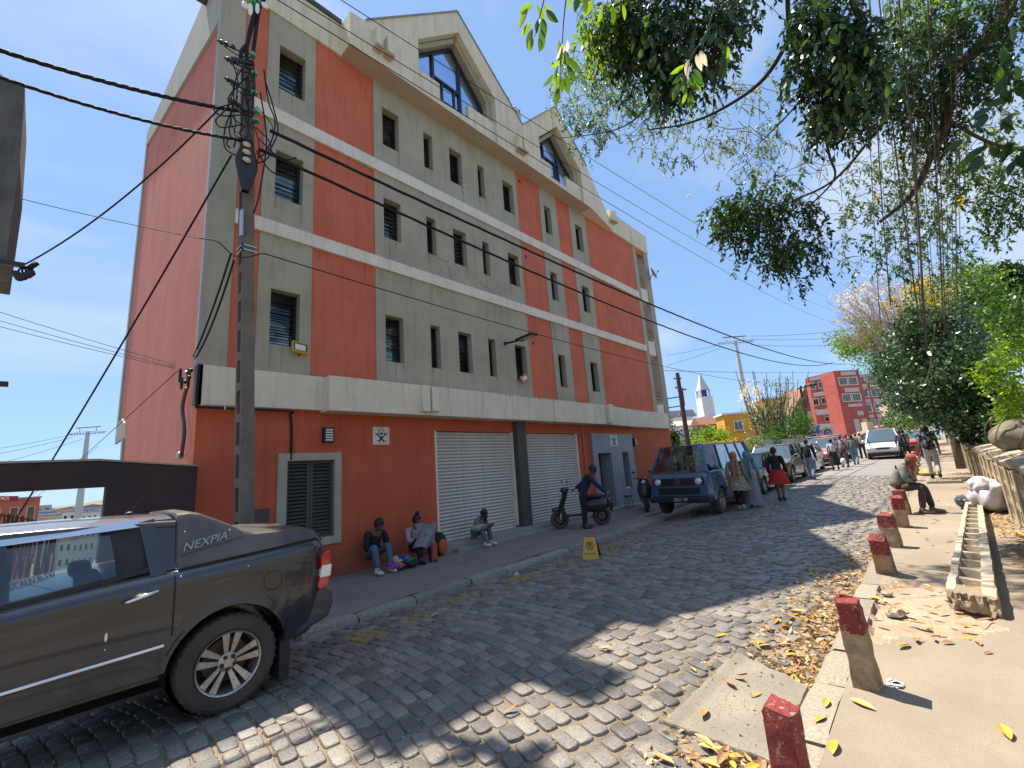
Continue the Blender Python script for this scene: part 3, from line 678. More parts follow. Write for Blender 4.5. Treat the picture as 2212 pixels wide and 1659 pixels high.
# cracks in the render (raised hairlines)
def crack(x, z, dx, dz, n, seed, yy=YF - .024):
    r = random.Random(seed); p = [(x, yy, z)]
    for i in range(n): p.append((p[-1][0] + dx / n + r.uniform(-.05, .05), yy, p[-1][2] + dz / n + r.uniform(-.06, .06)))
    b = MB()
    for a, c in zip(p[:-1], p[1:]): b.beam(a, c, .004, .007)
    b.build('hairline_crack', mat('crack_shadow', (.1, .1, .085), None, rough=.95), bld)
crack(5.3, 7.3, 0, -.45, 5, 1); crack(6.3, 7.3, .7, .05, 8, 2); crack(7.0, 7.35, .3, -.5, 6, 3); crack(8.2, 7.1, .6, -.1, 7, 4); crack(7.9, 10.0, .5, -.15, 6, 5); crack(9.0, 10.3, 0, -.3, 4, 6)
# broken plaster along the top of the fascia
for i in range(26):
    x = random.uniform(8.3, 10.8); s = random.uniform(.015, .05); q = MB().ball((x, 8.155, 3.72 - random.uniform(0, .03)), s, .02, s * .5, 6, 4); q.build('plaster_chip', m_concg, bld)
# small vents
for x in (10.36,):
    for z in (11.35, 8.55, 5.55): MB().box(x, x + .09, YF - .012, YF, z, z + .09).build('vent_hole', m_black, bld)
for x in (2.6,): MB().box(2.46, 2.80, YF - .05, YF, .35, 1.33).build('meter_cabinet', m_greyd, bld)

# ---- things fixed to the front
def plaque(x0, x1, z0, z1, y, label):
    p = MB().box(x0, x1, y - .015, y, z0, z1).build('wall_sign', m_white, label=label, cat='sign')
    cx, w = (x0 + x1) / 2, x1 - x0; cz = z0 + (z1 - z0) * .62; yy = y - .018
    ink = mat('dark_ink', (.02, .02, .025), None, rough=.6); blue = mat('blue_ink', (.03, .05, .16), None, rough=.6)
    r = w * .2; b = MB()
    for i in range(24):
        a, c = 2 * math.pi * i / 24, 2 * math.pi * (i + 1) / 24; b.beam((cx + r * math.cos(a), yy, cz + r * math.sin(a)), (cx + r * math.cos(c), yy, cz + r * math.sin(c)), .003, w * .03)
    b.beam((cx - r, yy, cz), (cx + r, yy, cz), .003, w * .03); b.ball((cx, yy, cz), w * .07, .003, w * .08, 8, 6)
    b.beam((cx - w * .16, yy, cz - w * .42), (cx + w * .14, yy, cz - w * .12), .003, w * .09); b.beam((cx + w * .16, yy, cz - w * .42), (cx - w * .14, yy, cz - w * .12), .003, w * .09)
    b.build('emblem', ink, p)
    MB().prism([(cx - w * .2, cz - w * .14), (cx - w * .2, cz + w * .0), (cx - w * .44, cz + w * .03)], yy - .002, yy, 'y').prism([(cx + w * .2, cz - w * .14), (cx + w * .2, cz), (cx + w * .44, cz + w * .03)], yy - .002, yy, 'y').build('emblem_wings', blue, p)
    for k, ch in enumerate('CPPA'):
        a = math.radians(125 - k * 23); text('letter', ch, ink, w * .13, (cx + math.cos(a) * w * .3, yy, cz + math.sin(a) * w * .3), FACE, p, .001)
    for i, (hh, ww) in enumerate(((.035, .6), (.022, .8), (.018, .76))):
        bb = MB(); z = z0 + w * (.2 - i * .065); n = 16
        for k in range(n):
            if random.random() < .8: bb.box(cx - w * ww / 2 + w * ww * k / n, cx - w * ww / 2 + w * ww * (k + .7) / n, yy - .002, yy, z, z + w * hh)
        bb.build('small_print', ink, p)
plaque(4.80, 5.19, 2.42, 2.80, YF, 'square white sign with winged emblem on the red wall left of the roller shutters')
plaque(14.25, 14.75, 2.30, 2.72, YF - .08, 'small white emblem sign above the open street door')
def wall_lamp(x, z, label):
    r = MB().box(x, x + .2, YF - .1, YF, z, z + .3).build('wall_lamp', m_black, label=label, cat='lamp')
    for i in range(5): MB().box(x + .03, x + .17, YF - .112, YF - .1, z + .035 + i * .05, z + .062 + i * .05).build('light_slot', m_white, r)
wall_lamp(3.72, 2.46, 'black slotted wall lamp above the louvred window'); wall_lamp(16.05, 2.3, 'black wall lamp to the right of the grey door portal')
# flood lights
m_yel = mat('yellow_plastic', (0.62, 0.36, 0.03), None, rough=.45)
def flood(x, z, label, rot=0.0):
    r = empty('floodlight', (x, YF - .12, z), label, 'floodlight')
    M4 = Matrix.Translation((x, YF - .14, z)) @ Matrix.Rotation(rot, 4, 'Y') @ Matrix.Rotation(-.25, 4, 'X')
    def put(b, name, m): b.v = [tuple(M4 @ Vector(v)) for v in b.v]; return b.build(name, m, r)
    put(MB().box(-.13, .13, 0, .04, -.09, .09), 'lamp_body', m_black)
    put(MB().box(-.1, .1, -.006, 0, -.065, .065), 'lens', m_white)
    put(MB().box(-.15, -.13, -.015, .05, -.11, .11).box(.13, .15, -.015, .05, -.11, .11).box(-.13, .13, -.015, .05, .09, .11).box(-.13, .13, -.015, .05, -.11, -.09), 'yellow_frame', m_yel)
    MB().tube([(x, YF - .1, z - .08), (x + .02, YF - .02, z - .14), (x + .02, YF + .02, z - .02)], .012, 5).build('bracket', m_black, r)
flood(3.22, 4.28, 'yellow framed floodlight on the sill of the lowest left window', .1); flood(9.72, 4.36, 'yellow framed floodlight tilted sideways on the window sill beside the street lamp', -.5)
# street lamp arm on the wall
sl_ = empty('street_lamp', (9.0, YF, 5.5), 'flat black LED street lamp on a short arm from the grey wall', 'street lamp')
A = PY(1092, 742, 8.55); T1 = PY(1118, 736, 8.0); Bq = PY(1152, 722, 7.3)
MB().tube([A, T1], .03, 8).build('arm', m_black, sl_); MB().ball(A, .06, .04, .06, 8, 6).build('wall_plate', m_black, sl_)
d = (Bq - T1).normalized(); s_ = d.cross(Vector((0, 0, 1))).normalized()
MB().obox((T1 + Bq) / 2 + d * .05, d * ((Bq - T1).length / 2), s_ * .13, d.cross(s_) * .03).build('lamp_head', m_black, sl_, bevel=.01)
MB().obox((T1 + Bq) / 2 + d * .1 - Vector((0, 0, .035)), d * .25, s_ * .09, d.cross(s_) * .004).build('led_panel', mat('led_cover', (.4, .4, .38), None, rough=.2), sl_)
# satellite dishes
def dish(c, r, nrm, label, foot):
    e = empty('satellite_dish', c, label, 'satellite dish'); nrm = Vector(nrm).normalized()
    prof = [(r * i / 6, .22 * r * (i / 6) ** 2) for i in range(7)]
    MB().lathe(c, prof + [(r * .98, .24 * r), ] + [(r * i / 6 + .001, .22 * r * (i / 6) ** 2 + .012) for i in range(6, -1, -1)], 20, nrm, cap=False).build('reflector', mat('dish_grey', (.5, .5, .48), (.4, .4, .38), 3, .5), e, smooth=True)
    MB().tube([c, foot], .02, 6).build('mount', m_black, e); c = Vector(c)
    MB().tube([c - Vector((0, 0, r * .8)) + nrm * .1, c + nrm * r * .9], .012, 5).ball(c + nrm * r * .9, .04).build('feed_arm', m_black, e)
dc = PY(1410, 592, 8.3); dish(tuple(dc), .30, (.35, -.85, .35), 'grey satellite dish on the right corner column of the terracotta building', tuple(PY(1402, 606, 8.5)))
dc = PY(1112, 247, 9.2); dish(tuple(dc), .27, (.5, -.5, .6), 'white satellite dish in the valley between the two gables', tuple(PY(1106, 262, 9.0)))
an = empty('roof_antenna', tuple(PY(1098, 230, 9.2)), 'small lattice antenna standing on the roof behind the first gable', 'antenna')
p = PY(1096, 246, 9.2); MB().tube([p, p + Vector((0, 0, .9))], .012, 5).build('mast', m_steel, an)
MB().box(p.x - .02, p.x + .18, p.y, p.y + .02, p.z + .45, p.z + .47).box(p.x - .02, p.x + .18, p.y, p.y + .02, p.z + .75, p.z + .77).box(p.x + .16, p.x + .18, p.y, p.y + .02, p.z + .4, p.z + .85).build('antenna_rods', m_black, an)
# black cable duct down the front wall and along the fascia
cd = MB().tube(curve([(1.62, 8.42, 3.72), (1.62, 8.42, 3.08), (1.75, 8.42, 3.03), (3.0, 8.43, 3.03), (3.1, 8.55, 2.98), (3.14, 8.57, 2.7), (3.14, 8.57, 2.15)], 6), .022, 6).build('cable_duct', m_cable, label='black cable duct running under the fascia and down to the louvred window', cat='cable duct')
MB().tube([(2.0, 8.42, 3.03)] * 1 + [(2.02, 8.42, 3.03)], .03, 6).build('clip', m_white, cd)
# ================================================================== VEHICLES
def paint(name, c, metal=0.0, rough=.3, dust=(.16, .14, .12)):
    new = name not in MATS
    m = mat(name, c, tuple(min(1, a * 1.12 + .004) for a in c), 2.5, rough, metal, coat=.6)
    if new:      # settled dust on faces that look up, also paints in their sunlit brightness
        n, l = m.node_tree.nodes, m.node_tree.links; b = n['Principled BSDF']; cur = b.inputs['Base Color'].links[0].from_socket
        g = n.new('ShaderNodeNewGeometry'); sp = n.new('ShaderNodeSeparateXYZ'); l.new(g.outputs['Normal'], sp.inputs[0])
        r = n.new('ShaderNodeMapRange'); r.inputs[1].default_value = .45; r.inputs[2].default_value = 1; r.inputs[3].default_value = 0; r.inputs[4].default_value = .6; l.new(sp.outputs[2], r.inputs[0])
        x = n.new('ShaderNodeMix'); x.data_type = 'RGBA'; l.new(r.outputs[0], x.inputs['Factor']); l.new(cur, x.inputs[6]); x.inputs[7].default_value = (.30, .28, .26, 1); l.new(x.outputs[2], b.inputs['Base Color'])
    return m
m_lampw = mat('headlight_glass', (.75, .76, .78), (.5, .5, .52), 20, .08, spec=1, coat=1)
m_redl = mat('red_lens', (.55, .015, .01), (.35, .01, .01), 14, .15, coat=1)
m_whl = mat('clear_lens', (.8, .75, .7), None, rough=.15, coat=1)
m_amb = mat('amber_lens', (.7, .25, .02), None, rough=.2)
m_alloy = mat('alloy_rim', (.52, .50, .46), (.38, .34, .28), 6, .38, .75, speck=(.2, .15, .1), spk=60)
m_tyre = mat('dusty_tyre', (.045, .04, .032), (.085, .07, .05), 3, .88, bump=.4, bs=60)
m_tint = mat('tinted_car_glass', (.02, .024, .028), None, rough=.03, spec=1, coat=1)
m_wind = mat('windscreen_glass', (.10, .15, .17), None, rough=.04, spec=1, coat=1, metal=.3)
m_under = mat('dark_filler', (.012, .012, .012), None, rough=.9)
m_seat = mat('seat_cloth', (.03, .03, .035), None, rough=.9)
def glassmix(name, tint, f=.75):
    m = bpy.data.materials.new(name); m.use_nodes = True; n, l = m.node_tree.nodes, m.node_tree.links; n.remove(n['Principled BSDF'])
    t = n.new('ShaderNodeBsdfTransparent'); t.inputs[0].default_value = (*tint, 1); g = n.new('ShaderNodeBsdfGlossy'); g.inputs['Roughness'].default_value = .02; g.inputs[0].default_value = (.9, .95, 1, 1)
    lw = n.new('ShaderNodeLayerWeight'); lw.inputs[0].default_value = .25; mp_ = n.new('ShaderNodeMapRange'); mp_.inputs[3].default_value = .08; mp_.inputs[4].default_value = .5
    l.new(lw.outputs['Fresnel'], mp_.inputs[0]); x = n.new('ShaderNodeMixShader'); l.new(mp_.outputs[0], x.inputs[0]); l.new(t.outputs[0], x.inputs[1]); l.new(g.outputs[0], x.inputs[2])
    l.new(x.outputs[0], n['Material Output'].inputs[0]); return m
m_clear = glassmix('clear_car_window', (.62, .68, .66)); m_smoke = glassmix('smoked_car_window', (.25, .28, .28))

def wheel(root, x, y, z, r, w, s, spokes=5, rimm=None, rr=.62, double=False, name='wheel'):
    """s=-1: outer face looks towards -y"""
    rimm = rimm or m_alloy
    pr = [(r * .60, -w * .36), (r * .70, -w * .50), (r * .90, -w * .5), (r * .975, -w * .42), (r, -w * .25), (r, w * .25), (r * .975, w * .42), (r * .9, w * .5), (r * .7, w * .5), (r * .6, w * .36)]
    t = MB().lathe((x, y, z), pr, 40, (0, 1, 0), cap=False)
    for k in range(36 if r > .3 and spokes > 4 else 0):
        a = 2 * math.pi * k / 36; c, s_ = math.cos(a), math.sin(a); t.obox((x + c * r * .985, y, z + s_ * r * .985), (c * .006, 0, s_ * .006), (0, w * .38, 0), (-s_ * .016, 0, c * .016))
    tyre = t.build(name, m_tyre, root, smooth=35)
    yo = y + s * w * .30; R_ = r * rr
    b = MB().lathe((x, y, z), [(R_, s * w * .5), (R_ * .95, s * w * .47), (R_ * .90, s * w * .1), (R_ * .88, -s * w * .3)], 32, (0, 1, 0), cap=False)
    b.lathe((x, yo, z), [(0.001, s * w * .12), (R_ * .17, s * w * .12), (R_ * .22, s * w * .06), (R_ * .3, s * w * .02), (R_ * .3, -s * w * .1)], 20, (0, 1, 0), cap=False)
    for k in range(spokes):
        a = 2 * math.pi * (k + .18) / spokes
        for da in ((-.25, .25) if double else (0,)):
            ca, sa = math.cos(a + da * 1.3), math.sin(a + da * 1.3); cb, sb = math.cos(a + da * .85), math.sin(a + da * .85)
            p, q = Vector((x + ca * R_ * .26, yo + s * w * .02, z + sa * R_ * .26)), Vector((x + cb * R_ * .93, yo + s * w * .14, z + sb * R_ * .93))
            d = q - p; n_ = Vector((0, 1, 0)); sd = d.cross(n_).normalized(); w0, w1 = (R_ * .055, R_ * .115) if double else (R_ * .15, R_ * .2)
            vs = [p - sd * w0, p + sd * w0, q + sd * w1, q - sd * w1]; vs2 = [v + Vector((0, -s * w * .09, 0)) for v in vs]
            b.add(vs + vs2, [(0, 1, 2, 3), (4, 7, 6, 5), (0, 4, 5, 1), (1, 5, 6, 2), (2, 6, 7, 3), (3, 7, 4, 0)])
    rim = b.build('rim', rimm, tyre, smooth=30)
    b = MB().lathe((x, y - s * w * .05, z), [(0.001, 0), (R_ * .7, 0), (R_ * .7, -s * w * .1), (.001, -s * w * .1)], 20, (0, 1, 0), cap=False); b.build('brake_disc', mat('rusty_disc', (.09, .06, .045), (.16, .12, .09), 8, .6, .5), tyre)
    MB().lathe((x, y - s * w * .12, z), [(0.001, 0), (R_ * .93, 0)], 20, (0, 1, 0), cap=False).build('wheel_back', m_under, tyre)
    if double:
        b = MB()
        for k in range(5):
            a = 2 * math.pi * (k + .68) / 5; b.lathe((x + math.cos(a) * R_ * .2, yo + s * w * .06, z + math.sin(a) * R_ * .2), [(.016, 0), (.016, s * .015), (.008, s * .02)], 6, (0, 1, 0))
        b.build('lug_nut', m_black, tyre)
    return tyre

def body_loft(xs, zlo, ztop, hw, yc, arches, floor, bulge=.05, shoulder=.06, crown=.03, creases=(), flare=.02):
    """closed hull: sections across the car at every x"""
    rings = []
    for x in xs:
        zl = zlo(x)
        fl = 0
        for (ax, az, ar) in arches:
            d = abs(x - ax)
            if d < ar: zl = max(zl, az + math.sqrt(max(0, ar * ar - d * d)))
            if d < ar + .12: fl = max(fl, 1 - max(0, (d - ar) / .12))
        zt = ztop(x); h = hw(x); L = []
        L += [(0, floor), (h - .28, floor), (h - .28, max(zl, floor)), (h - .03, zl)]
        for k in range(9):
            t = k / 8; z = zl + (zt - shoulder - zl) * t; zz = (z - .72) / .4
            y = h - bulge * min(1.2, zz * zz) * .9 + flare * fl * math.exp(-((z - zl) / .06) ** 2)
            for cz, dz, amt in creases: y += amt * math.exp(-((z - cz(x)) / dz) ** 2)
            L.append((y, z))
        yl = L[-1][0]
        L += [(yl - shoulder * 1.1 * (1 - math.cos(a)), zt - shoulder + shoulder * math.sin(a)) for a in (.25, .5, .8, 1.1, 1.35, 1.57)] + [(0, zt + crown)]
        rings.append((x, L))
    b = MB(); n = len(rings[0][1]); full = []
    for x, L in rings:
        full.append([(x, yc - y, z) for y, z in L] + [(x, yc + y, z) for y, z in reversed(L[1:-1])])
    m = len(full[0]); vs = [v for r in full for v in r]
    fs = [(i * m + j, i * m + (j + 1) % m, (i + 1) * m + (j + 1) % m, (i + 1) * m + j) for i in range(len(full) - 1) for j in range(m)]
    fs += [tuple(range(m)), tuple(range((len(full) - 1) * m + m - 1, (len(full) - 1) * m - 1, -1))]
    return b.add(vs, fs)

# ------------------------------------------------------------------ the dark pickup
def interp(pts):
    X = [p[0] for p in pts]; Z = [p[1] for p in pts]; return lambda x: float(np.interp(x, X, Z))
def make_pickup():
    t = empty('pickup_truck', (-.4, 5.34, -.1), 'dusty dark grey pickup with lettered hard bed cover, parked half on the forecourt', 'pickup truck')
    pm = paint('charcoal_paint', (.032, .034, .040), .3, .24); yc = 5.34
    zt = interp([(-2.95, .80), (-2.85, .92), (-1.6, 1.04), (-1.3, 1.06), (-.1, 1.02), (.2, 1.045), (.78, 1.085), (1.3, 1.12), (1.9, 1.165), (1.99, 1.12)])
    zl = interp([(-2.95, .32), (-2.4, .30), (.5, .36), (.8, .37), (1.6, .31), (1.75, .36), (1.99, .44)])
    hw = interp([(-2.95, .55), (-2.9, .7), (-2.75, .82), (-2.4, .90), (-1.5, .92), (1.6, .92), (1.8, .91), (1.9, .885), (1.99, .80)])
    xs = sorted(set([round(v, 4) for v in list(np.linspace(-2.95, 1.99, 60)) + [1.19 + .425 * math.cos(a) for a in np.linspace(0, math.pi, 25)] + [-1.87 + .425 * math.cos(a) for a in np.linspace(0, math.pi, 25)]]))
    body_loft(xs, zl, zt, hw, yc, [(1.19, .315, .425), (-1.87, .315, .425)], .26, .045, .10, .02, creases=((lambda x: .93 + .05 * x, .03, .012), (lambda x: .60 + .02 * x, .05, .006)), flare=.014).build('body', pm, t, smooth=28)
    # wheels
    wheel(t, 1.19, 4.545, .302, .358, .235, -1, 5, m_alloy, .655, True); wheel(t, -1.87, 4.545, .302, .358, .235, -1, 5, m_alloy, .655, True)
    wheel(t, 1.19, 6.135, .262, .358, .235, 1, 5, m_alloy, .655, True); wheel(t, -1.87, 6.135, .262, .358, .235, 1, 5, m_alloy, .655, True)
    MB().box(1.58, 1.66, 4.45, 4.70, .02, .34).build('mud_flap', m_rubber, t)
    # wheel housings (dark)
    for ax in (1.19, -1.87):
        MB().lathe((ax, 4.75, .315), [(.40, -.2), (.40, .2), (.001, .2)], 24, (0, 1, 0), cap=False).build('wheel_housing', m_under, t)
    MB().box(-2.3, 1.7, 5.25, 6.24, .03, .36).build('dark_filler', m_under, t)  # added dark block: hides lit ground and deepens the shade under the truck
    # bumper
    bz = MB(); pr = [(1.60, .31), (1.72, .33), (2.02, .43), (2.065, .55), (2.05, .66), (1.97, .70), (1.88, .68), (1.8, .52), (1.62, .42)]
    bz.prism(pr, yc - .885, yc + .885, 'y').build('rear_bumper', paint('bumper_paint', (.035, .035, .038), 0, .5), t, bevel=.03)
    # cab
    def Y(z): return 4.42 + .055 + max(0, (z - 1.03)) * .40
    ztop = interp([(-1.35, 1.42), (-1.0, 1.50), (-.5, 1.535), (.1, 1.53), (.55, 1.515), (.80, 1.50)])
    b = MB()
    def rf(u, v):
        x = -1.2 + 2.0 * u; z = ztop(x); w = yc - Y(z - .05); s = v * 2 - 1; return (x, yc + s * w, z - .055 * abs(s) ** 5 - .02 * abs(s) ** 2)
    b.grid(24, 17, rf)
    # roof side rails
    for s in (-1, 1):
        pts = [(x, yc + s * (yc - Y(ztop(x) - .05) + .004), ztop(x) - .075) for x in np.linspace(-1.2, .80, 14)]
        b.tube(pts, .03, 8)
    b.build('roof', pm, t, smooth=50)
    # pillars
    for s in (-1, 1):
        f = lambda x, z, o=0: (x, yc + s * (yc - Y(z) + o), z)
        MB().beam(f(-1.95, 1.02), f(-1.2, 1.44), .07, .05).build('cab_pillar', pm, t)
        for (xa, za, xb, zb, w) in ((-.14, 1.0, -.16, 1.47, .09), (.70, 1.06, .615, 1.47, .10)):
            MB().beam(f(xa, za), f(xb, zb), .03, w, up=(1, 0, 0)).build('cab_pillar', pm, t)
        MB().add([f(.66, 1.09), f(.80, 1.09), f(.80, 1.47), f(.62, 1.47), f(.66, 1.09, -.03), f(.80, 1.09, -.03), f(.80, 1.47, -.03), f(.62, 1.47, -.03)], [(0, 1, 2, 3), (4, 7, 6, 5), (0, 3, 7, 4), (1, 5, 6, 2)]).build('rear_pillar', pm, t)
    # glass
    for s, nm in ((-1, 'side_window'), (1, 'side_window')):
        f = lambda x, z: (x, yc + s * (yc - Y(z) - .012), z)
        MB().add([f(-.10, 1.02), f(.68, 1.10), f(.59, 1.455), f(-.12, 1.455)], [(0, 1, 2, 3)]).build(nm, m_clear if s < 0 else m_clear, t)
        MB().add([f(-1.75, 1.06), f(-.17, 1.02), f(-.19, 1.455), f(-1.12, 1.44)], [(0, 1, 2, 3)]).build(nm, m_clear, t)
    # black glazing surround and quarter panel
    b = MB(); f = lambda x, z: (x, Y(z) - .004, z)
    for p, q, w in (((-.12, 1.03), (.66, 1.115), .03), ((.47, 1.10), (.41, 1.44), .014), ((.66, 1.1), (.595, 1.46), .03), ((-.14, 1.03), (-.15, 1.46), .045)):
        b.beam(f(*p), f(*q), .012, w, up=(0, 0, 1) if abs(p[0] - q[0]) > .3 else (1, 0, 0))
    b.add([f(.46, 1.10), f(.66, 1.12), f(.595, 1.45), f(.41, 1.45)], [(0, 1, 2, 3)])
    b.build('window_surround', m_rubber, t)
    MB().add([f(.60, 1.13), f(.655, 1.13), f(.60, 1.40)], [(0, 1, 2)]).build('quarter_trim', m_black, t)
    # silver rain deflector over the windows
    b = MB()
    def df(u, v):
        x = -.16 + .74 * u; z = 1.405 + .06 * v - .0 * u; return (x, Y(z) - .028 + .018 * v + (.02 * max(0, u - .95) / .05), z + .03 * u)
    b.grid(12, 5, df)
    b.grid(14, 5, lambda u, v: (-1.15 + .96 * u, Y(1.43) - .028 + .018 * v, 1.375 + .06 * v + .03 * u)); b.build('rain_deflector', mat('polished_deflector', (.7, .7, .7), None, rough=.18, metal=.9), t, smooth=True)
    MB().add([(-1.98, yc - .74, 1.04), (-1.98, yc + .74, 1.04), (-1.18, yc + .62, 1.45), (-1.18, yc - .62, 1.45)], [(0, 1, 2, 3)]).build('windscreen', m_clear, t)
    MB().add([(.80, yc - .7, 1.1), (.80, yc + .7, 1.1), (.79, yc + .6, 1.45), (.79, yc - .6, 1.45)], [(0, 1, 2, 3)]).build('rear_window', m_smoke, t)
    # seats inside
    b = MB()
    for x in (-.75, .25):
        for y in (4.85, 5.8): b.box(x, x + .14, y - .22, y + .22, .5, 1.13)
    b.build('seats', m_seat, t, bevel=.03)
    MB().box(-1.9, .78, 4.52, 6.16, .45, .5).box(.72, .78, 4.6, 6.1, .5, 1.08).build('cabin_floor', m_seat, t)
    # seams (dark, thin)
    def side(x, z): return yc - hw(x) + .045 * min(1.2, ((z - .72) / .4) ** 2) * .9 - .0035 - .012 * math.exp(-((z - (.93 + .05 * x)) / .03) ** 2)
    b = MB()
    b.tube([(.795, side(.795, z), z) for z in np.linspace(.62, 1.03, 10)] + [(.79, 4.475, 1.06)], .006, 5)
    b.tube([(-.10, side(-.1, z), z) for z in np.linspace(.36, 1.0, 14)], .006, 5)
    a0 = [(1.19 + .455 * math.cos(a), .315 + .455 * math.sin(a)) for a in np.linspace(math.radians(135), math.radians(158), 6)]
    b.tube([(x, side(x, z) - .012, z) for x, z in a0], .005, 5)
    b.tube([(1.62, side(1.62, .42) - .004, .40)] + [(x, side(x, z), z) for x, z in ((1.66, .6), (1.75, .665), (1.88, .69))], .005, 5)
    b.build('panel_gap', m_black, t)
    b = MB(); c = (1.50, .865); b.tube([(c[0] + .075 * math.cos(a), side(c[0], c[1] + .08 * math.sin(a)) + .001, c[1] + .08 * math.sin(a)) for a in np.linspace(0, 2 * math.pi, 25)], .003, 4); b.build('fuel_flap', m_black, t)
    MB().tube([(x, side(x, .565 + .04 * (x - .7)) - .006, .565 + .04 * (x - .7)) for x in np.linspace(-1.4, .75, 20)], .010, 6).build('side_moulding', m_chrome, t)
    MB().tube([(.49, 4.40, .925), (.52, 4.375, .93), (.60, 4.37, .95), (.68, 4.375, .965), (.70, 4.40, .965)], [.008, .013, .015, .013, .008], 8).build('door_handle', m_chrome, t, smooth=True)
    # tail light
    b = MB(); b.prism([(1.93, .985), (1.99, 1.03), (2.022, 1.02), (2.03, .86), (2.0, .70), (1.915, .685), (1.895, .72), (1.93, .84)], yc - .90, yc - .66, 'y').build('tail_light', m_redl, t, bevel=.012)
    b = MB(); b.prism([(1.935, .90), (2.034, .90), (2.02, .79), (1.918, .79)], yc - .905, yc - .655, 'y').build('tail_light_lens', m_whl, t, bevel=.01)
    MB().prism([(1.93, .985), (1.99, 1.03), (2.022, 1.02), (2.03, .86), (2.0, .70), (1.915, .685), (1.895, .72), (1.93, .84)], yc + .66, yc + .90, 'y').build('tail_light', m_redl, t, bevel=.012)
    # hard bed cover
    rail = interp([(.76, 1.075), (1.9, 1.155), (1.97, 1.13)]); top = interp([(.78, 1.505), (.90, 1.51), (.98, 1.49), (1.22, 1.36), (1.30, 1.295), (1.36, 1.28), (1.80, 1.265), (1.9, 1.235), (1.96, 1.18), (1.985, 1.14)])
    b = MB(); xs_ = [.815, .83] + list(np.linspace(.85, 1.985, 46)); rings = []
    for x in xs_:
        r0, t0 = rail(x), max(top(x), rail(x) + .008); k = (t0 - r0); L = []
        yb = yc - hw(x) + .05
        for q in range(8):
            u = q / 7; L.append((yb + .40 * k * u, r0 + (k - .035) * u))
        L += [(L[-1][0] + .012, t0 - .014), (L[-1][0] + .05, t0 - .002), (L[-1][0] + .12, t0 + .004)]
        L += [(yc, t0 + .02)]
        rings.append([(x, y, z) for y, z in L] + [(x, 2 * yc - y, z) for y, z in reversed(L[:-1])])
    m = len(rings[0]); b.add([v for r in rings for v in r], [(i * m + j, i * m + j + 1, (i + 1) * m + j + 1, (i + 1) * m + j) for i in range(len(rings) - 1) for j in range(m - 1)] + [tuple(range(m))])
    bc = b.build('bed_cover', mat('dusty_bed_cover', (.05, .045, .042), (.10, .088, .076), 2.2, .42, .1, coat=.25, speck=(.16, .14, .11), spk=200), t, smooth=32)
    f = lambda x, z: (x, 4.42 + .05 + .40 * (z - rail(x)) - .006, z)
    MB().tube([f(.83, 1.185), f(1.0, 1.215), f(1.16, 1.245), f(1.27, 1.26)], .004, 4).build('cover_seam', m_black, bc)
    MB().tube([f(x, rail(x) + .008) for x in np.linspace(.8, 1.95, 16)], .007, 4).build('rail_gap', m_black, bc)
    rt = (Matrix.Rotation(math.radians(-22), 3, 'X') @ Matrix.Identity(3))
    base = Matrix(((1, 0, 0), (0, 0, -1), (0, 1, 0))).to_3x3()
    rot = (Matrix.Rotation(math.radians(-10), 3, 'Y') @ Matrix.Rotation(math.radians(-21), 3, 'X') @ base).to_euler()
    text('lettering', 'NEXPIA', mat('silver_decal', (.32, .32, .33), None, rough=.4, metal=.3), .092, (.99, 4.42 + .05 + .40 * .15 - .014, 1.262), rot, bc, .001, .45)
    # lid crease, antenna, dust
    MB().tube([(.545, 4.98, 1.53), (.62, 4.98, 1.665)], .004, 5).ball((.545, 4.98, 1.535), .035, .02, .015).build('aerial', m_black, t)
    MB().box(-2.95, -2.9, 4.8, 5.88, .55, .75).build('grille', m_chrome, t)
    for y in (4.62, 5.85): MB().ball((-2.8, y + .1, .78), .12, .18, .09, 12, 8).build('headlight', m_lampw, t, smooth=True)
    for s in (-1, 1): MB().ball((-1.5, yc + s * 1.02, 1.12), .07, .11, .09, 12, 8).build('wing_mirror', pm, t, smooth=True)
    # bird droppings
    b = MB()
    for (x, z, sx, sz) in ((.42, .72, .008, .03), (.83, 1.03, .006, .018), (.42, .64, .004, .006), (.86, 1.36, .006, .006), (1.18, 1.33, .005, .01), (.9, 1.02, .005, .005), (1.3, 1.02, .005, .005), (1.6, 1.2, .004, .006)):
        y = side(x, z) if z < 1.08 else 4.42 + .045 + .40 * (z - 1.08); b.ball((x, y, z), sx, .002, sz, 8, 5)
    b.build('bird_dropping', m_whl, t, kind='stuff')
make_pickup()

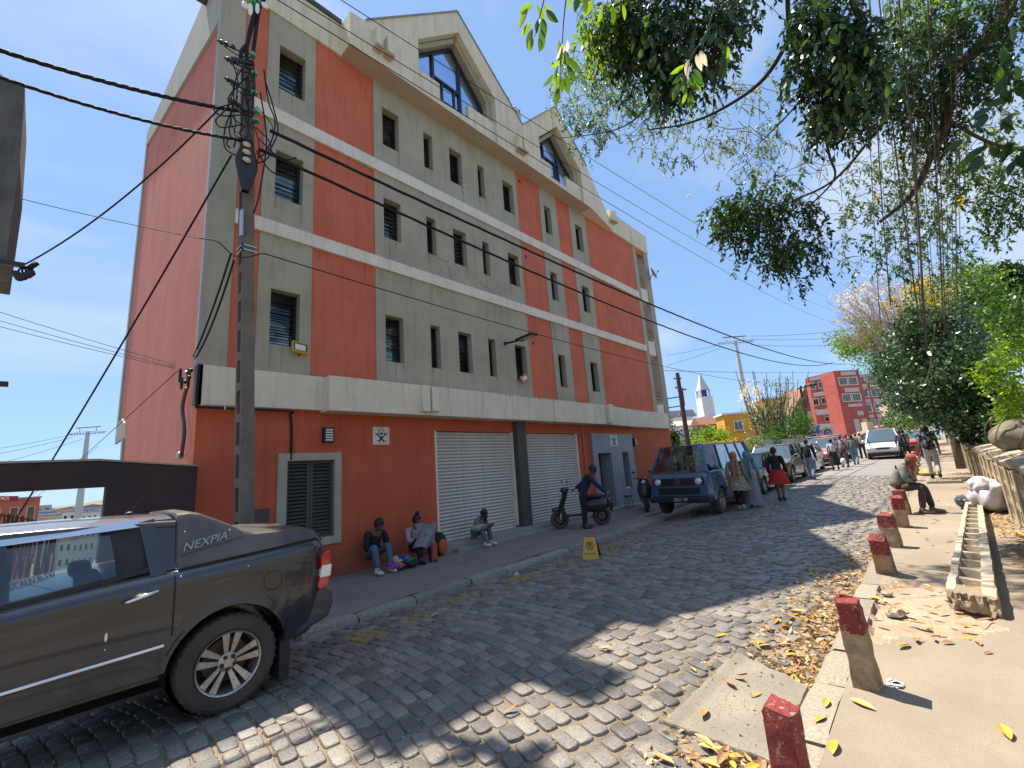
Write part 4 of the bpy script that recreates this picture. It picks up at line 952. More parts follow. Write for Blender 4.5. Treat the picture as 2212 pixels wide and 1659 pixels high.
# ------------------------------------------------------------------ other cars, all nose towards -x
def car(name, label, cat, x0, yn, L, Wd, H, prof, cab, pm, wr=.31, wx=(.18, .80), clear=.2, belt=None, group=None, glass=None, wing=True, nose=.18, z=None, lowtrim=None, extra=None, roofm=None, spokes=5, rimm=None):
    """prof: [(u, z)] top of the lower body; cab: (base front, top front, top rear, base rear) as fractions of the length, belt z, list of side-window splits"""
    yc = yn + Wd / 2; xm = x0 + L / 2; z0 = (rz(xm, yc) if yc < 6 else lz(xm)) if z is None else z
    sl_ = (gz(x0 + L) - gz(x0)) / L
    t = empty(name, (x0, yc, rz(x0, 3.5) if z is None else z), label, cat, group)
    Zs = lambda x, zz: zz
    Wl = lambda x: x0 + x * L
    parts = []
    P = lambda u, y, zz: (u * L, y, zz)            # local: origin at nose, on the ground
    t.location.z = (rz(x0 + .5 * L, yn + .3) if z is None else z) - sl_ * L / 2
    t.rotation_euler = (0, -math.atan(sl_), 0)
    zt = interp([(u * L, zz) for u, zz in prof]); zlow = interp([(0, clear + .12), (.06 * L, clear + .02), (.1 * L, clear), (.92 * L, clear), (L, clear + .14)])
    hw = interp([(0, Wd / 2 - nose), (.02 * L, Wd / 2 - nose * .5), (.06 * L, Wd / 2 - nose * .18), (.13 * L, Wd / 2 - .01), (.25 * L, Wd / 2), (.85 * L, Wd / 2), (.95 * L, Wd / 2 - .05), (L, Wd / 2 - .16)])
    ar = wr + .05; ax = [wx[0] * L, wx[1] * L]
    xs = sorted(set([round(v, 4) for v in list(np.linspace(0, L, 34)) + [.01 * L, .03 * L] + [a + ar * math.cos(q) for a in ax for q in np.linspace(0, math.pi, 13)]]))
    def B(mb, nm, m, **k): return mb.build(nm, m, t, world_coords=False, **k)
    yc0 = 0
    B(body_loft(xs, zlow, zt, hw, 0, [(a, wr - .0, ar) for a in ax], clear - .02, .05, .06, .03), 'body', pm, smooth=30)
    # wheels: written in local coordinates
    for a in ax:
        for s in (-1, 1):
            n0 = wheel_local(t, a, s * (Wd / 2 - .12), wr, wr, .2, s, spokes, rimm)
    bf, tf, tr_, br, zb, splits = cab
    zr = H; hb = Wd / 2 - .07; ht = Wd / 2 - .07 - (zr - zb) * .26
    def C(u, s, zz):
        k = (zz - zb) / (zr - zb); return (u * L, s * (hb + (ht - hb) * k), zz)
    zrr = zr - .05
    # roof
    mb = MB()
    mb.grid(12, 11, lambda u, v: ((tf + (tr_ - tf) * u) * L, (v * 2 - 1) * ht, zr - .05 * abs(v * 2 - 1) ** 3 - .05 * (2 * u - 1) ** 4))
    for s in (-1, 1):
        mb.beam(C(bf, s, zb - .03), C(tf, s, zrr), .05, .06); mb.beam(C(br, s, zb - .03), C(tr_, s, zrr), .06, .08); mb.beam(C(tf, s, zrr), C(tr_, s, zrr), .05, .05)
        for sp in splits:
            ub, ut = bf + (br - bf) * sp, tf + (tr_ - tf) * sp; mb.beam(C(ub, s, zb - .03), C(ut, s, zrr), .04, .06, up=(1, 0, 0))
    mb.beam(C(tf, -1, zrr), C(tf, 1, zrr), .05, .05); mb.beam(C(tr_, -1, zrr), C(tr_, 1, zrr), .05, .06)
    B(mb, 'roof', roofm or pm, smooth=40)
    g = m_smoke
    q = MB().grid(3, 7, lambda u, v: tuple(Vector(C(bf, -1, zb)).lerp(Vector(C(bf, 1, zb)), v).lerp(Vector(C(tf, -1, zrr)).lerp(Vector(C(tf, 1, zrr)), v), u) - Vector((.06 * (1 - (2 * v - 1) ** 2), 0, 0)))); B(q, 'windscreen', m_wind if glass is None else glass, smooth=True)
    B(MB().add([C(br, -1, zb), C(br, 1, zb), C(tr_, 1, zrr), C(tr_, -1, zrr)], [(0, 1, 2, 3)]), 'rear_window', g)
    for s in (-1, 1):
        sp = [0] + list(splits) + [1]
        for a, c in zip(sp[:-1], sp[1:]):
            f = lambda k, zz: (lambda u: C(u, s * .985, zz))( (bf + (br - bf) * k) + ((tf + (tr_ - tf) * k) - (bf + (br - bf) * k)) * (zz - zb) / (zr - zb))
            B(MB().add([f(a, zb), f(c, zb), f(c, zrr), f(a, zrr)], [(0, 1, 2, 3)]), 'side_window', g)
    mb = MB()
    for u in (bf + (tf - bf) * .8 + .12, (tr_ + br) / 2 - .16):
        for s in (-1, 1): mb.box(u * L, u * L + .14, s * Wd * .22 - .22, s * Wd * .22 + .22, clear + .2, zb + .12).ball((u * L + .07, s * Wd * .22, zb + .2), .05, .12, .08, 8, 6)
    mb.ball((bf * L + .35, -.35, zb + .02), .03, .17, .17, 12, 6)
    B(mb, 'seats', m_seat)
    if wing:
        for s in (-1, 1): B(MB().ball(((bf + .04) * L + .1, s * (Wd / 2 + .09), zb + .08), .06, .09, .075, 10, 8).beam(((bf + .04) * L + .1, s * (Wd / 2 + .05), zb + .04), ((bf + .04) * L + .1, s * (Wd / 2 - .06), zb), .04), 'wing_mirror', pm if lowtrim is None else m_black, smooth=True)
    if extra: extra(t, B, L, Wd, zt, hw)
    return t
def wheel_local(t, x, y, z, r, w, s, spokes, rimm):
    class L_: pass
    # build at origin with identity, then parent
    keep = t.location.copy(), t.rotation_euler.copy(); t.location = (0, 0, 0); t.rotation_euler = (0, 0, 0)
    o = wheel(t, x, y, z, r, w, s, spokes, rimm or m_alloy)
    t.location, t.rotation_euler = keep; return o

def face(B, L, Wd, zt, hw, z1=.62, z2=.5, lamp=.16, grille=None, plate=True, bump=None, lamph=.08, px=0.02):
    for s in (-1, 1):
        B(MB().ball((px + .05, s * (Wd / 2 - .30), z1), .09, lamp, lamph, 14, 8), 'headlight', m_lampw, smooth=True)
        B(MB().ball((px + .04, s * (Wd / 2 - .12), z1 - .01), .12, .05, lamph * .8, 10, 6), 'indicator', m_amb, smooth=True)
    B(MB().box(-.015, .06, -Wd * .18, Wd * .18, z1 - .05, z1 + .04), 'grille', grille or m_black)
    B(MB().prism([(-.07, .22), (-.08, .42), (-.04, .48), (.14, .48), (.14, .22)], -Wd / 2 + .1, Wd / 2 - .1, 'y'), 'front_bumper', bump or m_rubber, bevel=.03)
    if plate: B(MB().box(-.095, -.08, -.24, .24, .36, .44), 'number_plate', m_black)

# blue van ---------------------------------------------------------
def t3_extra(t, B, L, Wd, zt, hw):
    w2 = Wd / 2
    B(MB().box(-.012, .05, -w2 + .16, w2 - .16, .86, 1.06), 'grille', m_black)
    for s in (-1, 1):
        B(MB().lathe((.02, s * (w2 - .30), .96), [(.095, 0), (.105, .03), (.10, .045), (.086, .05)], 20, (-1, 0, 0)), 'lamp_ring', m_chrome)
        B(MB().ball((-.02, s * (w2 - .30), .96), .03, .082, .082, 16, 10), 'headlight', m_lampw, smooth=True)
    b = MB(); c = (0, 0.0, .965); r = .085
    for i in range(20):
        a, e = 2 * math.pi * i / 20, 2 * math.pi * (i + 1) / 20; b.beam((-.02, r * math.cos(a), c[2] + r * math.sin(a)), (-.02, r * math.cos(e), c[2] + r * math.sin(e)), .012, .012)
    for (ya, za, yb, zb_) in ((-.035, .075, 0, .01), (.035, .075, 0, .01), (-.07, .04, -.035, -.07), (-.035, -.07, 0, -.005), (0, -.005, .035, -.07), (.035, -.07, .07, .04)):
        b.beam((-.02, ya, c[2] + za), (-.02, yb, c[2] + zb_), .012, .012)
    B(b, 'emblem', m_chrome)
    B(MB().box(-.01, .05, -w2 + .3, w2 - .3, .62, .80), 'lower_grille', m_black)
    B(MB().prism([(-.10, .40), (-.11, .55), (.02, .58), (.3, .58), (.3, .40)], -w2 + .03, w2 - .03, 'y'), 'front_bumper', mat('dark_blue_bumper', (.015, .02, .03), None, rough=.5), bevel=.03)
    B(MB().box(-.125, -.11, -.33, .19, .43, .54), 'number_plate', m_black)
    rot = Matrix(((0, 0, -1), (-1, 0, 0), (0, 1, 0))).to_euler()
    cu = bpy.data.curves.new('n', 'FONT'); cu.body = '0551 TP'; cu.size = .115; cu.align_x = 'CENTER'; cu.align_y = 'CENTER'; cu.extrude = .001
    o = bpy.data.objects.new('n', cu); COL.objects.link(o); o.matrix_world = Matrix.LocRotScale(Vector((-.128, -.07, .485)), rot, None)
    dg = bpy.context.evaluated_depsgraph_get(); dg.update(); me = bpy.data.meshes.new_from_object(o.evaluated_get(dg)); me.transform(o.matrix_world); bpy.data.objects.remove(o)
    link('plate_lettering', me, m_white, t, False, False)
    B(MB().box(.36 * L, .36 * L + .5, -w2 - .012, -w2 + .01, 1.02, 1.05).box(.1 * L, .1 * L + .5, -w2 - .012, -w2 + .01, 1.02, 1.05), 'side_vent', m_chrome)
    B(MB().beam((.6, -w2 + .0, .5), (.6, -w2 + .0, 1.7), .008, .008), 'door_seam', m_black); B(MB().beam((1.55, -w2 - .0, .5), (1.55, -w2, 1.72), .008, .008), 'door_seam', m_black)
    B(MB().tube([(.10, .1, 1.22), (.16, .55, 1.28)], .01, 5).tube([(.10, -.5, 1.22), (.16, -.05, 1.28)], .01, 5), 'wiper', m_black)
van_paint = paint('blue_van_paint', (.03, .10, .19), .1, .32)
car('blue_van', 'old blue box-shaped van with round headlights and high wheels parked nose outward', 'van', 12.3, 4.48, 4.5, 1.76, 1.98, [(0, 1.02), (.02, 1.17), (.05, 1.20), (.3, 1.22), (.97, 1.22), (1, 1.12)],
    (.03, .13, .955, .99, 1.21, (.27, .52, .76)), van_paint, wr=.36, wx=(.17, .72), clear=.42, glass=m_clear, nose=.07, extra=t3_extra, spokes=6)
def f1(t, B, L, Wd, zt, hw): face(B, L, Wd, zt, hw, .66, bump=None)
car('dark_hatchback', 'dark blue-grey hatchback parked directly behind the blue van', 'car', 17.3, 4.62, 3.7, 1.66, 1.45, [(0, .62), (.03, .74), (.22, .88), (.27, .93), (.9, .95), (1, .85)], (.24, .42, .86, .97, .92, (.34, .68)), paint('slate_paint', (.05, .065, .09), .3), extra=f1)
car('black_suv', 'black estate-like four-wheel drive parked behind the dark hatchback', 'car', 21.3, 4.5, 4.3, 1.76, 1.62, [(0, .72), (.03, .86), (.22, 1.0), (.27, 1.03), (.93, 1.05), (1, .9)], (.24, .38, .90, .97, 1.02, (.36, .7)), paint('black_paint', (.015, .016, .02), .2), wr=.36, clear=.26, extra=f1)
def f2(t, B, L, Wd, zt, hw): face(B, L, Wd, zt, hw, .66, bump=m_lampw)
car('silver_car', 'silver car with pale bonnet parked between the black four-wheel drive and the first pink taxi', 'car', 26.1, 4.5, 4.2, 1.7, 1.5, [(0, .64), (.03, .78), (.22, .9), (.27, .95), (.88, .98), (1, .9)], (.24, .40, .84, .97, .95, (.36, .7)), paint('silver_paint', (.45, .45, .44), .5), extra=f2)
m_pink = paint('faded_red_paint', (.50, .13, .11), 0, .4)
def rack(t, B, L, Wd, zt, hw):
    face(B, L, Wd, zt, hw, .72)
    z = 1.72; b = MB()
    for s in (-1, 1): b.tube([(.42 * L, s * .6, z), (.9 * L, s * .6, z)], .016, 5).tube([(.42 * L, s * .6, z + .12), (.9 * L, s * .6, z + .12)], .014, 5)
    for i in range(7): x = (.42 + .48 * i / 6) * L; b.tube([(x, -.6, z), (x, .6, z)], .012, 5).tube([(x, -.6, z), (x, -.6, z + .12)], .01, 4).tube([(x, .6, z), (x, .6, z + .12)], .01, 4)
    B(b, 'roof_rack', m_steel)
for i, (x0, lab) in enumerate(((31.6, 'faded red taxi with a roof rack behind the silver car'), (36.6, 'second faded red taxi with roof rack, nearest to the street stalls'))):
    car('red_taxi', lab, 'taxi', x0, 4.35, 4.3, 1.72, 1.62, [(0, .74), (.03, .9), (.24, 1.02), (.27, 1.05), (.95, 1.05), (1, .9)], (.25, .36, .93, .98, 1.04, (.33, .66)), m_pink, wr=.35, clear=.26, extra=rack, group='faded red taxis parked up the street')
m_wpaint = paint('white_paint', (.78, .78, .77), 0, .3)
car('white_delivery_car', 'small white delivery van driving down the middle of the street', 'van', 34.6, 1.35, 4.1, 1.74, 1.82, [(0, .72), (.03, .86), (.2, 1.0), (.25, 1.05), (.97, 1.1), (1, .9)], (.20, .36, .97, .99, 1.06, (.3, .6)), m_wpaint, clear=.2, extra=f1, glass=None)
car('small_red_car', 'bright red car parked on the right behind the row of bollards', 'car', 44, .1, 3.9, 1.66, 1.5, [(0, .64), (.03, .78), (.22, .92), (.27, .97), (.9, .98), (1, .85)], (.24, .42, .86, .97, .96, (.36, .7)), paint('bright_red_paint', (.60, .02, .015), 0, .3), extra=f1)
# scooter and motorbikes ------------------------------------------------
def scooter(loc, heading, label, cat='scooter', body=None, name='scooter'):
    t = empty(name, loc, label, cat); t.rotation_euler = (0, 0, 0); keep = Vector(loc); t.location = (0, 0, 0)
    bm_ = body or mat('black_scooter_plastic', (.02, .02, .022), None, rough=.35, coat=.3)
    def B(mb, nm, m, **k): return mb.build(nm, m, t, world_coords=False, **k)
    wheel(t, .62, 0, .25, .25, .11, -1, 5, m_steel, .6); wheel(t, -.58, 0, .25, .25, .12, -1, 5, m_steel, .6)
    B(MB().tube([(.62, .07, .25), (.56, .07, .5), (.46, 0, .78), (.40, 0, 1.02)], .022, 6).tube([(.62, -.07, .25), (.56, -.07, .5), (.46, 0, .72)], .02, 6), 'front_fork', m_steel)
    B(MB().grid(10, 9, lambda u, v: (.60 - .24 * u + .10 * math.cos((v - .5) * 3), (v - .5) * (.30 + .16 * math.sin(u * 3.1)), .40 + .56 * u)), 'leg_shield', bm_, smooth=True)
    B(MB().ball((.63, 0, .5), .2, .06, .09, 12, 8), 'front_mudguard', bm_, smooth=True)
    B(MB().ball((.43, 0, .98), .12, .14, .10, 12, 8), 'handlebar_cowl', bm_, smooth=True)
    B(MB().ball((.54, 0, .92), .04, .08, .06, 10, 6), 'headlight', m_lampw, smooth=True)
    B(MB().tube([(.36, -.33, 1.04), (.40, -.12, 1.03), (.40, .12, 1.03), (.36, .33, 1.04)], .016, 6), 'handlebar', m_black)
    for s in (-1, 1): B(MB().tube([(.38, s * .2, 1.04), (.40, s * .27, 1.2)], .007, 5).ball((.40, s * .29, 1.24), .012, .055, .04, 10, 6), 'mirror', m_black)
    B(MB().box(-.1, .42, -.13, .13, .30, .35), 'footboard', bm_, bevel=.02)
    B(MB().ball((-.42, 0, .55), .42, .15, .2, 16, 10), 'rear_body', bm_, smooth=True)
    B(MB().ball((-.36, 0, .78), .38, .13, .065, 16, 8), 'seat', m_rubber, smooth=True)
    B(MB().ball((-.82, 0, .66), .05, .1, .05, 10, 6), 'tail_light', m_redl, smooth=True)
    B(MB().tube([(-.62, 0, .78), (-.78, .1, .86), (-.86, 0, .87), (-.78, -.1, .86), (-.62, 0, .78)], .012, 5), 'grab_rail', m_steel)
    B(MB().tube([(-.2, -.14, .22), (-.5, -.16, .26), (-.8, -.16, .34)], [.03, .045, .035], 8), 'exhaust', m_steel)
    B(MB().obox((-.88, 0, .46), (.01, 0, .05), (0, .09, 0), (.03, 0, -.06)), 'rear_flap', m_black)
    t.location = keep; t.rotation_euler = (0, 0, heading); return t
sx, sy = 10.35, 7.35
scooter((sx, sy, lz(sx)), math.atan2(.62, -.78), 'black motor scooter standing on the pavement in front of the shop steps')
scooter((14.0, 7.25, lz(14)), math.radians(205), 'black motorbike parked between the blue van and the red wall', 'motorbike', name='motorbike')
scooter((32.5, .35, gz(32.5) - .05), math.radians(185), 'dark motorbike with rider coming down beside the bollards', 'motorbike', name='motorbike')

# ================================================================== PEOPLE
SKINS = []
def skin_obj(name, verts, edges, radii, m, parent, root=0, extra=None, sub=1):
    me = bpy.data.meshes.new(name); me.from_pydata([tuple(v) for v in verts], edges, []); me.update()
    o = bpy.data.objects.new(name, me); COL.objects.link(o); o.parent = parent; me.materials.append(m)
    s = o.modifiers.new('skin', 'SKIN'); s.use_smooth_shade = True; s.branch_smoothing = .4
    for i, v in enumerate(me.skin_vertices[0].data):
        r = radii[i]; v.radius = (r, r) if not hasattr(r, '__len__') else r; v.use_root = (i == root)
    u = o.modifiers.new('sub', 'SUBSURF'); u.levels = sub; u.render_levels = sub
    SKINS.append((o, extra)); return o
def cloth(name, c, c2=None, s=14, **k): return mat(name, c, c2 or tuple(a * .75 for a in c), s, .9, bump=.25, bs=60, **k)
m_skin = mat('brown_skin', (.16, .085, .052), (.12, .062, .038), 6, .55)
m_skinl = mat('light_brown_skin', (.2, .11, .07), (.16, .085, .055), 6, .55)
m_hair = mat('black_hair', (.01, .009, .008), None, rough=.6)
m_shoe = mat('white_canvas', (.6, .58, .52), (.45, .43, .38), 12, .8); m_shoed = mat('dark_shoe', (.02, .018, .016), None, rough=.6)
def person(loc, heading, label, H=1.7, pose='walk', top=None, bot=None, shoes=None, hair='short', sleeve='long', skirt=None, hat=None, lean=0.0, seat=.42, head=0.0, arms=None, group=None, skin=None, robe=None, fat=1.0, stride=.28, phase=1, hem=None, legs='trousers', zg=None):
    """x forward, y left, z up, in units of the person's own height / 1.7"""
    k = H / 1.7; t = empty('person', loc, label, 'person', group, heading); t.scale = (k, k, k); skin = skin or m_skin
    if pose == 'sit':
        pel = Vector((0, 0, seat + .09)); fwd = lean
        hips = [Vector((.02, s * .09, seat + .07)) for s in (1, -1)]; knees = [Vector((.42, s * .13, seat + .09)) for s in (1, -1)]; ank = [Vector((.42 + .06 * (s if phase else 0), s * .12, .08)) for s in (1, -1)]
        if pose == 'sit' and seat < .36: knees = [Vector((.36, s * .15, .50)) for s in (1, -1)]; ank = [Vector((.46, s * .14, .08)) for s in (1, -1)]
    elif pose == 'walk':
        pel = Vector((0, 0, .93)); fwd = lean; hips = [Vector((0, s * .09, .90)) for s in (1, -1)]
        a = stride * phase; knees = [Vector((a * .55 + .03, .095, .49)), Vector((-a * .25 + .05, -.095, .49))]; ank = [Vector((a, .095, .085)), Vector((-a, -.095, .13))]
    else:
        pel = Vector((0, 0, .93)); fwd = lean; hips = [Vector((0, s * .09, .90)) for s in (1, -1)]
        knees = [Vector((.03, s * .11, .49)) for s in (1, -1)]; ank = [Vector((0, s * .12, .085)) for s in (1, -1)]
    up = Vector((math.sin(fwd), 0, math.cos(fwd)))
    waist = pel + up * .14; chest = pel + up * .34; nb = pel + up * .47 + Vector((.01, 0, 0)); hd = head + fwd * .5
    hup = Vector((math.sin(hd), 0, math.cos(hd))); nk = nb + hup * .06; hc = nk + hup * .105 + Vector((.01, 0, 0))
    sh = [nb - up * .045 + Vector((0, s * .175, 0)) for s in (1, -1)]
    if arms is None:
        sw = .16 * phase if pose == 'walk' else .02
        el = [sh[0] + Vector((-sw * .6, .045, -.27)), sh[1] + Vector((sw * .4, -.045, -.27))]; ha = [sh[0] + Vector((-sw * .7 + .08, .05, -.51)), sh[1] + Vector((sw + .1, -.05, -.50))]
    elif arms == 'knees':
        el = [sh[i] + Vector((.1, s * .05, -.24)) for i, s in enumerate((1, -1))]; ha = [(knees[i] + Vector((-.06, -s * .06, .08))) for i, s in enumerate((1, -1))]
    elif arms == 'phone':
        el = [sh[i] + Vector((.12, s * .06, -.22)) for i, s in enumerate((1, -1))]; ha = [sh[i] + Vector((.32, -s * .10, -.14)) for i, s in enumerate((1, -1))]
    elif arms == 'lap':
        el = [sh[i] + Vector((.04, s * .06, -.25)) for i, s in enumerate((1, -1))]; ha = [pel + Vector((.28, s * .05, .12)) for s in (1, -1)]
    elif arms == 'carry':
        el = [sh[i] + Vector((.02, s * .06, -.25)) for i, s in enumerate((1, -1))]; ha = [el[0] + Vector((.2, -.08, -.06)), el[1] + Vector((.03, -.02, -.24))]
    else: el, ha = [Vector(a) for a in arms[0]], [Vector(a) for a in arms[1]]
    f = fat
    V = [pel, waist, chest, nb, nk]; E = [(0, 1), (1, 2), (2, 3), (3, 4)]; Rr = [(.12 * f,) * 2, (.105 * f,) * 2, (.115 * f,) * 2, (.075, .075), (.058, .058)]
    def chainV(src, pts, rs):
        for p, r in zip(pts, rs): V.append(p); E.append((src, len(V) - 1)); Rr.append((r, r)); src = len(V) - 1
    toe = [a + Vector((.12, 0, -.045)) for a in ank]
    for i in (0, 1):
        chainV(3, [sh[i], el[i], ha[i]], [.052, .04, .027]); chainV(0, [hips[i], knees[i], ank[i], toe[i]], [.085 * f, .055, .038, .03])
    # head, face, ears and fingers joined to the same mesh
    ex = MB(); rot = Matrix.Rotation(hd, 3, 'Y')
    def hp(p): return hc + rot @ Vector(p)
    hm = MB().ball((0, 0, 0), .095, .076, .118, 16, 12)
    for (x, y, z) in hm.v:
        if z < -.02: y *= 1 - .25 * min(1, (-z - .02) / .09); x = x * (1 - .12 * min(1, -z / .1)) + .012
        ex.v.append(tuple(hp((x, y, z))))
    ex.f += hm.f
    def add(mb):
        kk = len(ex.v); ex.v += [tuple(hp(v)) for v in mb.v]; ex.f += [tuple(a + kk for a in f_) for f_ in mb.f]
    add(MB().ball((.098, 0, -.012), .02, .014, .024, 8, 6)); add(MB().ball((.082, 0, -.058), .018, .028, .012, 8, 6))
    for s in (-1, 1): add(MB().ball((.0, s * .078, -.005), .018, .01, .03, 8, 6))
    for i, s in ((0, 1), (1, -1)):
        d = (ha[i] - el[i]).normalized(); sd = d.cross(Vector((0, 0, 1))); sd = sd.normalized() if sd.length > .1 else Vector((0, 1, 0)); nd = d.cross(sd)
        ex.ball(ha[i] + d * .045, .042, .022, .036, 8, 6, rot=Matrix((d, nd, sd)).transposed())
        for q, ln in enumerate((.068, .078, .072, .056)):
            a = ha[i] + d * .075 + sd * (-.027 + .018 * q); ex.tube([a, a + d * ln * .55 - nd * .008, a + d * ln - nd * .03], [.0095, .0085, .006], 5)
        a = ha[i] + d * .03 - sd * .035; ex.tube([a, a + d * .03 - sd * .025 - nd * .01, a + d * .055 - sd * .03 - nd * .025], [.011, .0095, .007], 5)
    body = skin_obj('body', V, E, Rr, skin, t, 0, ex)
    eyes = MB()
    for s in (-1, 1): eyes.ball(hp((.084, s * .03, .01)), .009, .012, .007, 6, 4)
    eyes.build('eyes', m_black, t, world_coords=False)
    # clothes
    top = top or cloth('grey_shirt', (.2, .2, .2))
    Vt = [pel - up * .06, waist, chest, nb + up * .005]; Et = [(0, 1), (1, 2), (2, 3)]; g = .022; Rt = [(.14 * f + g,) * 2, (.115 * f + g,) * 2, (.128 * f + g,) * 2, (.085 + g * .5,) * 2]
    for i in (0, 1):
        src = 3
        pts = [sh[i], el[i], el[i].lerp(ha[i], .93)] if sleeve == 'long' else ([sh[i], sh[i].lerp(el[i], .75)] if sleeve == 'short' else [sh[i]])
        for p, r in zip(pts, (.075, .062, .045)):
            Vt.append(p); Et.append((src, len(Vt) - 1)); Rt.append((r, r)); src = len(Vt) - 1
    skin_obj('shirt', Vt, Et, Rt, top, t, 0)
    if skirt is None or legs == 'both':
        bot = bot or cloth('dark_trousers', (.03, .03, .035))
        Vb = [pel + up * .15, pel + up * .01]; Eb = [(0, 1)]; Rb = [(.135 * f,) * 2, (.14 * f,) * 2]
        for i in (0, 1):
            src = 1
            for p, r in ((hips[i].lerp(knees[i], .22), .095 * f), (knees[i], .075), (ank[i] + Vector((0, 0, .02)), .06)):
                Vb.append(p); Eb.append((src, len(Vb) - 1)); Rb.append((r, r)); src = len(Vb) - 1
        skin_obj('trousers', Vb, Eb, Rb, bot, t, 0)
    if skirt is not None:
        m_, zlow, wid = skirt; n = 24; pts = []; L = pel.z + .06 - zlow
        pr = []
        for j in range(9):
            u = j / 8; rr = (.15 + (wid - .15) * u) * f; pr.append((rr, pel.z + .06 - L * u))
        b = MB(); 
        for rr, z in pr:
            for i in range(n):
                a = 2 * math.pi * i / n; w_ = 1 + .05 * math.sin(a * 7) * (1 if z < pel.z - .1 else .2); b.v.append((math.cos(a) * rr * .85 * w_ + pel.x, math.sin(a) * rr * w_, z + .01 * math.sin(a * 3)))
        b.f = [(j * n + i, j * n + (i + 1) % n, (j + 1) * n + (i + 1) % n, (j + 1) * n + i) for j in range(8) for i in range(n)]
        b.build('skirt', m_, t, smooth=True, world_coords=False)
    for i in (0, 1):
        sm_ = shoes or m_shoed; b = MB(); a = ank[i]
        tilt = Matrix.Rotation((.35 if (pose == 'walk' and i == (1 if phase > 0 else 1)) else 0), 3, 'Y')
        b.ball(a + Vector((.055, 0, -.04)), .145, .052, .045, 12, 8, rot=tilt).ball(a + Vector((-.01, 0, .0)), .055, .05, .06, 10, 6)
        b.v = [(x, y, max(z, .002)) if pose != 'walk' or i == 0 else (x, y, max(z, .002)) for x, y, z in b.v]
        b.build('shoe', sm_, t, smooth=True, world_coords=False)
    def headpart(mb, name, m): mb.v = [tuple(hp(v)) for v in mb.v]; return mb.build(name, m, t, smooth=True, world_coords=False)
    if hair in ('short', 'bun', 'afro'):
        r = {'short': 1.10, 'bun': 1.12, 'afro': 1.35}[hair]
        b = MB().ball((-.012, 0, .022), .098 * r, .082 * r, .108 * r, 16, 10); b.v = [(min(x, .05 + z * .4) if z < .08 else x, y, z if z > -.06 else -.06) for x, y, z in b.v]
        if hair == 'bun': b.ball((-.03, 0, .16), .05, .05, .05, 10, 8)
        headpart(b, 'hair', m_hair)
    if hat:
        kind, m_ = hat
        if kind == 'cap':
            b = MB().ball((-.005, 0, .045), .108, .09, .088, 16, 10); b.v = [(x, y, max(z, .03)) for x, y, z in b.v]
            b.add([(.07, -.07, .035), (.07, .07, .035), (.19, .045, .015), (.2, 0, .02), (.19, -.045, .015), (.07, -.07, .045), (.07, .07, .045), (.19, .045, .025), (.2, 0, .03), (.19, -.045, .025)], [(0, 1, 2, 3, 4), (9, 8, 7, 6, 5), (0, 5, 6, 1), (1, 6, 7, 2), (2, 7, 8, 3), (3, 8, 9, 4), (4, 9, 5, 0)])
            headpart(b, 'cap', m_)
        elif kind == 'beanie':
            b = MB().ball((-.01, 0, .03), .112, .094, .115, 16, 10); b.v = [(x, y, max(z, -.03)) for x, y, z in b.v]; headpart(b, 'beanie', m_)
        elif kind == 'scarf':
            b = MB().ball((-.012, 0, .01), .118, .1, .135, 16, 12); b.v = [(min(x, .055 - abs(z) * .1) if x > .03 and z < .06 else x, y, z) for x, y, z in b.v]
            b.ball((-.03, 0, -.11), .1, .1, .08, 14, 8); headpart(b, 'headscarf', m_)
            q = MB().grid(6, 14, lambda u, v: (-.14 - .05 * math.sin(v * 3) - .02 * math.cos(u * 9), (u - .5) * (.13 + .05 * v), nb.z + .03 - .62 * v)); q.build('scarf_end', m_, t, smooth=True, world_coords=False)
    return t
def RG(px, py):
    x, y = 10.0, 3.0; d = _ray(px, py)
    for _ in range(60):
        z = rz(x, y) if y > .93 else gz(x); tt = (z - EYE) / d[2]; x = x * .5 + .5 * d[0] * tt; y = y * .5 + .5 * d[1] * tt
    return (x, y, rz(x, y) if y > .93 else gz(x))
UP = 0.0   # heading: walking up the street, away from the eye
denim = cloth('blue_denim', (.06, .09, .15), (.1, .14, .2)); denl = cloth('light_denim', (.16, .24, .33), (.11, .17, .25)); blk = cloth('black_cloth', (.014, .014, .016))
# the three people sitting along the red wall
person((4.62, 8.36, lz(4.6)), -math.pi / 2, 'person in dark jacket and jeans slumped against the red wall left of the clothes', 1.72, 'sit', top=blk, bot=denim, shoes=m_shoe, lean=.35, head=.5, seat=.2, arms='lap')
person((5.55, 8.30, lz(5.5)), -math.pi / 2, 'person with bun and pale cardigan holding up a grey garment beside the clothes', 1.62, 'sit', top=cloth('pale_floral', (.4, .37, .36), (.5, .25, .3), 30), bot=blk, hair='bun', lean=.12, head=.35, seat=.15, arms='phone')
person((7.25, 8.30, .0), -math.pi / 2 + .2, 'young person in a grey hoodie sitting on the shop step looking at a phone', 1.5, 'sit', top=cloth('grey_hoodie', (.17, .17, .18)), bot=denim, shoes=m_shoe, lean=.5, head=.5, seat=.19, arms='phone')
ph = MB().obox((7.30, 7.92, .62), (.04, 0, 0), (0, .005, .012), (0, -.03, .07)).build('phone', m_black, label='black phone held by the young person on the step', cat='phone')
bgc = MB().ball((7.2, 8.05, .42), .24, .16, .09, 16, 10).build('cloth_bundle', cloth('beige_cloth', (.36, .31, .2)), smooth=True, label='beige cloth bundle on the lap of the young person on the step', cat='bundle')
gc = MB().grid(10, 12, lambda u, v: (5.28 + .52 * u + .05 * math.sin(v * 5), 7.86 - .06 * math.sin(u * 9 + v * 4) - .05 * v, .74 - .46 * v + .03 * math.sin(u * 7))).build('grey_garment', cloth('grey_jersey', (.24, .24, .26)), smooth=True, label='grey garment held up in front of the person with the bun', cat='garment')
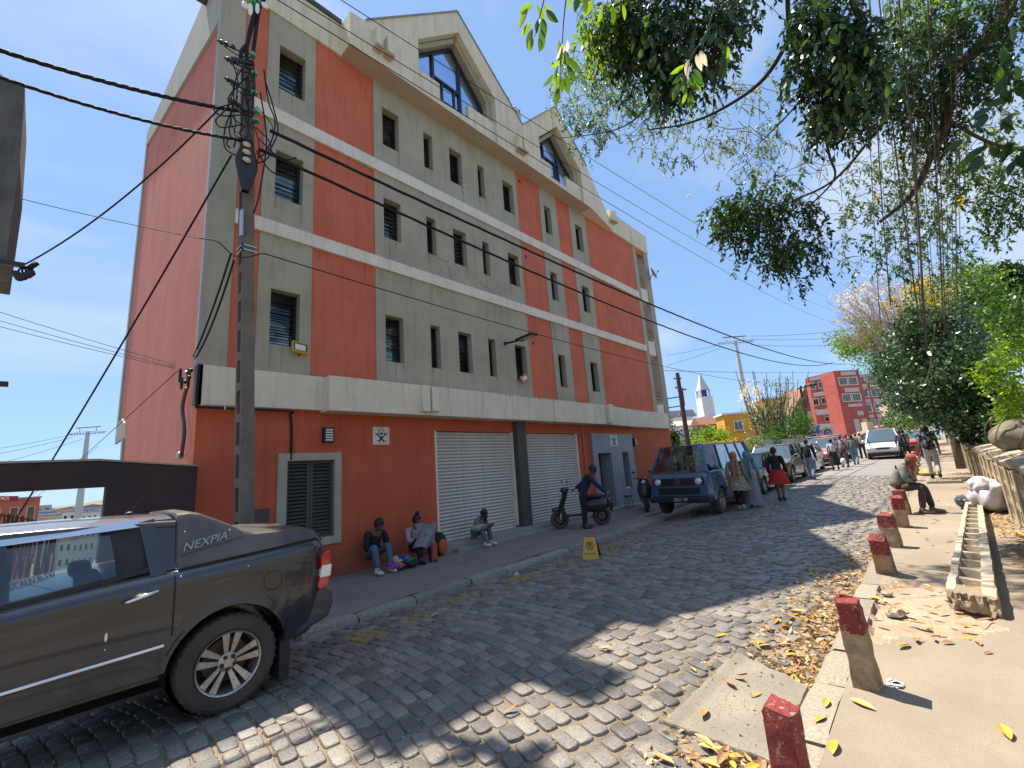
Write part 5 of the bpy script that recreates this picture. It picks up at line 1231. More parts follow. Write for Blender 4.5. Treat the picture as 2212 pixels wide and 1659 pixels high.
bp = empty('shopping_backpack', (6.12, 8.1, lz(6)), 'black backpack with an orange panel at the foot of the red wall', 'backpack')
MB().ball((6.12, 8.2, .22), .2, .15, .25, 14, 10).build('bag_body', blk, bp, smooth=True); MB().ball((6.13, 8.06, .17), .12, .06, .16, 12, 8).build('orange_panel', cloth('orange_nylon', (.6, .12, .03)), bp, smooth=True)
cols_ = [((.25, .02, .04), 'red'), ((.02, .03, .18), 'navy'), ((.02, .22, .3), 'turquoise'), ((.35, .36, .4), 'pale'), ((.2, .35, .03), 'lime'), ((.3, .05, .4), 'violet'), ((.03, .03, .04), 'black'), ((.05, .08, .35), 'blue'), ((.5, .45, .1), 'yellow'), ((.45, .12, .12), 'pink')]
pile = empty('clothes_pile', (5.0, 7.95, lz(5)), 'heap of brightly coloured clothes on the pavement between the two seated people', 'clothes')
for i in range(16):
    c, nme = cols_[i % 10]; a = random.uniform(0, 6.28); rr = random.uniform(0, .26); zz = .06 + .26 * (1 - rr / .28) * random.uniform(.4, 1)
    b = MB().ball((5.02 + rr * math.cos(a) * 1.2, 7.9 + rr * math.sin(a) * .7, lz(5) + zz), random.uniform(.08, .16), random.uniform(.07, .12), random.uniform(.03, .07), 12, 7)
    b.v = [(x + random.uniform(-.012, .012), y + random.uniform(-.012, .012), z + random.uniform(-.012, .012)) for x, y, z in b.v]
    b.build('garment', cloth(nme + '_garment', c), pile, smooth=True, label=nme + ' garment')
b = MB().box(5.62, 5.74, 7.72, 7.8, -.03, .34).build('red_bag', cloth('coral_fabric', (.45, .08, .07)), bevel=.02, label='narrow red and white bag leaning by the clothes pile', cat='bag')
# the man with the scooter
A_ = ((( .05, .38, 1.14), (.45, -.22, 1.04)), ((-.14, .50, 1.0), (.64, -.08, .86)))
person((10.12, 7.1, lz(10)), math.radians(-50), 'man in dark blue work jacket and black hat bending over the scooter', 1.72, 'stand', top=cloth('navy_jacket', (.018, .02, .05)), bot=blk, hair='none', hat=('beanie', m_hair), lean=.5, head=.35, arms=A_, fat=1.08)
# no-parking board
sg = empty('parking_board', (7.15, 4.95, rz(7.15, 4.95)), 'yellow folding no-parking board standing at the edge of the cobbles', 'sign')
zz = rz(7.15, 4.95); X0 = 7.12; m_ys = mat('yellow_board', (.55, .36, .02), (.48, .3, .02), 5, .45)
sv = Vector((.80, .60, 0)); nv_ = Vector((-.9, -.44, 0)).normalized(); sv = Vector((-nv_.y, nv_.x, 0)); c0 = Vector((7.1, 4.9, zz))
def brd(off, nm, lean, m):
    a = c0 + nv_ * off; tpc = c0 + Vector((0, 0, .37)); w0, w1 = .15, .10; vs = []
    for th in (0, .02): 
        for (p, w) in ((a, w0), (tpc + nv_ * (.02 if off > 0 else -.02), w1)):
            for s in (-1, 1): vs.append(p + sv * s * w + nv_ * th * (1 if off > 0 else -1))
    return MB().add(vs, [(0, 1, 3, 2), (4, 6, 7, 5), (0, 4, 5, 1), (2, 3, 7, 6), (0, 2, 6, 4), (1, 5, 7, 3)]).build(nm, m, sg)
brd(.13, 'front_board', 0, m_ys); brd(-.19, 'rear_board', 0, mat('board_back', (.05, .035, .02), None, rough=.6))
b = MB(); fc = c0 + Vector((0, 0, .235)) + nv_ * .088; upv = (Vector((0, 0, .37)) - nv_ * .11).normalized(); r = .065
for i in range(24):
    a, e = 2 * math.pi * i / 24, 2 * math.pi * (i + 1) / 24; b.beam(fc + sv * r * math.cos(a) + upv * r * math.sin(a), fc + sv * r * math.cos(e) + upv * r * math.sin(e), .006, .012)
b.beam(fc - sv * r * .7 + upv * r * .7, fc + sv * r * .7 - upv * r * .7, .006, .012); b.build('red_ring', mat('sign_red', (.5, .02, .01), None, rough=.5), sg)
rm_ = Matrix((sv, upv, sv.cross(upv))).transposed()
text('letter', 'P', m_black, .11, fc + nv_ * .006, rm_.to_euler(), sg, .001)
text('small_print', 'NO PARKING', m_black, .034, fc - upv * .14 + nv_ * .006, rm_.to_euler(), sg, .001)
# stool
st = empty('stool', (14.15, 8.0, lz(14)), 'small round wooden stool outside the open door', 'stool'); b = MB().lathe((14.15, 8.0, lz(14) + .42), [(.15, 0), (.15, .04)], 18).build('seat', mat('green_paint', (.03, .05, .04), None, rough=.6), st)
for a in (0.8, 2.4, 3.9, 5.5): c, s = math.cos(a), math.sin(a); MB().tube([(14.15 + c * .1, 8 + s * .1, lz(14) + .42), (14.15 + c * .16, 8 + s * .16, lz(14))], .014, 5).build('leg', m_bark, st)
# walkers
p = RG(1593, 1102); person((p[0], p[1] - .12, p[2]), UP + .15, 'woman with rust headscarf and zebra-striped tunic walking past the blue van', 1.62, top=cloth('zebra_print', (.05, .045, .04), (.42, .35, .26), 30, stretch=(3, 3, .6), thr=(.48, .52), det=1), bot=blk, shoes=cloth('grey_trainers', (.35, .35, .36)), hair='none', hat=('scarf', cloth('rust_cloth', (.42, .14, .08))), skirt=(cloth('zebra_print', (.05, .045, .04)), .58, .27), legs='both', fat=1.2, stride=.2, skin=m_skinl)
p = RG(1628, 1096); person((p[0] + .1, p[1], p[2]), UP + .1, 'woman in long turquoise dress and pale blue headscarf beside the woman in zebra print', 1.6, top=cloth('turquoise_cotton', (.12, .25, .27), (.2, .3, .32), 6), hair='none', hat=('scarf', cloth('teal_cloth', (.10, .24, .25))), skirt=(cloth('turquoise_pink_hem', (.13, .27, .29), (.42, .12, .15), 2.2), .08, .235), fat=1.15, stride=.12, skin=m_skinl)
p = RG(1690, 1083); person(p, UP, 'woman in black top, red skirt and red cap walking up the cobbles', 1.62, top=blk, hair='short', hat=('cap', cloth('red_cap_cloth', (.4, .03, .04))), skirt=(cloth('red_skirt_cloth', (.45, .02, .015)), .55, .28), fat=1.12, stride=.16)
p = RG(1756, 1037); person(p, UP, 'man in black sweater and blue jeans walking beside the silver car', 1.72, top=blk, bot=denl, stride=.24)
p = RG(1807, 1016); person(p, UP + .3, 'woman in pale blue blouse and black skirt carrying a clear plastic bag', 1.58, top=cloth('pale_blue_blouse', (.45, .5, .6)), skirt=(blk, .3, .24), sleeve='short', fat=1.1, stride=.15)
q = MB().ball((p[0] - .1, p[1] - .36, p[2] + .42), .14, .12, .17, 12, 8).build('plastic_bag', mat('clear_plastic', (.6, .65, .7), (.5, .5, .55), 8, .3), smooth=True, label='clear plastic carrier bag in the hand of the woman in the pale blue blouse', cat='bag')
p = RG(1828, 1009); person(p, math.pi * .9, 'man in grey T-shirt and cap standing beside the first red taxi', 1.68, 'stand', top=cloth('mid_grey_tee', (.28, .27, .27)), bot=cloth('brown_trousers', (.09, .08, .07)), sleeve='short', hair='none', hat=('cap', cloth('maroon_cap', (.15, .03, .04))))
p = RG(1851, 1004); person(p, UP, 'woman in green-grey top and blue jeans with white sleeves beside the second red taxi', 1.64, top=cloth('grey_green_top', (.12, .16, .15)), bot=denl, hair='short', sleeve='short', fat=1.3, stride=.2, skin=m_skinl)
p = RG(1867, 990); person(p, UP + .2, 'man in beige shirt and pale cap standing past the second red taxi', 1.72, 'stand', top=cloth('beige_shirt', (.38, .32, .26)), bot=blk, hair='none', hat=('cap', cloth('pale_cap', (.6, .58, .55))))
for (px, py, lab, c) in ((1838, 990, 'person in a red cap between the two red taxis', (.3, .05, .05)), (1858, 984, 'person with a maroon cap half hidden behind the man in beige', (.2, .12, .12)), (1846, 986, 'person in a pink top partly hidden behind the jeans woman', (.45, .15, .15)), (1955, 985, 'person in dark clothes walking beside the white delivery van', (.06, .05, .06)), (1963, 983, 'person in pale trousers behind the white delivery van', (.35, .33, .36))):
    p = RG(px, py + 6); person(p, UP + random.uniform(-.6, .6), lab, 1.68, 'walk' if px > 1900 else 'stand', top=cloth('top_%d' % px, c), hair='none' if px < 1860 and px != 1846 else 'short', hat=('cap', cloth('cap_%d' % px, (.35, .04, .05))) if px < 1860 and px != 1846 else None, stride=.2)
p = (20.8, .12, gz(20.8)); person(p, UP, 'man seen from behind in grey and black shirt and white trousers on the right pavement', 1.78, top=cloth('black_grey_shirt', (.02, .02, .025), (.3, .32, .35), 3.0, thr=(.5, .62)), bot=cloth('white_trousers', (.55, .53, .55)), sleeve='short', hair='afro', fat=1.12, stride=.17)
MB().ball((20.85, .50, gz(20.8) + .62), .1, .07, .16, 10, 8).build('plastic_bag', mat('white_plastic', (.8, .8, .8), None, rough=.4), smooth=True, label='white plastic bag carried by the man in white trousers', cat='bag')
person((33.1, .38, gz(33) - .05), math.pi, 'rider in a blue jacket on the far motorbike', 1.7, 'sit', top=cloth('bright_blue_jacket', (.03, .12, .4)), seat=.78, lean=.1, hair='none', hat=('beanie', mat('white_helmet', (.6, .62, .65), None, rough=.2)), arms='phone', phase=0)
for x, lab, c in ((29.5, 'person in a dark blue top ahead of the man in white trousers', (.03, .06, .14)), (31.0, 'person in black behind the far motorbike', (.02, .02, .02))):
    person((x, .1, gz(x)), UP, lab, 1.72, top=cloth('top_far_%d' % x, c), stride=.2)
# man resting on a bollard
person((12.75, .74, gz(12.7)), -math.pi / 2 - .12, 'old man in grey-green jacket and orange-red cap sitting bent forward on a bollard', 1.7, 'sit', top=cloth('faded_green_jacket', (.24, .25, .21), (.13, .14, .12), 9), bot=cloth('brown_work_trousers', (.06, .045, .04)), shoes=cloth('dusty_shoes', (.2, .15, .1)), hair='none', hat=('cap', cloth('orange_red_cap', (.5, .08, .04))), lean=.42, head=.55, seat=.46, arms='lap', fat=1.15)
# bake the skinned figures in one go
dg = bpy.context.evaluated_depsgraph_get(); dg.update()
done = []
for o, ex in SKINS:
    me = bpy.data.meshes.new_from_object(o.evaluated_get(dg), depsgraph=dg); done.append((o, me, ex))
for o, me, ex in done:
    m0 = o.data.materials[0]; o.modifiers.clear()
    if ex:
        bm = bmesh.new(); bm.from_mesh(me); e2 = ex.mesh('x'); bm.from_mesh(e2); bm.to_mesh(me); bm.free(); bpy.data.meshes.remove(e2)
    me.materials.clear(); me.materials.append(m0)
    for q in me.polygons: q.use_smooth = True; q.material_index = 0
    me.name = o.name; o.data = me
# ================================================================== POLE AND WIRES
pl = empty('utility_pole', (1.95, 7.0, -.1), 'grey concrete utility pole with tangled cables in front of the building corner', 'utility pole')
pb_, pt_ = Vector((2.02, 7.0, -.12)), Vector((1.72, 7.0, 8.55))
def pole_at(z): return pb_.lerp(pt_, (z - pb_.z) / (pt_.z - pb_.z))
m_pole = mat('old_pole_concrete', (.13, .11, .09), (.19, .165, .135), 3, .92, bump=.5, bs=50, speck=(.09, .08, .07), spk=90, streak=(.1, .09, .08), sstr=.6)
b = MB()   # H-section shaft: two flanges, a web, holes shown by cross pieces
W0, D0 = .20, .30
def shaft(b, z0, z1, x0, x1, y0, y1):
    a, c = pole_at(z0), pole_at(z1); k0, k1 = 1 - .25 * (z0 / 8.5), 1 - .25 * (z1 / 8.5)
    vs = []
    for p, k in ((a, k0), (c, k1)):
        for (x, y) in ((x0, y0), (x1, y0), (x1, y1), (x0, y1)): vs.append((p.x + x * k, p.y + y * k, p.z))
    b.add(vs, [(0, 3, 2, 1), (4, 5, 6, 7), (0, 1, 5, 4), (1, 2, 6, 5), (2, 3, 7, 6), (3, 0, 4, 7)])
shaft(b, -.12, 8.55, -.095, .095, -.15, -.09); shaft(b, -.12, 8.55, -.095, .095, .09, .15)
for i in range(19):
    z = .35 + i * .45; shaft(b, z, z + .13, -.094, .094, -.09, .09)
shaft(b, -.12, .35, -.094, .094, -.09, .09); shaft(b, -.1, 8.5, .03, .09, -.09, .09)
b.build('pole_shaft', m_pole, pl, bevel=.008)
P = lambda px, py, y=6.8: PY(px, py, y)
def tb(name, pts, r, par, m=m_cable, n=6, sm_=True): return MB().tube(curve(pts, 5) if sm_ else pts, r, n).build(name, m, par, smooth=True)
# three dark ducts at the head
for pts in ([(520, 125), (523, 108), (535, 92), (540, 60), (556, -10)], [(532, 125), (534, 95), (545, 55), (557, 0), (562, -20)], [(546, 120), (551, 80), (558, 30), (567, -10), (570, -25)]):
    tb('cable_riser', [P(*q) for q in pts], .030, pl)
for k in range(3):
    a_ = [P(556, -10), P(562, -20), P(570, -25)][k]; MB().tube([a_, Vector((a_.x + .02, a_.y + .1, 9.9)), Vector((1.70 + .06 * k, 7.0, 11.3))], .045, 8).build('cable_riser', m_cable, pl, smooth=True)
MB().box(1.45, 2.05, 6.95, 7.05, 10.75, 10.85).build('head_crossarm', m_pole, pl)
for (x, y, w, h) in ((541, 20, .04, .12), (556, 18, .035, .11), (530, 12, .06, .06), (572, 12, .06, .06)): c = P(x, y, 6.7); MB().ball(c, w, .03, h, 10, 8).build('white_insulator', m_whl, pl, smooth=True)
m_ggl = mat('green_insulator_glass', (.02, .30, .14), None, rough=.1, coat=1)
for (x, y, r) in ((545, 2, .06), (556, 2, .05), (546, 118, .045), (549, 158, .05), (550, 200, .05), (552, 260, .055), (553, 240, .05)):
    c = P(x, y, 6.72); MB().lathe(c, [(r * .3, -.04), (r, -.03), (r, 0), (r * .6, .03), (r * .3, .06)], 12).build('glass_insulator', m_ggl, pl, smooth=40)
MB().beam(P(500, 128), P(548, 138), .05, .06).build('cross_arm', m_black, pl)
for (xa, ya, xb, yb) in ((468, 87, 545, 118), (484, 125, 546, 150), (484, 168, 548, 200), (490, 212, 545, 245)):
    a, c = P(xa, ya), P(xb, yb); tb('bracket_rod', [a, a.lerp(c, .5) - Vector((0, 0, .03)), c], .012, pl)
    tb('bracket_wire', [a.lerp(c, .2) - Vector((0, 0, .05)), a.lerp(c, .6) - Vector((0, 0, .12)), c - Vector((0, 0, .06))], .009, pl)
    for t_ in (.12, .26, .45): MB().ball(a.lerp(c, t_), .035, .03, .04, 8, 6).build('clamp', m_black, pl)
rr = random.Random(3)
for k in range(22):     # jumper loops hanging round the head of the pole
    x0_, y0_ = rr.uniform(500, 560), rr.uniform(120, 280); dx = rr.uniform(-45, 40); ln = rr.uniform(40, 120); yy = rr.uniform(6.6, 6.85)
    tb('jumper_wire', [P(x0_, y0_, yy), P(x0_ + dx, y0_ + ln * .4, yy), P(x0_ + dx * .8, y0_ + ln * .8, yy), P(535 + rr.uniform(-8, 14), y0_ + ln, yy)], rr.uniform(.006, .011), pl)
for (pts) in ([(575, 180), (590, 230), (600, 280), (585, 320), (560, 340)], [(570, 150), (580, 220), (594, 260), (588, 300), (572, 330)], [(562, 200), (572, 260), (575, 320), (560, 420), (548, 460)], [(505, 215), (480, 245), (466, 260), (478, 275), (520, 270)], [(508, 222), (470, 232), (462, 238), (480, 250), (525, 248)], [(560, 300), (590, 330), (620, 345), (640, 340)], [(555, 325), (580, 365), (610, 380), (632, 372)], [(498, 320), (490, 312), (494, 300), (508, 302), (505, 318)]):
    tb('jumper_wire', [P(*q, 6.7) for q in pts], .011, pl)
# long black surge box with three pale discs, small steel plate, bands
c0_ = P(533, 350, 6.72); b = MB(); b.grid(12, 14, lambda u, v: (c0_.x + math.cos(u * math.pi * 2) * .155 * max(.05, math.sin(min(1, v * 1.25 + .12) * math.pi * .5 + (max(0, v - .35)) * 1.9)), c0_.y + math.sin(u * math.pi * 2) * .05, c0_.z + .50 - 1.0 * v), closeu=True); b.build('surge_box', m_black, pl, smooth=True)
for dy in (312, 328, 345): MB().ball(P(533, dy, 6.64), .058, .03, .045, 12, 8).build('pale_disc', mat('ivory_disc', (.5, .42, .3), None, rough=.3), pl, smooth=True)
a, c = P(522, 455, 6.83), P(521, 510, 6.83); MB().beam(a, c, .08, .03).build('steel_plate', m_steel, pl)
for dy in (530, 540): 
    c = pole_at(PY(517, dy, 6.9).z); MB().box(c.x - .10, c.x + .10, c.y - .16, c.y - .14, c.z, c.z + .02).box(c.x - .10, c.x - .08, c.y - .16, c.y + .1, c.z, c.z + .02).build('steel_band', m_steel, pl)
for (xa, ya, xb, yb, yy) in ((512, 480, 505, 760, 6.72), (502, 470, 470, 640, 6.9)): pass
# cables: every run is its own thing
def cable(pts, r, label, group='overhead cables', n=6, **k): return MB().tube(pts, r, n).build('overhead_cable', m_cable, label=label, cat='cable', group=group)
H1, H2 = P(515, 240, 6.8), P(525, 303, 6.75)
def twist(a, b, s, r, label, n=60):
    base = sag(a, b, s, n); m_ = MB()
    for k in range(3):
        pts = []
        for i, p in enumerate(base):
            d = (base[min(i + 1, n)] - base[max(0, i - 1)]).normalized(); u = d.cross(Vector((0, 0, 1))).normalized(); v = u.cross(d); q = i * .9 + k * 2.094
            pts.append(p + (u * math.cos(q) + v * math.sin(q)) * r * .8)
        m_.tube(pts, r, 5)
    return m_.build('overhead_cable', m_cable, label=label, cat='cable', group='twisted overhead power cables')
twist(W(-160, 55, 4.2), H1, .10, .016, 'upper thick twisted cable entering from the left towards the pole head')
twist(W(-160, 110, 4.2), H2, .12, .013, 'lower twisted cable entering from the left towards the black surge box')
E1 = W(1800, 783, 46); E2 = W(1830, 786, 46)
twist(P(583, 282, 6.7), E2, 1.15, .017, 'upper twisted cable running from the pole up the street', 160)
twist(P(560, 322, 6.7), E1, 1.5, .016, 'lower twisted cable running from the pole up the street', 160)
cable(sag(W(-60, 402, 5.2), P(432, 515, 6.8), .03), .005, 'thin pale wire from the left to the pole at mid height')
cable(curve([P(430, 514, 6.8), P(470, 522, 6.8), P(500, 548, 6.8), P(530, 556, 6.7), P(565, 548, 6.7), P(575, 549, 6.7)], 6) + sag(P(575, 549, 6.7), W(1790, 812, 42), 1.3, 30), .009, 'single thin cable passing the pole at mid height and crossing the facade')
for (xa, ya, da, xb, yb, db, s, lab) in ((560, -25, 6.0, 1830, 700, 60, 1.2, 'lowest of the three fine wires crossing the sky above the gables'), (610, -20, 7, 1830, 678, 60, 1.0, 'middle fine wire crossing the sky above the gables'), (690, -30, 7.5, 1830, 658, 60, .8, 'highest fine wire crossing the sky above the gables')):
    cable(sag(W(xa, ya, da), W(xb, yb, db), s, 40), .008, lab)
cable(sag(P(480, 228, 6.9), W(52, 572, 7.2), .25, 20), .012, 'black cable hanging from the pole to the wall bracket at the left')
cable(sag(P(500, 335, 6.9), W(-40, 1240, 9), .12, 20), .014, 'long black stay cable slanting down left from the pole')
for k, (ya, yb) in enumerate(((655, 780), (676, 785), (690, 788))):
    cable(sag(W(-60, ya, 7), PX(378, yb + 8, 1.62), .02), .005, 'one of three thin wires from the left to the side wall bracket', 'three thin wires to the side wall bracket')
cable(sag(PX(385, 800, 1.6), W(40, 1105, 26), .1), .008, 'thin wire running down left from the side wall bracket past the pylon')
cable(sag(P(500, 545, 6.9), PX(418, 770, 1.6), .10, 12), .014, 'pair-like drop cable from the pole to the building corner', 'drop cables to the building corner')
cable(sag(P(506, 560, 6.9), PX(421, 775, 1.6), .18, 12), .014, 'second drop cable from the pole to the building corner', 'drop cables to the building corner')
cable(sag(PY(1145, 700, 8.4) if False else W(1420, 800, 22), W(1800, 804, 50), .1, 12), .012, 'level wire from the building corner to the street beyond')
bk = empty('wire_bracket', tuple(PX(395, 810, 1.6)), 'bunch of coiled cable on a bracket at the side wall corner', 'bracket')
for k in range(8):
    c = PX(rr.uniform(385, 412), rr.uniform(795, 835), 1.58); r_ = rr.uniform(.06, .14); tb('cable_coil', [c + Vector((0, math.cos(a) * r_ * .6, math.sin(a) * r_)) for a in np.linspace(0, 6.3, 10)], .014, bk)
for (x, y) in ((402, 805), (408, 815), (400, 825), (412, 800)): MB().ball(PX(x, y, 1.56), .035).build('clamp', m_steel if x % 4 else m_black, bk)
tb('conduit', [PX(*q, 1.6) for q in ((403, 838), (394, 880), (398, 930), (393, 975), (390, 985))], .03, bk, mat('brown_conduit', (.1, .06, .05), None, rough=.6)); MB().ball(PX(389, 984, 1.6), .06, .06, .07).build('conduit_end', m_steel, bk)

# ================================================================== LEFT EDGE: dark portal wall, neighbour, railing
m_brown = mat('dark_brown_render', (.035, .022, .022), (.055, .032, .028), 2, .85, bump=.3, bs=60)
pw = empty('brown_portal_wall', (-1, 8.15, -.3), 'dark brown wall with a wide beam over an opening, left of the building', 'wall')
MB().prism([(-6, 2.13), (.52, 2.18), (1.62, 2.06), (1.60, -.35), (.60, -.35), (.62, 1.84), (-6, 1.86)], 8.05, 8.35, 'y').build('wall_slab', m_brown, pw)
MB().prism([(-6, 2.134), (.52, 2.184), (1.62, 2.064), (1.60, 2.085), (.52, 2.21), (-6, 2.155)], 8.03, 8.38, 'y').build('coping', m_conc, pw)  # pale strip paints in the sunlit top edge of the brown wall
nb_ = empty('neighbour_pillar', (-1.6, 6.9, 0), 'dark weathered concrete block of a neighbouring building at the left edge', 'building')
a = PY(0, 160, 7.0); c = PY(54, 188, 7.0); e = PY(10, 560, 7.0)
MB().prism([(a.x - 2.5, a.z + .3), (a.x, a.z), (c.x, c.z), (PY(43, 350, 7.0).x, PY(43, 350, 7).z), (PY(12, 562, 7).x, PY(12, 562, 7).z), (PY(12, 562, 7).x - 2.5, PY(12, 562, 7).z)], 7.0, 8.2, 'y').build('wall', mat('sooty_concrete', (.07, .068, .062), (.15, .145, .13), 1.2, .9, bump=.4, streak=(.04, .04, .04), sstr=.7), nb_)
ib = empty('insulator_bracket', tuple(PY(20, 566, 6.9)), 'dark steel bracket with a cluster of clamps at the left edge', 'bracket')
MB().beam(PY(-60, 556, 6.9), PY(54, 574, 6.9), .05, .05).build('arm', m_black, ib)
for (x, y) in ((35, 592), (42, 600), (50, 598), (60, 594), (66, 590)): MB().ball(PY(x, y, 6.9), .04, .04, .04).build('clamp', m_black, ib)
for k in range(5): tb('loop_wire', [PY(50, 574, 6.9), PY(50 + k * 8 - 10, 585, 6.9), PY(44 + k * 6, 596, 6.9)], .01, ib)
tb('cable_clamp', [PY(62, 580, 6.9), PY(80, 568, 6.9)], .03, ib, sm_=False)
MB().beam(PY(-30, 828, 7), PY(18, 830, 7), .06, .05).build('wall_bar', m_brown, label='short brown bar sticking in from the left edge', cat='bar')
ra = empty('railing', (-1, 9.2, 0), 'rusty iron railing of bent bars behind the truck roof', 'railing'); m_rust = mat('rusty_iron', (.09, .035, .025), (.14, .06, .04), 12, .8)
tp = [PY(x, y, 9.0) for x, y in ((-60, 1112), (0, 1112), (50, 1119), (90, 1132), (118, 1152))]; MB().tube(curve(tp, 6), .014, 6).build('top_rail', m_rust, ra)
cp_ = curve(tp, 8)
for i, p in enumerate(cp_):
    b = MB().tube([p + Vector((rr.uniform(-.02, .02), 0, .02)), p + Vector((rr.uniform(-.05, .05), 0, -.35)), p + Vector((rr.uniform(-.03, .03), 0, -.9))], .010, 5); b.build('railing_bar', m_rust, ra)

# ================================================================== THE CITY BELOW (left)
def facade_box(name, label, cat, cx, cy, w, d, z0, h, rot, wall, wins, group=None, roofm=None, gable=0):
    """a building with real window openings filled by recessed panes; wins = (columns, rows)"""
    t = empty(name, (cx, cy, z0), label, cat, group, rot)
    def B(mb, nm, m): return mb.build(nm, m, t, world_coords=False)
    B(MB().box(-w / 2, w / 2, -d / 2, d / 2, 0, h), 'wall', wall)
    if gable: B(MB().prism([(-w / 2 - .3, h), (0, h + gable), (w / 2 + .3, h)], -d / 2 - .3, d / 2 + .3, 'y'), 'roof', roofm or m_steel)
    else: B(MB().box(-w / 2 - .15, w / 2 + .15, -d / 2 - .15, d / 2 + .15, h, h + .35), 'roof', roofm or wall)
    nc, nr = wins
    for i in range(nc):
        for j in range(nr):
            x = -w / 2 + w * (i + .5) / nc; z = h * (j + .55) / nr; ww, hh = w / nc * .5, h / nr * .45
            f = MB().box(x - ww / 2, x + ww / 2, -d / 2 - .06, -d / 2 - .001, z - hh / 2, z + hh / 2).build('window', m_white, t, world_coords=False)
            MB().box(x - ww / 2 + .08, x + ww / 2 - .08, -d / 2 - .075, -d / 2 - .062, z - hh / 2 + .08, z + hh / 2 - .08).build('pane', m_glassd, f, world_coords=False)
    return t
def wallm(nm, c): return mat(nm, c, tuple(a * .85 for a in c), .6, .9)
town = [  # px, top py, width px, height px, distance, colour, label, windows
 (-12, 1082, 126, 95, 90, (.45, .13, .09), 'salmon red building with a signboard on its roof beyond the railing', (5, 3), 0),
 (60, 1086, 17, 60, 150, (.3, .33, .38), 'blue-grey tower block just right of the salmon building', (3, 5), 0),
 (85, 1113, 66, 40, 230, (.55, .36, .26), 'long peach coloured block low in the valley', (6, 2), 0),
 (78, 1103, 50, 40, 320, (.45, .5, .5), 'pale green-grey house with flat roof in the valley', (5, 2), 1),
 (103, 1106, 28, 22, 300, (.10, .26, .55), 'bright blue shed in the valley', (3, 1), 0),
 (102, 1120, 22, 50, 190, (.6, .35, .25), 'peach house in front of the blue shed', (2, 3), 0),
 (119, 1113, 23, 50, 170, (.50, .44, .33), 'plain sand coloured block left of the white office', (1, 1), 0),
 (135, 1112, 10, 50, 172, (.25, .26, .3), 'narrow slate grey block beside the sand coloured one', (1, 4), 0),
 (150, 1106, 21, 50, 165, (.66, .66, .66), 'white office block with dark ribbon windows beside the pylon', (2, 4), 0),
 (190, 1107, 34, 50, 175, (.58, .6, .64), 'white flat-roofed building right of the pylon', (4, 4), 0),
 (212, 1103, 22, 40, 190, (.52, .5, .46), 'greyish house behind the white flat-roofed building', (3, 3), 1),
 (205, 1094, 60, 30, 420, (.3, .38, .5), 'row of bluish houses on the far ridge', (7, 2), 4),
 (168, 1096, 14, 22, 400, (.15, .35, .55), 'small blue house on the far ridge', (2, 2), 2),
 (40, 1096, 100, 24, 520, (.45, .45, .45), 'grey terraces on the far ridge at the left', (8, 2), 0),
 (150, 1098, 60, 24, 480, (.5, .42, .38), 'cream houses on the far ridge behind the pylon', (5, 2), 3),
 (118, 1100, 30, 24, 500, (.35, .4, .5), 'blue-grey houses on the far ridge', (4, 2), 2)]
for i, (px, py, wp, hp_, d, c, lab, wn_, gb) in enumerate(town):
    top = W(px, py, d); w = wp / FPX * d; h = hp_ / FPX * d + 12
    rot = math.atan2(_ray(px, py)[0], _ray(px, py)[1]) * -1 + random.uniform(-.25, .25)
    facade_box('town_building', lab, 'building', top.x, top.y, w, w * .5, top.z - h, h, rot, wallm('town_wall_%d' % i, c), wn_, gable=gb * .6, roofm=wallm('town_roof_%d' % i, (.12, .25, .45) if 'blue' in lab else (.33, .22, .18)))
sgn = empty('roof_signboard', tuple(W(0, 1078, 88)), 'dark red signboard with white letters on the salmon building', 'sign')
a = W(-40, 1077, 87); c = W(38, 1077, 87); MB().beam(a, c, .2, 1.0).build('board', wallm('dark_red_board', (.3, .03, .04)), sgn)
dirx = (c - a).normalized(); rotm = Matrix((dirx, Vector((0, 0, 1)), dirx.cross(Vector((0, 0, 1))))).transposed().to_euler()
text('letters', 'ENDI', m_white, .95, W(8, 1077, 86.5), rotm, sgn, .01)
m_pyl = mat('hazy_pylon_grey', (.42, .43, .46), (.5, .5, .52), 2, .6)
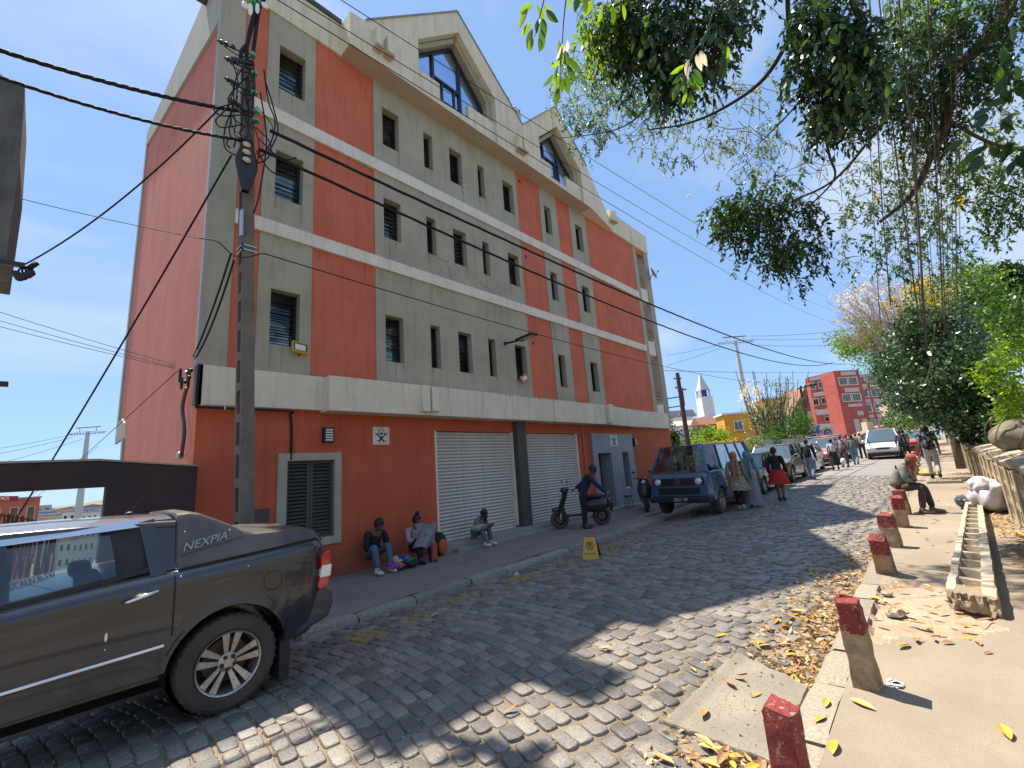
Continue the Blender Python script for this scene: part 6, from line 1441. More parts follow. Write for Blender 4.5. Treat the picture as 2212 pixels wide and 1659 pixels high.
def pylon(px, py, pyb, d, wpx, label, bend=0):
    t = W(px, py, d); sc_ = d / FPX; k = empty('cable_car_pylon', (t.x, t.y, t.z - 20), label, 'pylon')
    r = _ray(px, py); right = Vector((R[0, 0], R[1, 0], R[2, 0])); dirn = Vector((right.x, right.y, 0)).normalized()
    bot = Vector((t.x, t.y, W(px, pyb, d).z)); r0 = wpx * sc_ / 2
    MB().tube([bot, bot.lerp(t, .55), t], [r0 * 1.5, r0 * 1.05, r0 * .7], 14).build('tower', m_pyl, k, smooth=40)
    for s in (-1, 1):
        arm = [t, t + dirn * s * sc_ * 38 * .5 + Vector((0, 0, s * 0)), t + dirn * s * sc_ * 40 - Vector((0, 0, sc_ * 2))]
        b = MB()
        for o in (0, sc_ * 5): b.tube([p - Vector((0, 0, o * (1 - .3 * i))) for i, p in enumerate(arm)], sc_ * .8, 5)
        for q in range(6): p = t + dirn * s * sc_ * (4 + 6 * q); b.tube([p, p - Vector((0, 0, sc_ * 5))], sc_ * .5, 4); b.ball(p + Vector((0, 0, -sc_ * 5.5)), sc_ * 1.6, sc_ * 1.6, sc_ * 1.3, 8, 5)
        b.build('roller_arm', m_pyl, k, kind='stuff')
        MB().tube([t + dirn * s * sc_ * 18, t + dirn * s * sc_ * 18 + Vector((0, 0, sc_ * 9))], sc_ * .7, 5).build('strut', m_pyl, k)
    MB().tube([t - dirn * sc_ * 26 + Vector((0, 0, sc_ * 9)), t + dirn * sc_ * 26 + Vector((0, 0, sc_ * 9))], sc_ * 1, 5).build('top_beam', m_black, k)
    MB().tube([bot.lerp(t, .55) + dirn * r0 * 1.3 * math.cos(a) + Vector((0, 0, math.sin(a) * .01)) for a in (0, 3.14)], sc_ * 1, 5).build('platform', m_pyl, k)
    return t, dirn, sc_
t1_, d1_, s1_ = pylon(190, 932, 1165, 140, 10, 'tall grey cable car pylon rising behind the brown beam')
t2_, d2_, s2_ = pylon(1588, 736, 960, 120, 9, 'tall grey cable car pylon between the church spire and the red block')
def hw_(a, b, r, lab): return MB().tube(sag(a, b, (a - b).length * .012, 14), r * .45, 5).build('cable_car_rope', m_cable, label=lab, cat='cable', group='ropes of the cable car line')
for k, (dx, dy, ex, ey) in enumerate(((-35, 4, -120, 985), (-30, 10, -120, 1000), (-10, 16, -120, 1030))): hw_(t1_ + d1_ * s1_ * dx - Vector((0, 0, dy * s1_)), W(ex, ey, 100), .12, 'cable car rope fanning out left from the left pylon')
hw_(W(212, 965, 139), W(60, 1075, 110), .12, 'cable car rope dropping steeply left of the left pylon')
for (xa, ya, xb, yb) in ((1552, 745, 1440, 768), (1556, 752, 1440, 790)): hw_(W(xa, ya, 119), W(xb, yb, 130), .1, 'cable car rope from the right pylon to the building')
for (ya, yb, w_) in ((726, 712, 'topmost'), (733, 728, 'middle'), (745, 744, 'lowest')): hw_(W(1622, ya, 119), W(1840, yb, 90), .1, w_ + ' cable car rope from the right pylon to the trees')

# ================================================================== BACKGROUND UP THE STREET
def quadwall(name, pts, d, m, parent, th=1.5, world=True):
    """flat-fronted block whose front outline is given at real depth d (points measured in the survey), th metres thick"""
    fr = [W(x, y, d) for x, y in pts]; fw = Vector((R[0, 2], R[1, 2], 0)).normalized() * th; n = len(fr)
    vs = fr + [p + fw for p in fr]; return MB().add(vs, [tuple(range(n)), tuple(range(2 * n - 1, n - 1, -1))] + [(i, (i + 1) % n, (i + 1) % n + n, i + n) for i in range(n)]).build(name, m, parent)
# all houses stand upright: build by base point, width direction and height
VR = Vector((R[0, 0], R[1, 0], 0)).normalized(); VF = Vector((R[0, 2], R[1, 2], 0)).normalized()
class House:
    def __init__(s, name, label, cat, px, py, d, yaw=0):
        s.o = W(px, py, d); s.k = d / FPX; s.t = empty(name, tuple(s.o), label, cat); s.u = (Matrix.Rotation(yaw, 3, 'Z') @ VR); s.w = (Matrix.Rotation(yaw, 3, 'Z') @ VF)
    def P(s, a, b, h): return s.o + s.u * a * s.k + s.w * b * s.k + Vector((0, 0, h * s.k))   # in units of picture pixels at that depth
    def block(s, nm, a0, a1, b0, b1, h0, h1, m, par=None):
        vs = [s.P(a, b, h) for h in (h0, h1) for a, b in ((a0, b0), (a1, b0), (a1, b1), (a0, b1))]
        return MB().add(vs, [(0, 3, 2, 1), (4, 5, 6, 7), (0, 1, 5, 4), (1, 2, 6, 5), (2, 3, 7, 6), (3, 0, 4, 7)]).build(nm, m, par or s.t)
    def gable(s, nm, a0, a1, b0, b1, h0, h1, m, along=True):
        am = (a0 + a1) / 2; bm_ = (b0 + b1) / 2
        vs = [s.P(a0, b0, h0), s.P(a1, b0, h0), s.P(a1, b1, h0), s.P(a0, b1, h0)] + ([s.P(a0, bm_, h1), s.P(a1, bm_, h1)] if along else [s.P(am, b0, h1), s.P(am, b1, h1)])
        fs = [(0, 1, 5, 4), (2, 3, 4, 5), (0, 4, 3), (1, 2, 5), (0, 3, 2, 1)] if along else [(1, 2, 5, 4), (3, 0, 4, 5), (0, 1, 4), (2, 3, 5), (0, 3, 2, 1)]
        return MB().add(vs, fs).build(nm, m, s.t)
    def win(s, a, h, w, hh, par=None, frm=None, panes=1, b=0, gl=None):
        f = s.block('window', a - w / 2, a + w / 2, b - .8, b + .2, h, h + hh, frm or m_white, par)
        for i in range(panes):
            x0 = a - w / 2 + w * .08 + (w * .84) * i / panes; s.block('pane', x0, x0 + w * .84 / panes - w * .05, b - 1.1, b - .85, h + hh * .1, h + hh * .9, gl or m_glassd, f)
        return f
# church
m_chw = mat('white_church_wall', (.72, .71, .70), (.64, .63, .62), 1, .8)
ch = House('white_church', 'white church with a square tower and pointed spire, far behind the wooden pole', 'church', 1484, 950, 130, .1)
ch.block('nave', -50, 78, 10, 60, -60, 32, m_chw); ch.gable('nave_roof', -52, 80, 5, 65, 32, 44, wallm('pale_yellow_roof', (.6, .52, .38)))
ch.block('tower', 48, 74, 0, 26, -60, 92, m_chw); ch.block('tower_annex', 38, 78, -3, 28, -60, 48, m_chw)
for a in (52, 68): 
    for b_ in (4, 21): ch.block('belfry_post', a - 5, a - 1, b_ - 2, b_ + 2, 92, 108, m_chw) if a < 60 else ch.block('belfry_post', a + 1, a + 4, b_ - 2, b_ + 2, 92, 108, m_chw)
ch.block('belfry_core', 54, 67, 8, 20, 92, 108, wallm('deep_blue_paint', (.04, .1, .35)))
sp = [ch.P(a, b, 108) for a, b in ((50, 2), (71, 2), (71, 23), (50, 23))] + [ch.P(60, 13, 150)]
MB().add(sp, [(0, 1, 4), (1, 2, 4), (2, 3, 4), (3, 0, 4), (3, 2, 1, 0)]).build('spire', mat('pinkish_spire', (.62, .53, .5), (.55, .47, .44), 2, .7), ch.t)
for i in range(8): ch.win(-40 + i * 12, 4, 5, 12, frm=wallm('pale_arch', (.6, .6, .62)), gl=wallm('blue_shutter', (.1, .16, .3)), b=9)
ch.block('red_plinth', -50, 60, 0, 9, -22, -4, wallm('dark_red_plinth', (.25, .05, .06)))
dr = House('dark_roof_house', 'small house with a curved dark roof left of the church tower', 'house', 1478, 950, 150, 0)
dr.block('wall', -15, 25, 0, 30, -30, 52, m_chw); dr.gable('roof', -22, 34, -4, 34, 50, 66, wallm('dark_slate', (.06, .06, .09))); dr.win(0, 52, 8, 6, b=-1)
# yellow house
m_ye = mat('mustard_wall', (.62, .33, .035), (.52, .27, .03), .5, .85)
yh = House('yellow_house', 'mustard yellow house with white-framed windows behind the bare tree', 'house', 1624, 960, 75, -.15)
yh.block('wall', -48, 40, 0, 60, -60, 68, m_ye); yh.block('wall', 40, 110, 10, 60, -60, 95, m_ye); yh.block('balcony', -55, -5, -14, 0, -8, 26, m_ye)
for a, h in ((-20, 32), (22, 36), (70, 40), (96, 45)): yh.win(a, h, 20, 22, panes=2)
yh.block('roof_slab', -52, 44, -3, 62, 68, 72, m_chw); yh.block('roof_slab', 38, 114, 6, 62, 95, 99, m_chw); yh.block('dark_opening', -20, 10, -1, 0, -24, -12, m_glassd)
# brick gable house
bh = House('brick_house', 'small red brick gabled house between the church and the yellow house', 'house', 1548, 950, 85, .1)
m_bri = mat('pinkish_brick', (.42, .20, .14), (.34, .15, .10), 8, .9, bump=.3)
bh.block('wall', -30, 10, 0, 40, -50, 34, m_bri); bh.gable('roof', -34, 14, -4, 44, 34, 52, mat('brown_tiles', (.28, .13, .08), (.2, .09, .06), 5, .9)); bh.win(-12, 10, 9, 12)
# brown-roofed old house
oh = House('old_tiled_house', 'old house with steep brown tiled roof and gable dormers left of the red block', 'house', 1752, 950, 72, .15)
m_tl = mat('brown_roof_tiles', (.22, .12, .075), (.3, .18, .11), 6, .9, bump=.5, bs=14)
oh.block('wall', -40, 60, 0, 50, -60, 45, mat('cream_old_wall', (.5, .44, .34), (.42, .36, .28), 1, .9)); oh.gable('roof', -44, 56, -8, 58, 56, 116, m_tl, False); oh.block('wall', 56, 70, 0, 50, -60, 40, m_chw)
oh.gable('dormer_roof', -8, 26, -14, 30, 62, 96, m_tl, False); oh.block('dormer_wall', -3, 21, -11, 20, 45, 66, m_chw); oh.gable('dormer_roof', 34, 64, -16, 30, 40, 80, m_tl, False); oh.block('dormer_wall', 38, 60, -13, 20, -10, 44, m_chw)
for a, h in ((9, 48), (49, 12), (-20, 15), (20, 10)): oh.win(a, h, 9, 13, b=-13 if a in (9, 49) else 0)
# red apartment block
m_rb = mat('crimson_painted_concrete', (.42, .07, .06), (.50, .13, .10), 1.2, .85, bump=.3, speck=(.42, .22, .18), spk=9)
rb = House('red_apartment_block', 'crimson apartment block with white panels and white-framed window bands', 'building', 1858, 955, 60, .12)
rb.block('wall', -48, 14, -22, 60, -60, 155, m_rb); rb.block('wall', 14, 110, 0, 60, -60, 128, m_rb)
rb.block('top_storey', 14, 110, 6, 60, 128, 150, mat('beige_attic', (.5, .47, .38), (.42, .4, .32), 1, .85))
for (h, rows) in ((128, 1), (92, 1), (70, 0)):
    pass
for h, sty in ((122, 0), (86, 0)):
    for a in (-28, -4): rb.win(a - 2, h, 22, 18, b=-22, panes=3)
for (a, w, h, hh) in ((-14, 36, 144, 8), (-14, 34, 107, 9), (-14, 34, 75, 6), (-20, 12, 18, 30), (0, 12, 18, 30), (-6, 14, 56, 9), (-10, 24, 0, 8)): rb.block('white_panel', a - w / 2, a + w / 2, -22.9, -22, h, h + hh, mat('chalky_panel', (.6, .55, .5), (.5, .45, .42), 5, .85))
for (h) in (96, 62, 27):
    for a in (36, 66, 94): rb.win(a, h, 25, 20, panes=2)
for h in (118, 84, 50, 14):
    for a in (36, 68, 96): rb.block('white_panel', a - 13, a + 12, -.9, 0, h, h + 8, mat('chalky_panel', (.6, .55, .5)))
for a in (40, 70, 98): rb.win(a, 131, 24, 14, panes=3, b=6)
# its angled west wing
rw = House('red_block_wing', 'angled left wing of the crimson block with rows of small windows', 'building', 1810, 955, 60.2, -.75)
rw.block('wall', -30, 2, 2, 40, -60, 150, m_rb)
for h in (120, 84):
    for a in (-24, -8): rw.win(a, h, 11, 16, b=2, panes=2)
for (a, w, h, hh) in ((-15, 24, 140, 8), (-15, 22, 104, 9), (-14, 28, 62, 12), (-14, 26, 30, 12), (-26, 6, 66, 9)): rw.block('white_panel', a - w / 2, a + w / 2, 1.1, 2, h, h + hh, mat('chalky_panel', (.6, .55, .5)))
for a in (-10,): rw.win(a, 46, 9, 11, b=2)
rw.block('balcony_slab', -40, 10, -14, 2, 14, 16, m_concg); rw.block('balcony_wall', -40, 6, -14, -12, 2, 14, m_rb)
# beige block wall shed
m_blk = mat('beige_blockwork', (.42, .34, .22), (.5, .42, .3), 2, .9, bump=.3)
bs_ = House('block_shed', 'long beige blockwork shed with sloping top behind the white delivery van', 'shed', 1897, 972, 50, .05)
vs = [bs_.P(-56, 0, -20), bs_.P(30, 0, -20), bs_.P(30, 0, 50), bs_.P(-56, 0, 25), bs_.P(-56, 30, -20), bs_.P(30, 30, -20), bs_.P(30, 30, 50), bs_.P(-56, 30, 25)]
MB().add(vs, [(0, 1, 2, 3), (4, 7, 6, 5), (3, 2, 6, 7), (1, 5, 6, 2), (0, 3, 7, 4)]).build('wall', m_blk, bs_.t)
q = [bs_.P(-58, -2, 26), bs_.P(32, -2, 51), bs_.P(32, 32, 51), bs_.P(-58, 32, 26), bs_.P(-58, -2, 28), bs_.P(32, -2, 53), bs_.P(32, 32, 53), bs_.P(-58, 32, 28)]
MB().add(q, [(0, 3, 2, 1), (4, 5, 6, 7), (0, 1, 5, 4), (1, 2, 6, 5), (2, 3, 7, 6), (3, 0, 4, 7)]).build('roof_sheet', wallm('brown_sheet', (.25, .17, .1)), bs_.t)
b = MB()
for i in range(7): b.beam(bs_.P(-56, -.3, -18 + i * 7), bs_.P(30, -.3, -18 + i * 7 + (0 if i < 4 else 4)), .015, .02)
b.build('block_courses', m_concg, bs_.t, kind='stuff')
bs_.block('box_on_roof', -8, 8, 5, 20, 40, 62, wallm('cream_box', (.6, .5, .35)))
# gate fence, lamp post, stalls, signs
gf = empty('slat_fence', tuple(W(1955, 945, 48)), 'yellowish upright slat fence beyond the red car', 'fence')
for i in range(22): a = W(1918 + i * 4.2, 962, 48); b = W(1918 + i * 4.2, 936 + math.sin(i * .4) * 2, 48); MB().beam(a, b, .16, .05).build('slat', wallm('ochre_slat', (.48, .34, .16)), gf)
MB().beam(W(1915, 957, 48.1), W(2012, 957, 48.1), .1, .1).build('rail', m_bark, gf); MB().beam(W(1915, 975, 47.5), W(2030, 975, 47.5), .6, 1.2).build('base_wall', m_blk, gf)
MB().tube([W(1908, 972, 40), W(1897, 905, 40)], .09, 8).build('steel_post', m_steel, label='pale leaning steel post beside the blockwork shed', cat='post')
pw2 = empty('wooden_pole', tuple(W(1487, 975, 24)), 'dark wooden utility pole with crossarms just right of the terracotta building', 'utility pole')
ba, to = W(1485, 985, 24), W(1463, 806, 24); ba.x, ba.y = to.x + .05, to.y; MB().tube([ba, to], [.14, .10], 10).build('shaft', mat('tarred_wood', (.09, .05, .045), (.14, .08, .07), 4, .85, bump=.4), pw2)
MB().beam(W(1461, 836, 24) + VR * -.1, W(1482, 842, 24), .18, .06).build('crossarm', m_conc, pw2); MB().beam(W(1455, 818, 24), W(1472, 817, 24), .06).build('crossarm', m_black, pw2)
MB().tube([W(1474, 842, 23.9), W(1479, 876, 23.9)], .03, 5).build('cable_stub', m_cable, pw2)
b = MB()
for y in (858, 878): b.tube([W(1436, y + 4, 22), W(1474, y - 2, 24)], .03, 5)
b.build('stay_frame', m_cable, pw2)
p2 = empty('street_pole', tuple(W(1738, 930, 58)), 'dark street pole with a crossarm in front of the tiled roof', 'utility pole'); MB().tube([W(1748, 935, 58), W(1729, 838, 58)], [.2, .14], 8).build('shaft', m_barkd, p2); MB().beam(W(1722, 840, 58), W(1765, 830, 58), .15).build('crossarm', m_black, p2)
for i in range(4): MB().ball(W(1730 + i * 10, 836 - i * 2, 58), .14, .14, .2).build('insulator', m_black, p2)
def panel_sign(px0, px1, py0, py1, d, m, label):
    t = empty('street_sign', tuple(W((px0 + px1) / 2, py1, d)), label, 'sign'); MB().add([W(px0, py1, d), W(px1, py1, d), W(px1, py0, d), W(px0, py0, d), W(px0, py1, d + .2), W(px1, py1, d + .2), W(px1, py0, d + .2), W(px0, py0, d + .2)], [(0, 1, 2, 3), (4, 7, 6, 5), (0, 4, 5, 1), (3, 2, 6, 7), (1, 5, 6, 2), (0, 3, 7, 4)]).build('board', m, t)
    for x in (px0 + 3, px1 - 3): MB().tube([W(x, py1, d), W(x, py1 + 25, d)], .05, 5).build('post', m_black, t)
    return t
s1 = panel_sign(1749, 1772, 917, 938, 44, m_white, 'white and blue board on posts above the stalls'); MB().beam(W(1768, 918, 43.9), W(1768, 937, 43.9), .35, .05).build('blue_band', wallm('sign_blue', (.03, .13, .45)), s1); MB().beam(W(1750, 935, 43.9), W(1770, 933, 43.9), .03, .2).build('blue_band', wallm('sign_blue', (.03, .13, .45)), s1)
s2 = panel_sign(1776, 1802, 922, 948, 42, wallm('pale_grey_board', (.5, .5, .52)), 'pale grey board with a round red and dark emblem above the stalls')
b = MB(); c = W(1789, 935, 41.9); 
for i in range(20): a, e = 2 * math.pi * i / 20, 2 * math.pi * (i + 1) / 20; b.beam(c + VR * math.cos(a) * .32 + Vector((0, 0, math.sin(a) * .32)), c + VR * math.cos(e) * .32 + Vector((0, 0, math.sin(e) * .32)), .05, .1)
b.build('emblem_ring', wallm('ink_dark', (.06, .03, .1)), s2); MB().ball(c, .2, .05, .14).build('emblem_core', wallm('emblem_red', (.45, .05, .06)), s2)
for (px, py, w, h, d, c, lab) in ((1800, 962, 40, 14, 44, (.65, .28, .12), 'faded orange market parasol behind the taxis'), (1824, 955, 34, 12, 46, (.03, .10, .45), 'bright blue tarpaulin canopy behind the taxis'), (1764, 966, 26, 14, 42, (.36, .12, .22), 'plum coloured cushion-like canopy behind the first taxi')):
    cc = W(px, py, d); k = d / FPX; t = empty('stall_canopy', tuple(cc - Vector((0, 0, 2))), lab, 'parasol')
    MB().lathe(cc, [(w * k * .55, -h * k * .4), (w * k * .42, -h * k * .05), (.05, h * k * .5)], 10, cap=False).build('canopy', wallm('canopy_%d' % px, c), t, smooth=False); MB().tube([cc, cc - Vector((0, 0, 2.2))], .03, 5).build('pole', m_steel, t)
# corrugated fence and low roofs left of the road
cf = empty('corrugated_fence', tuple(W(1700, 985, 36)), 'silvery corrugated sheet fence behind the parked cars', 'fence')
a, c = W(1640, 990, 30), W(1752, 975, 42); n = 44
for i in range(n): p, q = a.lerp(c, i / n), a.lerp(c, (i + .8) / n); MB().add([p, q, q + Vector((0, 0, 1.25)), p + Vector((0, 0, 1.25)), p.lerp(q, .5) - VF * .08, p.lerp(q, .5) - VF * .08 + Vector((0, 0, 1.25))], [(0, 4, 5, 3), (4, 1, 2, 5)]).build('sheet', mat('corrugated_zinc', (.42, .42, .43), (.33, .32, .32), 3, .45, .5), cf)
rf2 = House('tin_roof_shack', 'long low shack with rusty tin roof behind the corrugated fence', 'shack', 1690, 975, 40, .1)
rf2.block('wall', -60, 66, 4, 30, -30, 14, mat('shack_wall', (.3, .2, .12), (.22, .15, .1), 3, .9))
vs = [rf2.P(-64, -2, 6), rf2.P(68, -2, 26), rf2.P(68, 34, 32), rf2.P(-64, 34, 12), rf2.P(-64, -2, 8), rf2.P(68, -2, 28), rf2.P(68, 34, 34), rf2.P(-64, 34, 14)]
MB().add(vs, [(0, 3, 2, 1), (4, 5, 6, 7), (0, 1, 5, 4), (1, 2, 6, 5), (2, 3, 7, 6), (3, 0, 4, 7)]).build('tin_roof', mat('rusty_tin', (.42, .3, .2), (.32, .2, .12), 3, .7, .2), rf2.t)
gs = House('grey_shack', 'grey concrete shed with flat roof seen past the building corner', 'shed', 1478, 985, 34, .1); gs.block('wall', -20, 50, 0, 30, -30, 32, m_concg); gs.block('roof', -24, 54, -3, 34, 32, 35, m_conc)
gw2 = House('low_garden_wall', 'low plastered garden wall beside the parked cars', 'wall', 1560, 985, 30, .1); gw2.block('wall', -60, 80, 0, 6, -40, 8, mat('garden_wall', (.4, .34, .25), (.3, .25, .18), 1.5, .9))

# ================================================================== RIGHT SIDE
# bollards
m_bol = mat('pebbly_bollard_concrete', (.27, .19, .11), (.44, .34, .21), 9, .93, bump=.9, bs=45, speck=(.13, .1, .07), spk=60)
m_bred = mat('chipped_red_paint', (.27, .04, .034), (.17, .024, .022), 11, .8, bump=.9, bs=45, speck=(.4, .28, .2), spk=38, splash=None)
def bollard(x, y, h, tilt, label, wd=.125, z=None, split=.62):
    z0 = gz(x) - .02 if z is None else z; t = empty('bollard', (x, y, z0), label, 'bollard', 'red-topped concrete bollards along the kerb'); t.rotation_euler = (tilt[0], tilt[1], random.uniform(-.3, .3))
    def blk_(n0, n1, m, nm):
        vs = []; N = 12; rings = 6; fs = []
        for i in range(rings):
            u = n0 + (n1 - n0) * i / (rings - 1); k = 1 - .16 * u
            for j in range(N):
                a = 2 * math.pi * (j + .5) / N; c, s = math.cos(a), math.sin(a); e = .17; px_ = math.copysign(abs(c) ** e, c) * wd / 2 * k; py_ = math.copysign(abs(s) ** e, s) * wd / 2 * k
                vs.append((px_ + random.uniform(-.007, .007), py_ + random.uniform(-.007, .007), u * h + (random.uniform(-.025, .014) if i == rings - 1 and n1 == 1 else 0)))
        fs = [(i * N + j, i * N + (j + 1) % N, (i + 1) * N + (j + 1) % N, (i + 1) * N + j) for i in range(rings - 1) for j in range(N)] + [tuple(range(N)), tuple(range((rings - 1) * N, rings * N))]
        MB().add(vs, fs).build(nm, m, t, smooth=28, world_coords=False)
    blk_(-.1, split, m_bol, 'shaft'); blk_(split + .001, 1, m_bred, 'painted_top'); return t
bollard(2.66, .80, .41, (.06, -.12), 'nearest red-topped bollard, cut off by the bottom of the picture', .15, split=.2)
bollard(3.98, .62, .60, (.0, -.16), 'second nearest bollard, tall and leaning, with a crumpled white paper at its foot', .15, split=.66)
bollard(7.25, .70, .50, (.02, -.38), 'short bollard leaning strongly towards the viewer beyond the sandy hole', .19)
bollard(8.95, .72, .50, (.0, -.10), 'stubby bollard with a rough pebbly shaft and broken painted top', .22)
bollard(10.85, .68, .58, (.0, -.2), 'bollard just in front of the seated old man', .20)
bollard(12.55, .70, .52, (.0, -.12), 'bollard the old man is sitting on', .22)
far = [(17.6, .66, 'first bollard behind the seated old man'), (20.2, .7, 'second bollard behind the seated old man'), (22.3, .68, 'bollard beside the yellow stone block'), (24.3, .7, 'bollard beyond the yellow stone block')]
for x, y, lab in far: bollard(x, y, .58, (.0, random.uniform(-.25, 0)), lab, .2)
for x in (26.5, 28.6, 31, 33.6, 36.5, 39.5): bollard(x, .7, .56, (0, -.1), 'one of the farthest bollards before the red car', .2)
b = MB()
for i in range(14): a = random.uniform(0, 6.28); b.add([(4.08 + .07 * math.cos(a + k) * random.uniform(.4, 1), .48 + .05 * math.sin(a + k), gz(4) + random.uniform(.002, .03)) for k in (0, 1.2, 2.3)], [(0, 1, 2)])
b.build('crumpled_paper', mat('white_tissue', (.8, .8, .8), None, rough=.8), label='crumpled white paper at the foot of the second bollard', cat='paper')
b = MB().ball((22.2, .35, gz(22) + .1), .45, .25, .14, 9, 6); b.v = [(x + random.uniform(-.04, .04), y + random.uniform(-.03, .03), z) for x, y, z in b.v]
b.build('stone_block', mat('yellow_sandstone', (.55, .36, .14), (.45, .3, .14), 4, .9, bump=.5), smooth=35, label='yellowish rough stone block lying on the right pavement', cat='stone')
# concrete ladder-like trough lying on the pavement
tg = empty('concrete_trough', (10, 0, gz(10)), 'long concrete trough with ladder-like cells lying along the right pavement', 'trough')
A0, A1 = Vector((6.12, .17, 0)), Vector((13.75, -.29, 0)); B0, B1 = Vector((5.95, -.16, 0)), Vector((13.7, -.52, 0)); Ht = .16
def tp_(u, v, h): p = A0.lerp(A1, u).lerp(B0.lerp(B1, u), v); return Vector((p.x, p.y, gz(p.x) + .0 + h))
m_tr = mat('pale_trough_concrete', (.40, .34, .25), (.50, .43, .33), 4, .93, bump=.5, bs=45, speck=(.22, .18, .13), spk=60)
def tbox(nm, u0, u1, v0, v1, h0, h1, m=None):
    vs = [tp_(u, v, h) for h in (h0, h1) for u, v in ((u0, v0), (u1, v0), (u1, v1), (u0, v1))]; return MB().add(vs, [(0, 3, 2, 1), (4, 5, 6, 7), (0, 1, 5, 4), (1, 2, 6, 5), (2, 3, 7, 6), (3, 0, 4, 7)]).build(nm, m or m_tr, tg)
for v0, v1 in ((0, .19), (.72, 1)):
    b = MB(); n = 50; vs = []
    for i in range(n + 1):
        u = i / n
        for (v, h) in ((v0, 0), (v1, 0), (v1, Ht), (v0, Ht)): p = tp_(u, v + random.uniform(-.02, .02), h + random.uniform(-.004, .004)); vs.append(p)
    b.add(vs, [(i * 4 + j, i * 4 + (j + 1) % 4, (i + 1) * 4 + (j + 1) % 4, (i + 1) * 4 + j) for i in range(n) for j in range(4)] + [(0, 1, 2, 3), (n * 4 + 3, n * 4 + 2, n * 4 + 1, n * 4)]); b.build('side_beam', m_tr, tg)
tbox('trough_floor', 0, 1, .19, .72, 0, .045)
us = [0.0, .075, .135, .195, .255, .315, .375, .44, .505, .57, .635, .70, .765, .83, .895]
for u in us[1:]: tbox('cross_rung', u, u + .010, .19, .72, .045, Ht - .02)
tbox('end_slab', .895, 1, .19, .72, .045, Ht - .003)
b = MB(); q = [tp_(-.012, .02, 0.0), tp_(-.012, .98, .0), tp_(-.004, .98, Ht), tp_(-.004, .02, Ht)]
vs = []; n = 14
for i in range(n + 1):
    for j, h in enumerate((.0, .05, .1, Ht - .004)): vs.append(tp_(-.010 + random.uniform(-.006, .006), i / n, h))
    vs.append(tp_(.03, i / n, Ht - .003))
b.add(vs, [(i * 5 + j, (i + 1) * 5 + j, (i + 1) * 5 + j + 1, i * 5 + j + 1) for i in range(n) for j in range(4)]); b.build('broken_end', mat('broken_concrete', (.25, .19, .12), (.36, .28, .19), 12, .95, bump=1, bs=30), tg)
# drain grate
gr = MB(); pgr = [(19.0, .36), (19.0, -.40), (20.2, -.42), (20.2, .34)]
zt_ = gz(19.6) + .06; gr = empty('drain_grate', (19.6, 0, gz(19.6)), 'flat slotted concrete grate raised on the right pavement', 'grate')
MB().box(19.0, 20.2, -.42, -.36, gz(19.6) - .02, zt_).box(19.0, 20.2, .30, .36, gz(19.6) - .02, zt_).box(19.0, 19.06, -.36, .30, gz(19.6) - .02, zt_).box(20.14, 20.2, -.36, .30, gz(19.6) - .02, zt_).build('frame', m_conc, gr)
for i in range(12): y = -.34 + i * .054; MB().box(19.06, 20.14, y, y + .032, zt_ - .02, zt_ - .004).build('grate_bar', m_conc, gr)
# garbage sacks
def sack(c, rx, ry, rz_, m, label, seed, par=None):
    r = random.Random(seed); b = MB().ball(c, rx, ry, rz_, 40, 26); P_ = [Vector((r.uniform(-1, 1), r.uniform(-1, 1), r.uniform(-1, 1))).normalized() for _ in range(14)]; out = []
    for v in b.v:
        d = Vector(v) - Vector(c); n_ = Vector((d.x / rx, d.y / ry, d.z / rz_)); k = 1
        for j, p in enumerate(P_): k += .026 * math.sin(n_.dot(p) * (2.5 + j * .7) + j) - .016 * (1 - abs(math.sin(n_.dot(p) * (5 + j) + j * 2))) ** 3 
        w = Vector(c) + d * k; w.z = max(w.z, gz(w.x) + .01 + (.15 if False else 0)); out.append(tuple(w))
    b.v = out; return b.build('garbage_sack', m, label=label, cat='sack', smooth=True)
m_sack = mat('white_woven_plastic', (.6, .59, .62), (.45, .43, .48), 3, .45, bump=.4, bs=14)
sack((13.1, -.62, gz(13) + .30), .55, .30, .36, m_sack, 'big crumpled white garbage sack against the wall at the end of the trough', 1)
sack((12.9, -.52, gz(13) + .52), .3, .17, .17, mat('grey_white_bag', (.45, .44, .46), (.6, .6, .62), 4, .35), 'greyish plastic bag lying on top of the white garbage sack', 2)
sack((13.5, -.22, gz(13) + .16), .22, .12, .13, mat('dark_bin_bag', (.04, .045, .05), (.2, .2, .2), 3, .25), 'small dark plastic bag poking out left of the white sack', 3)
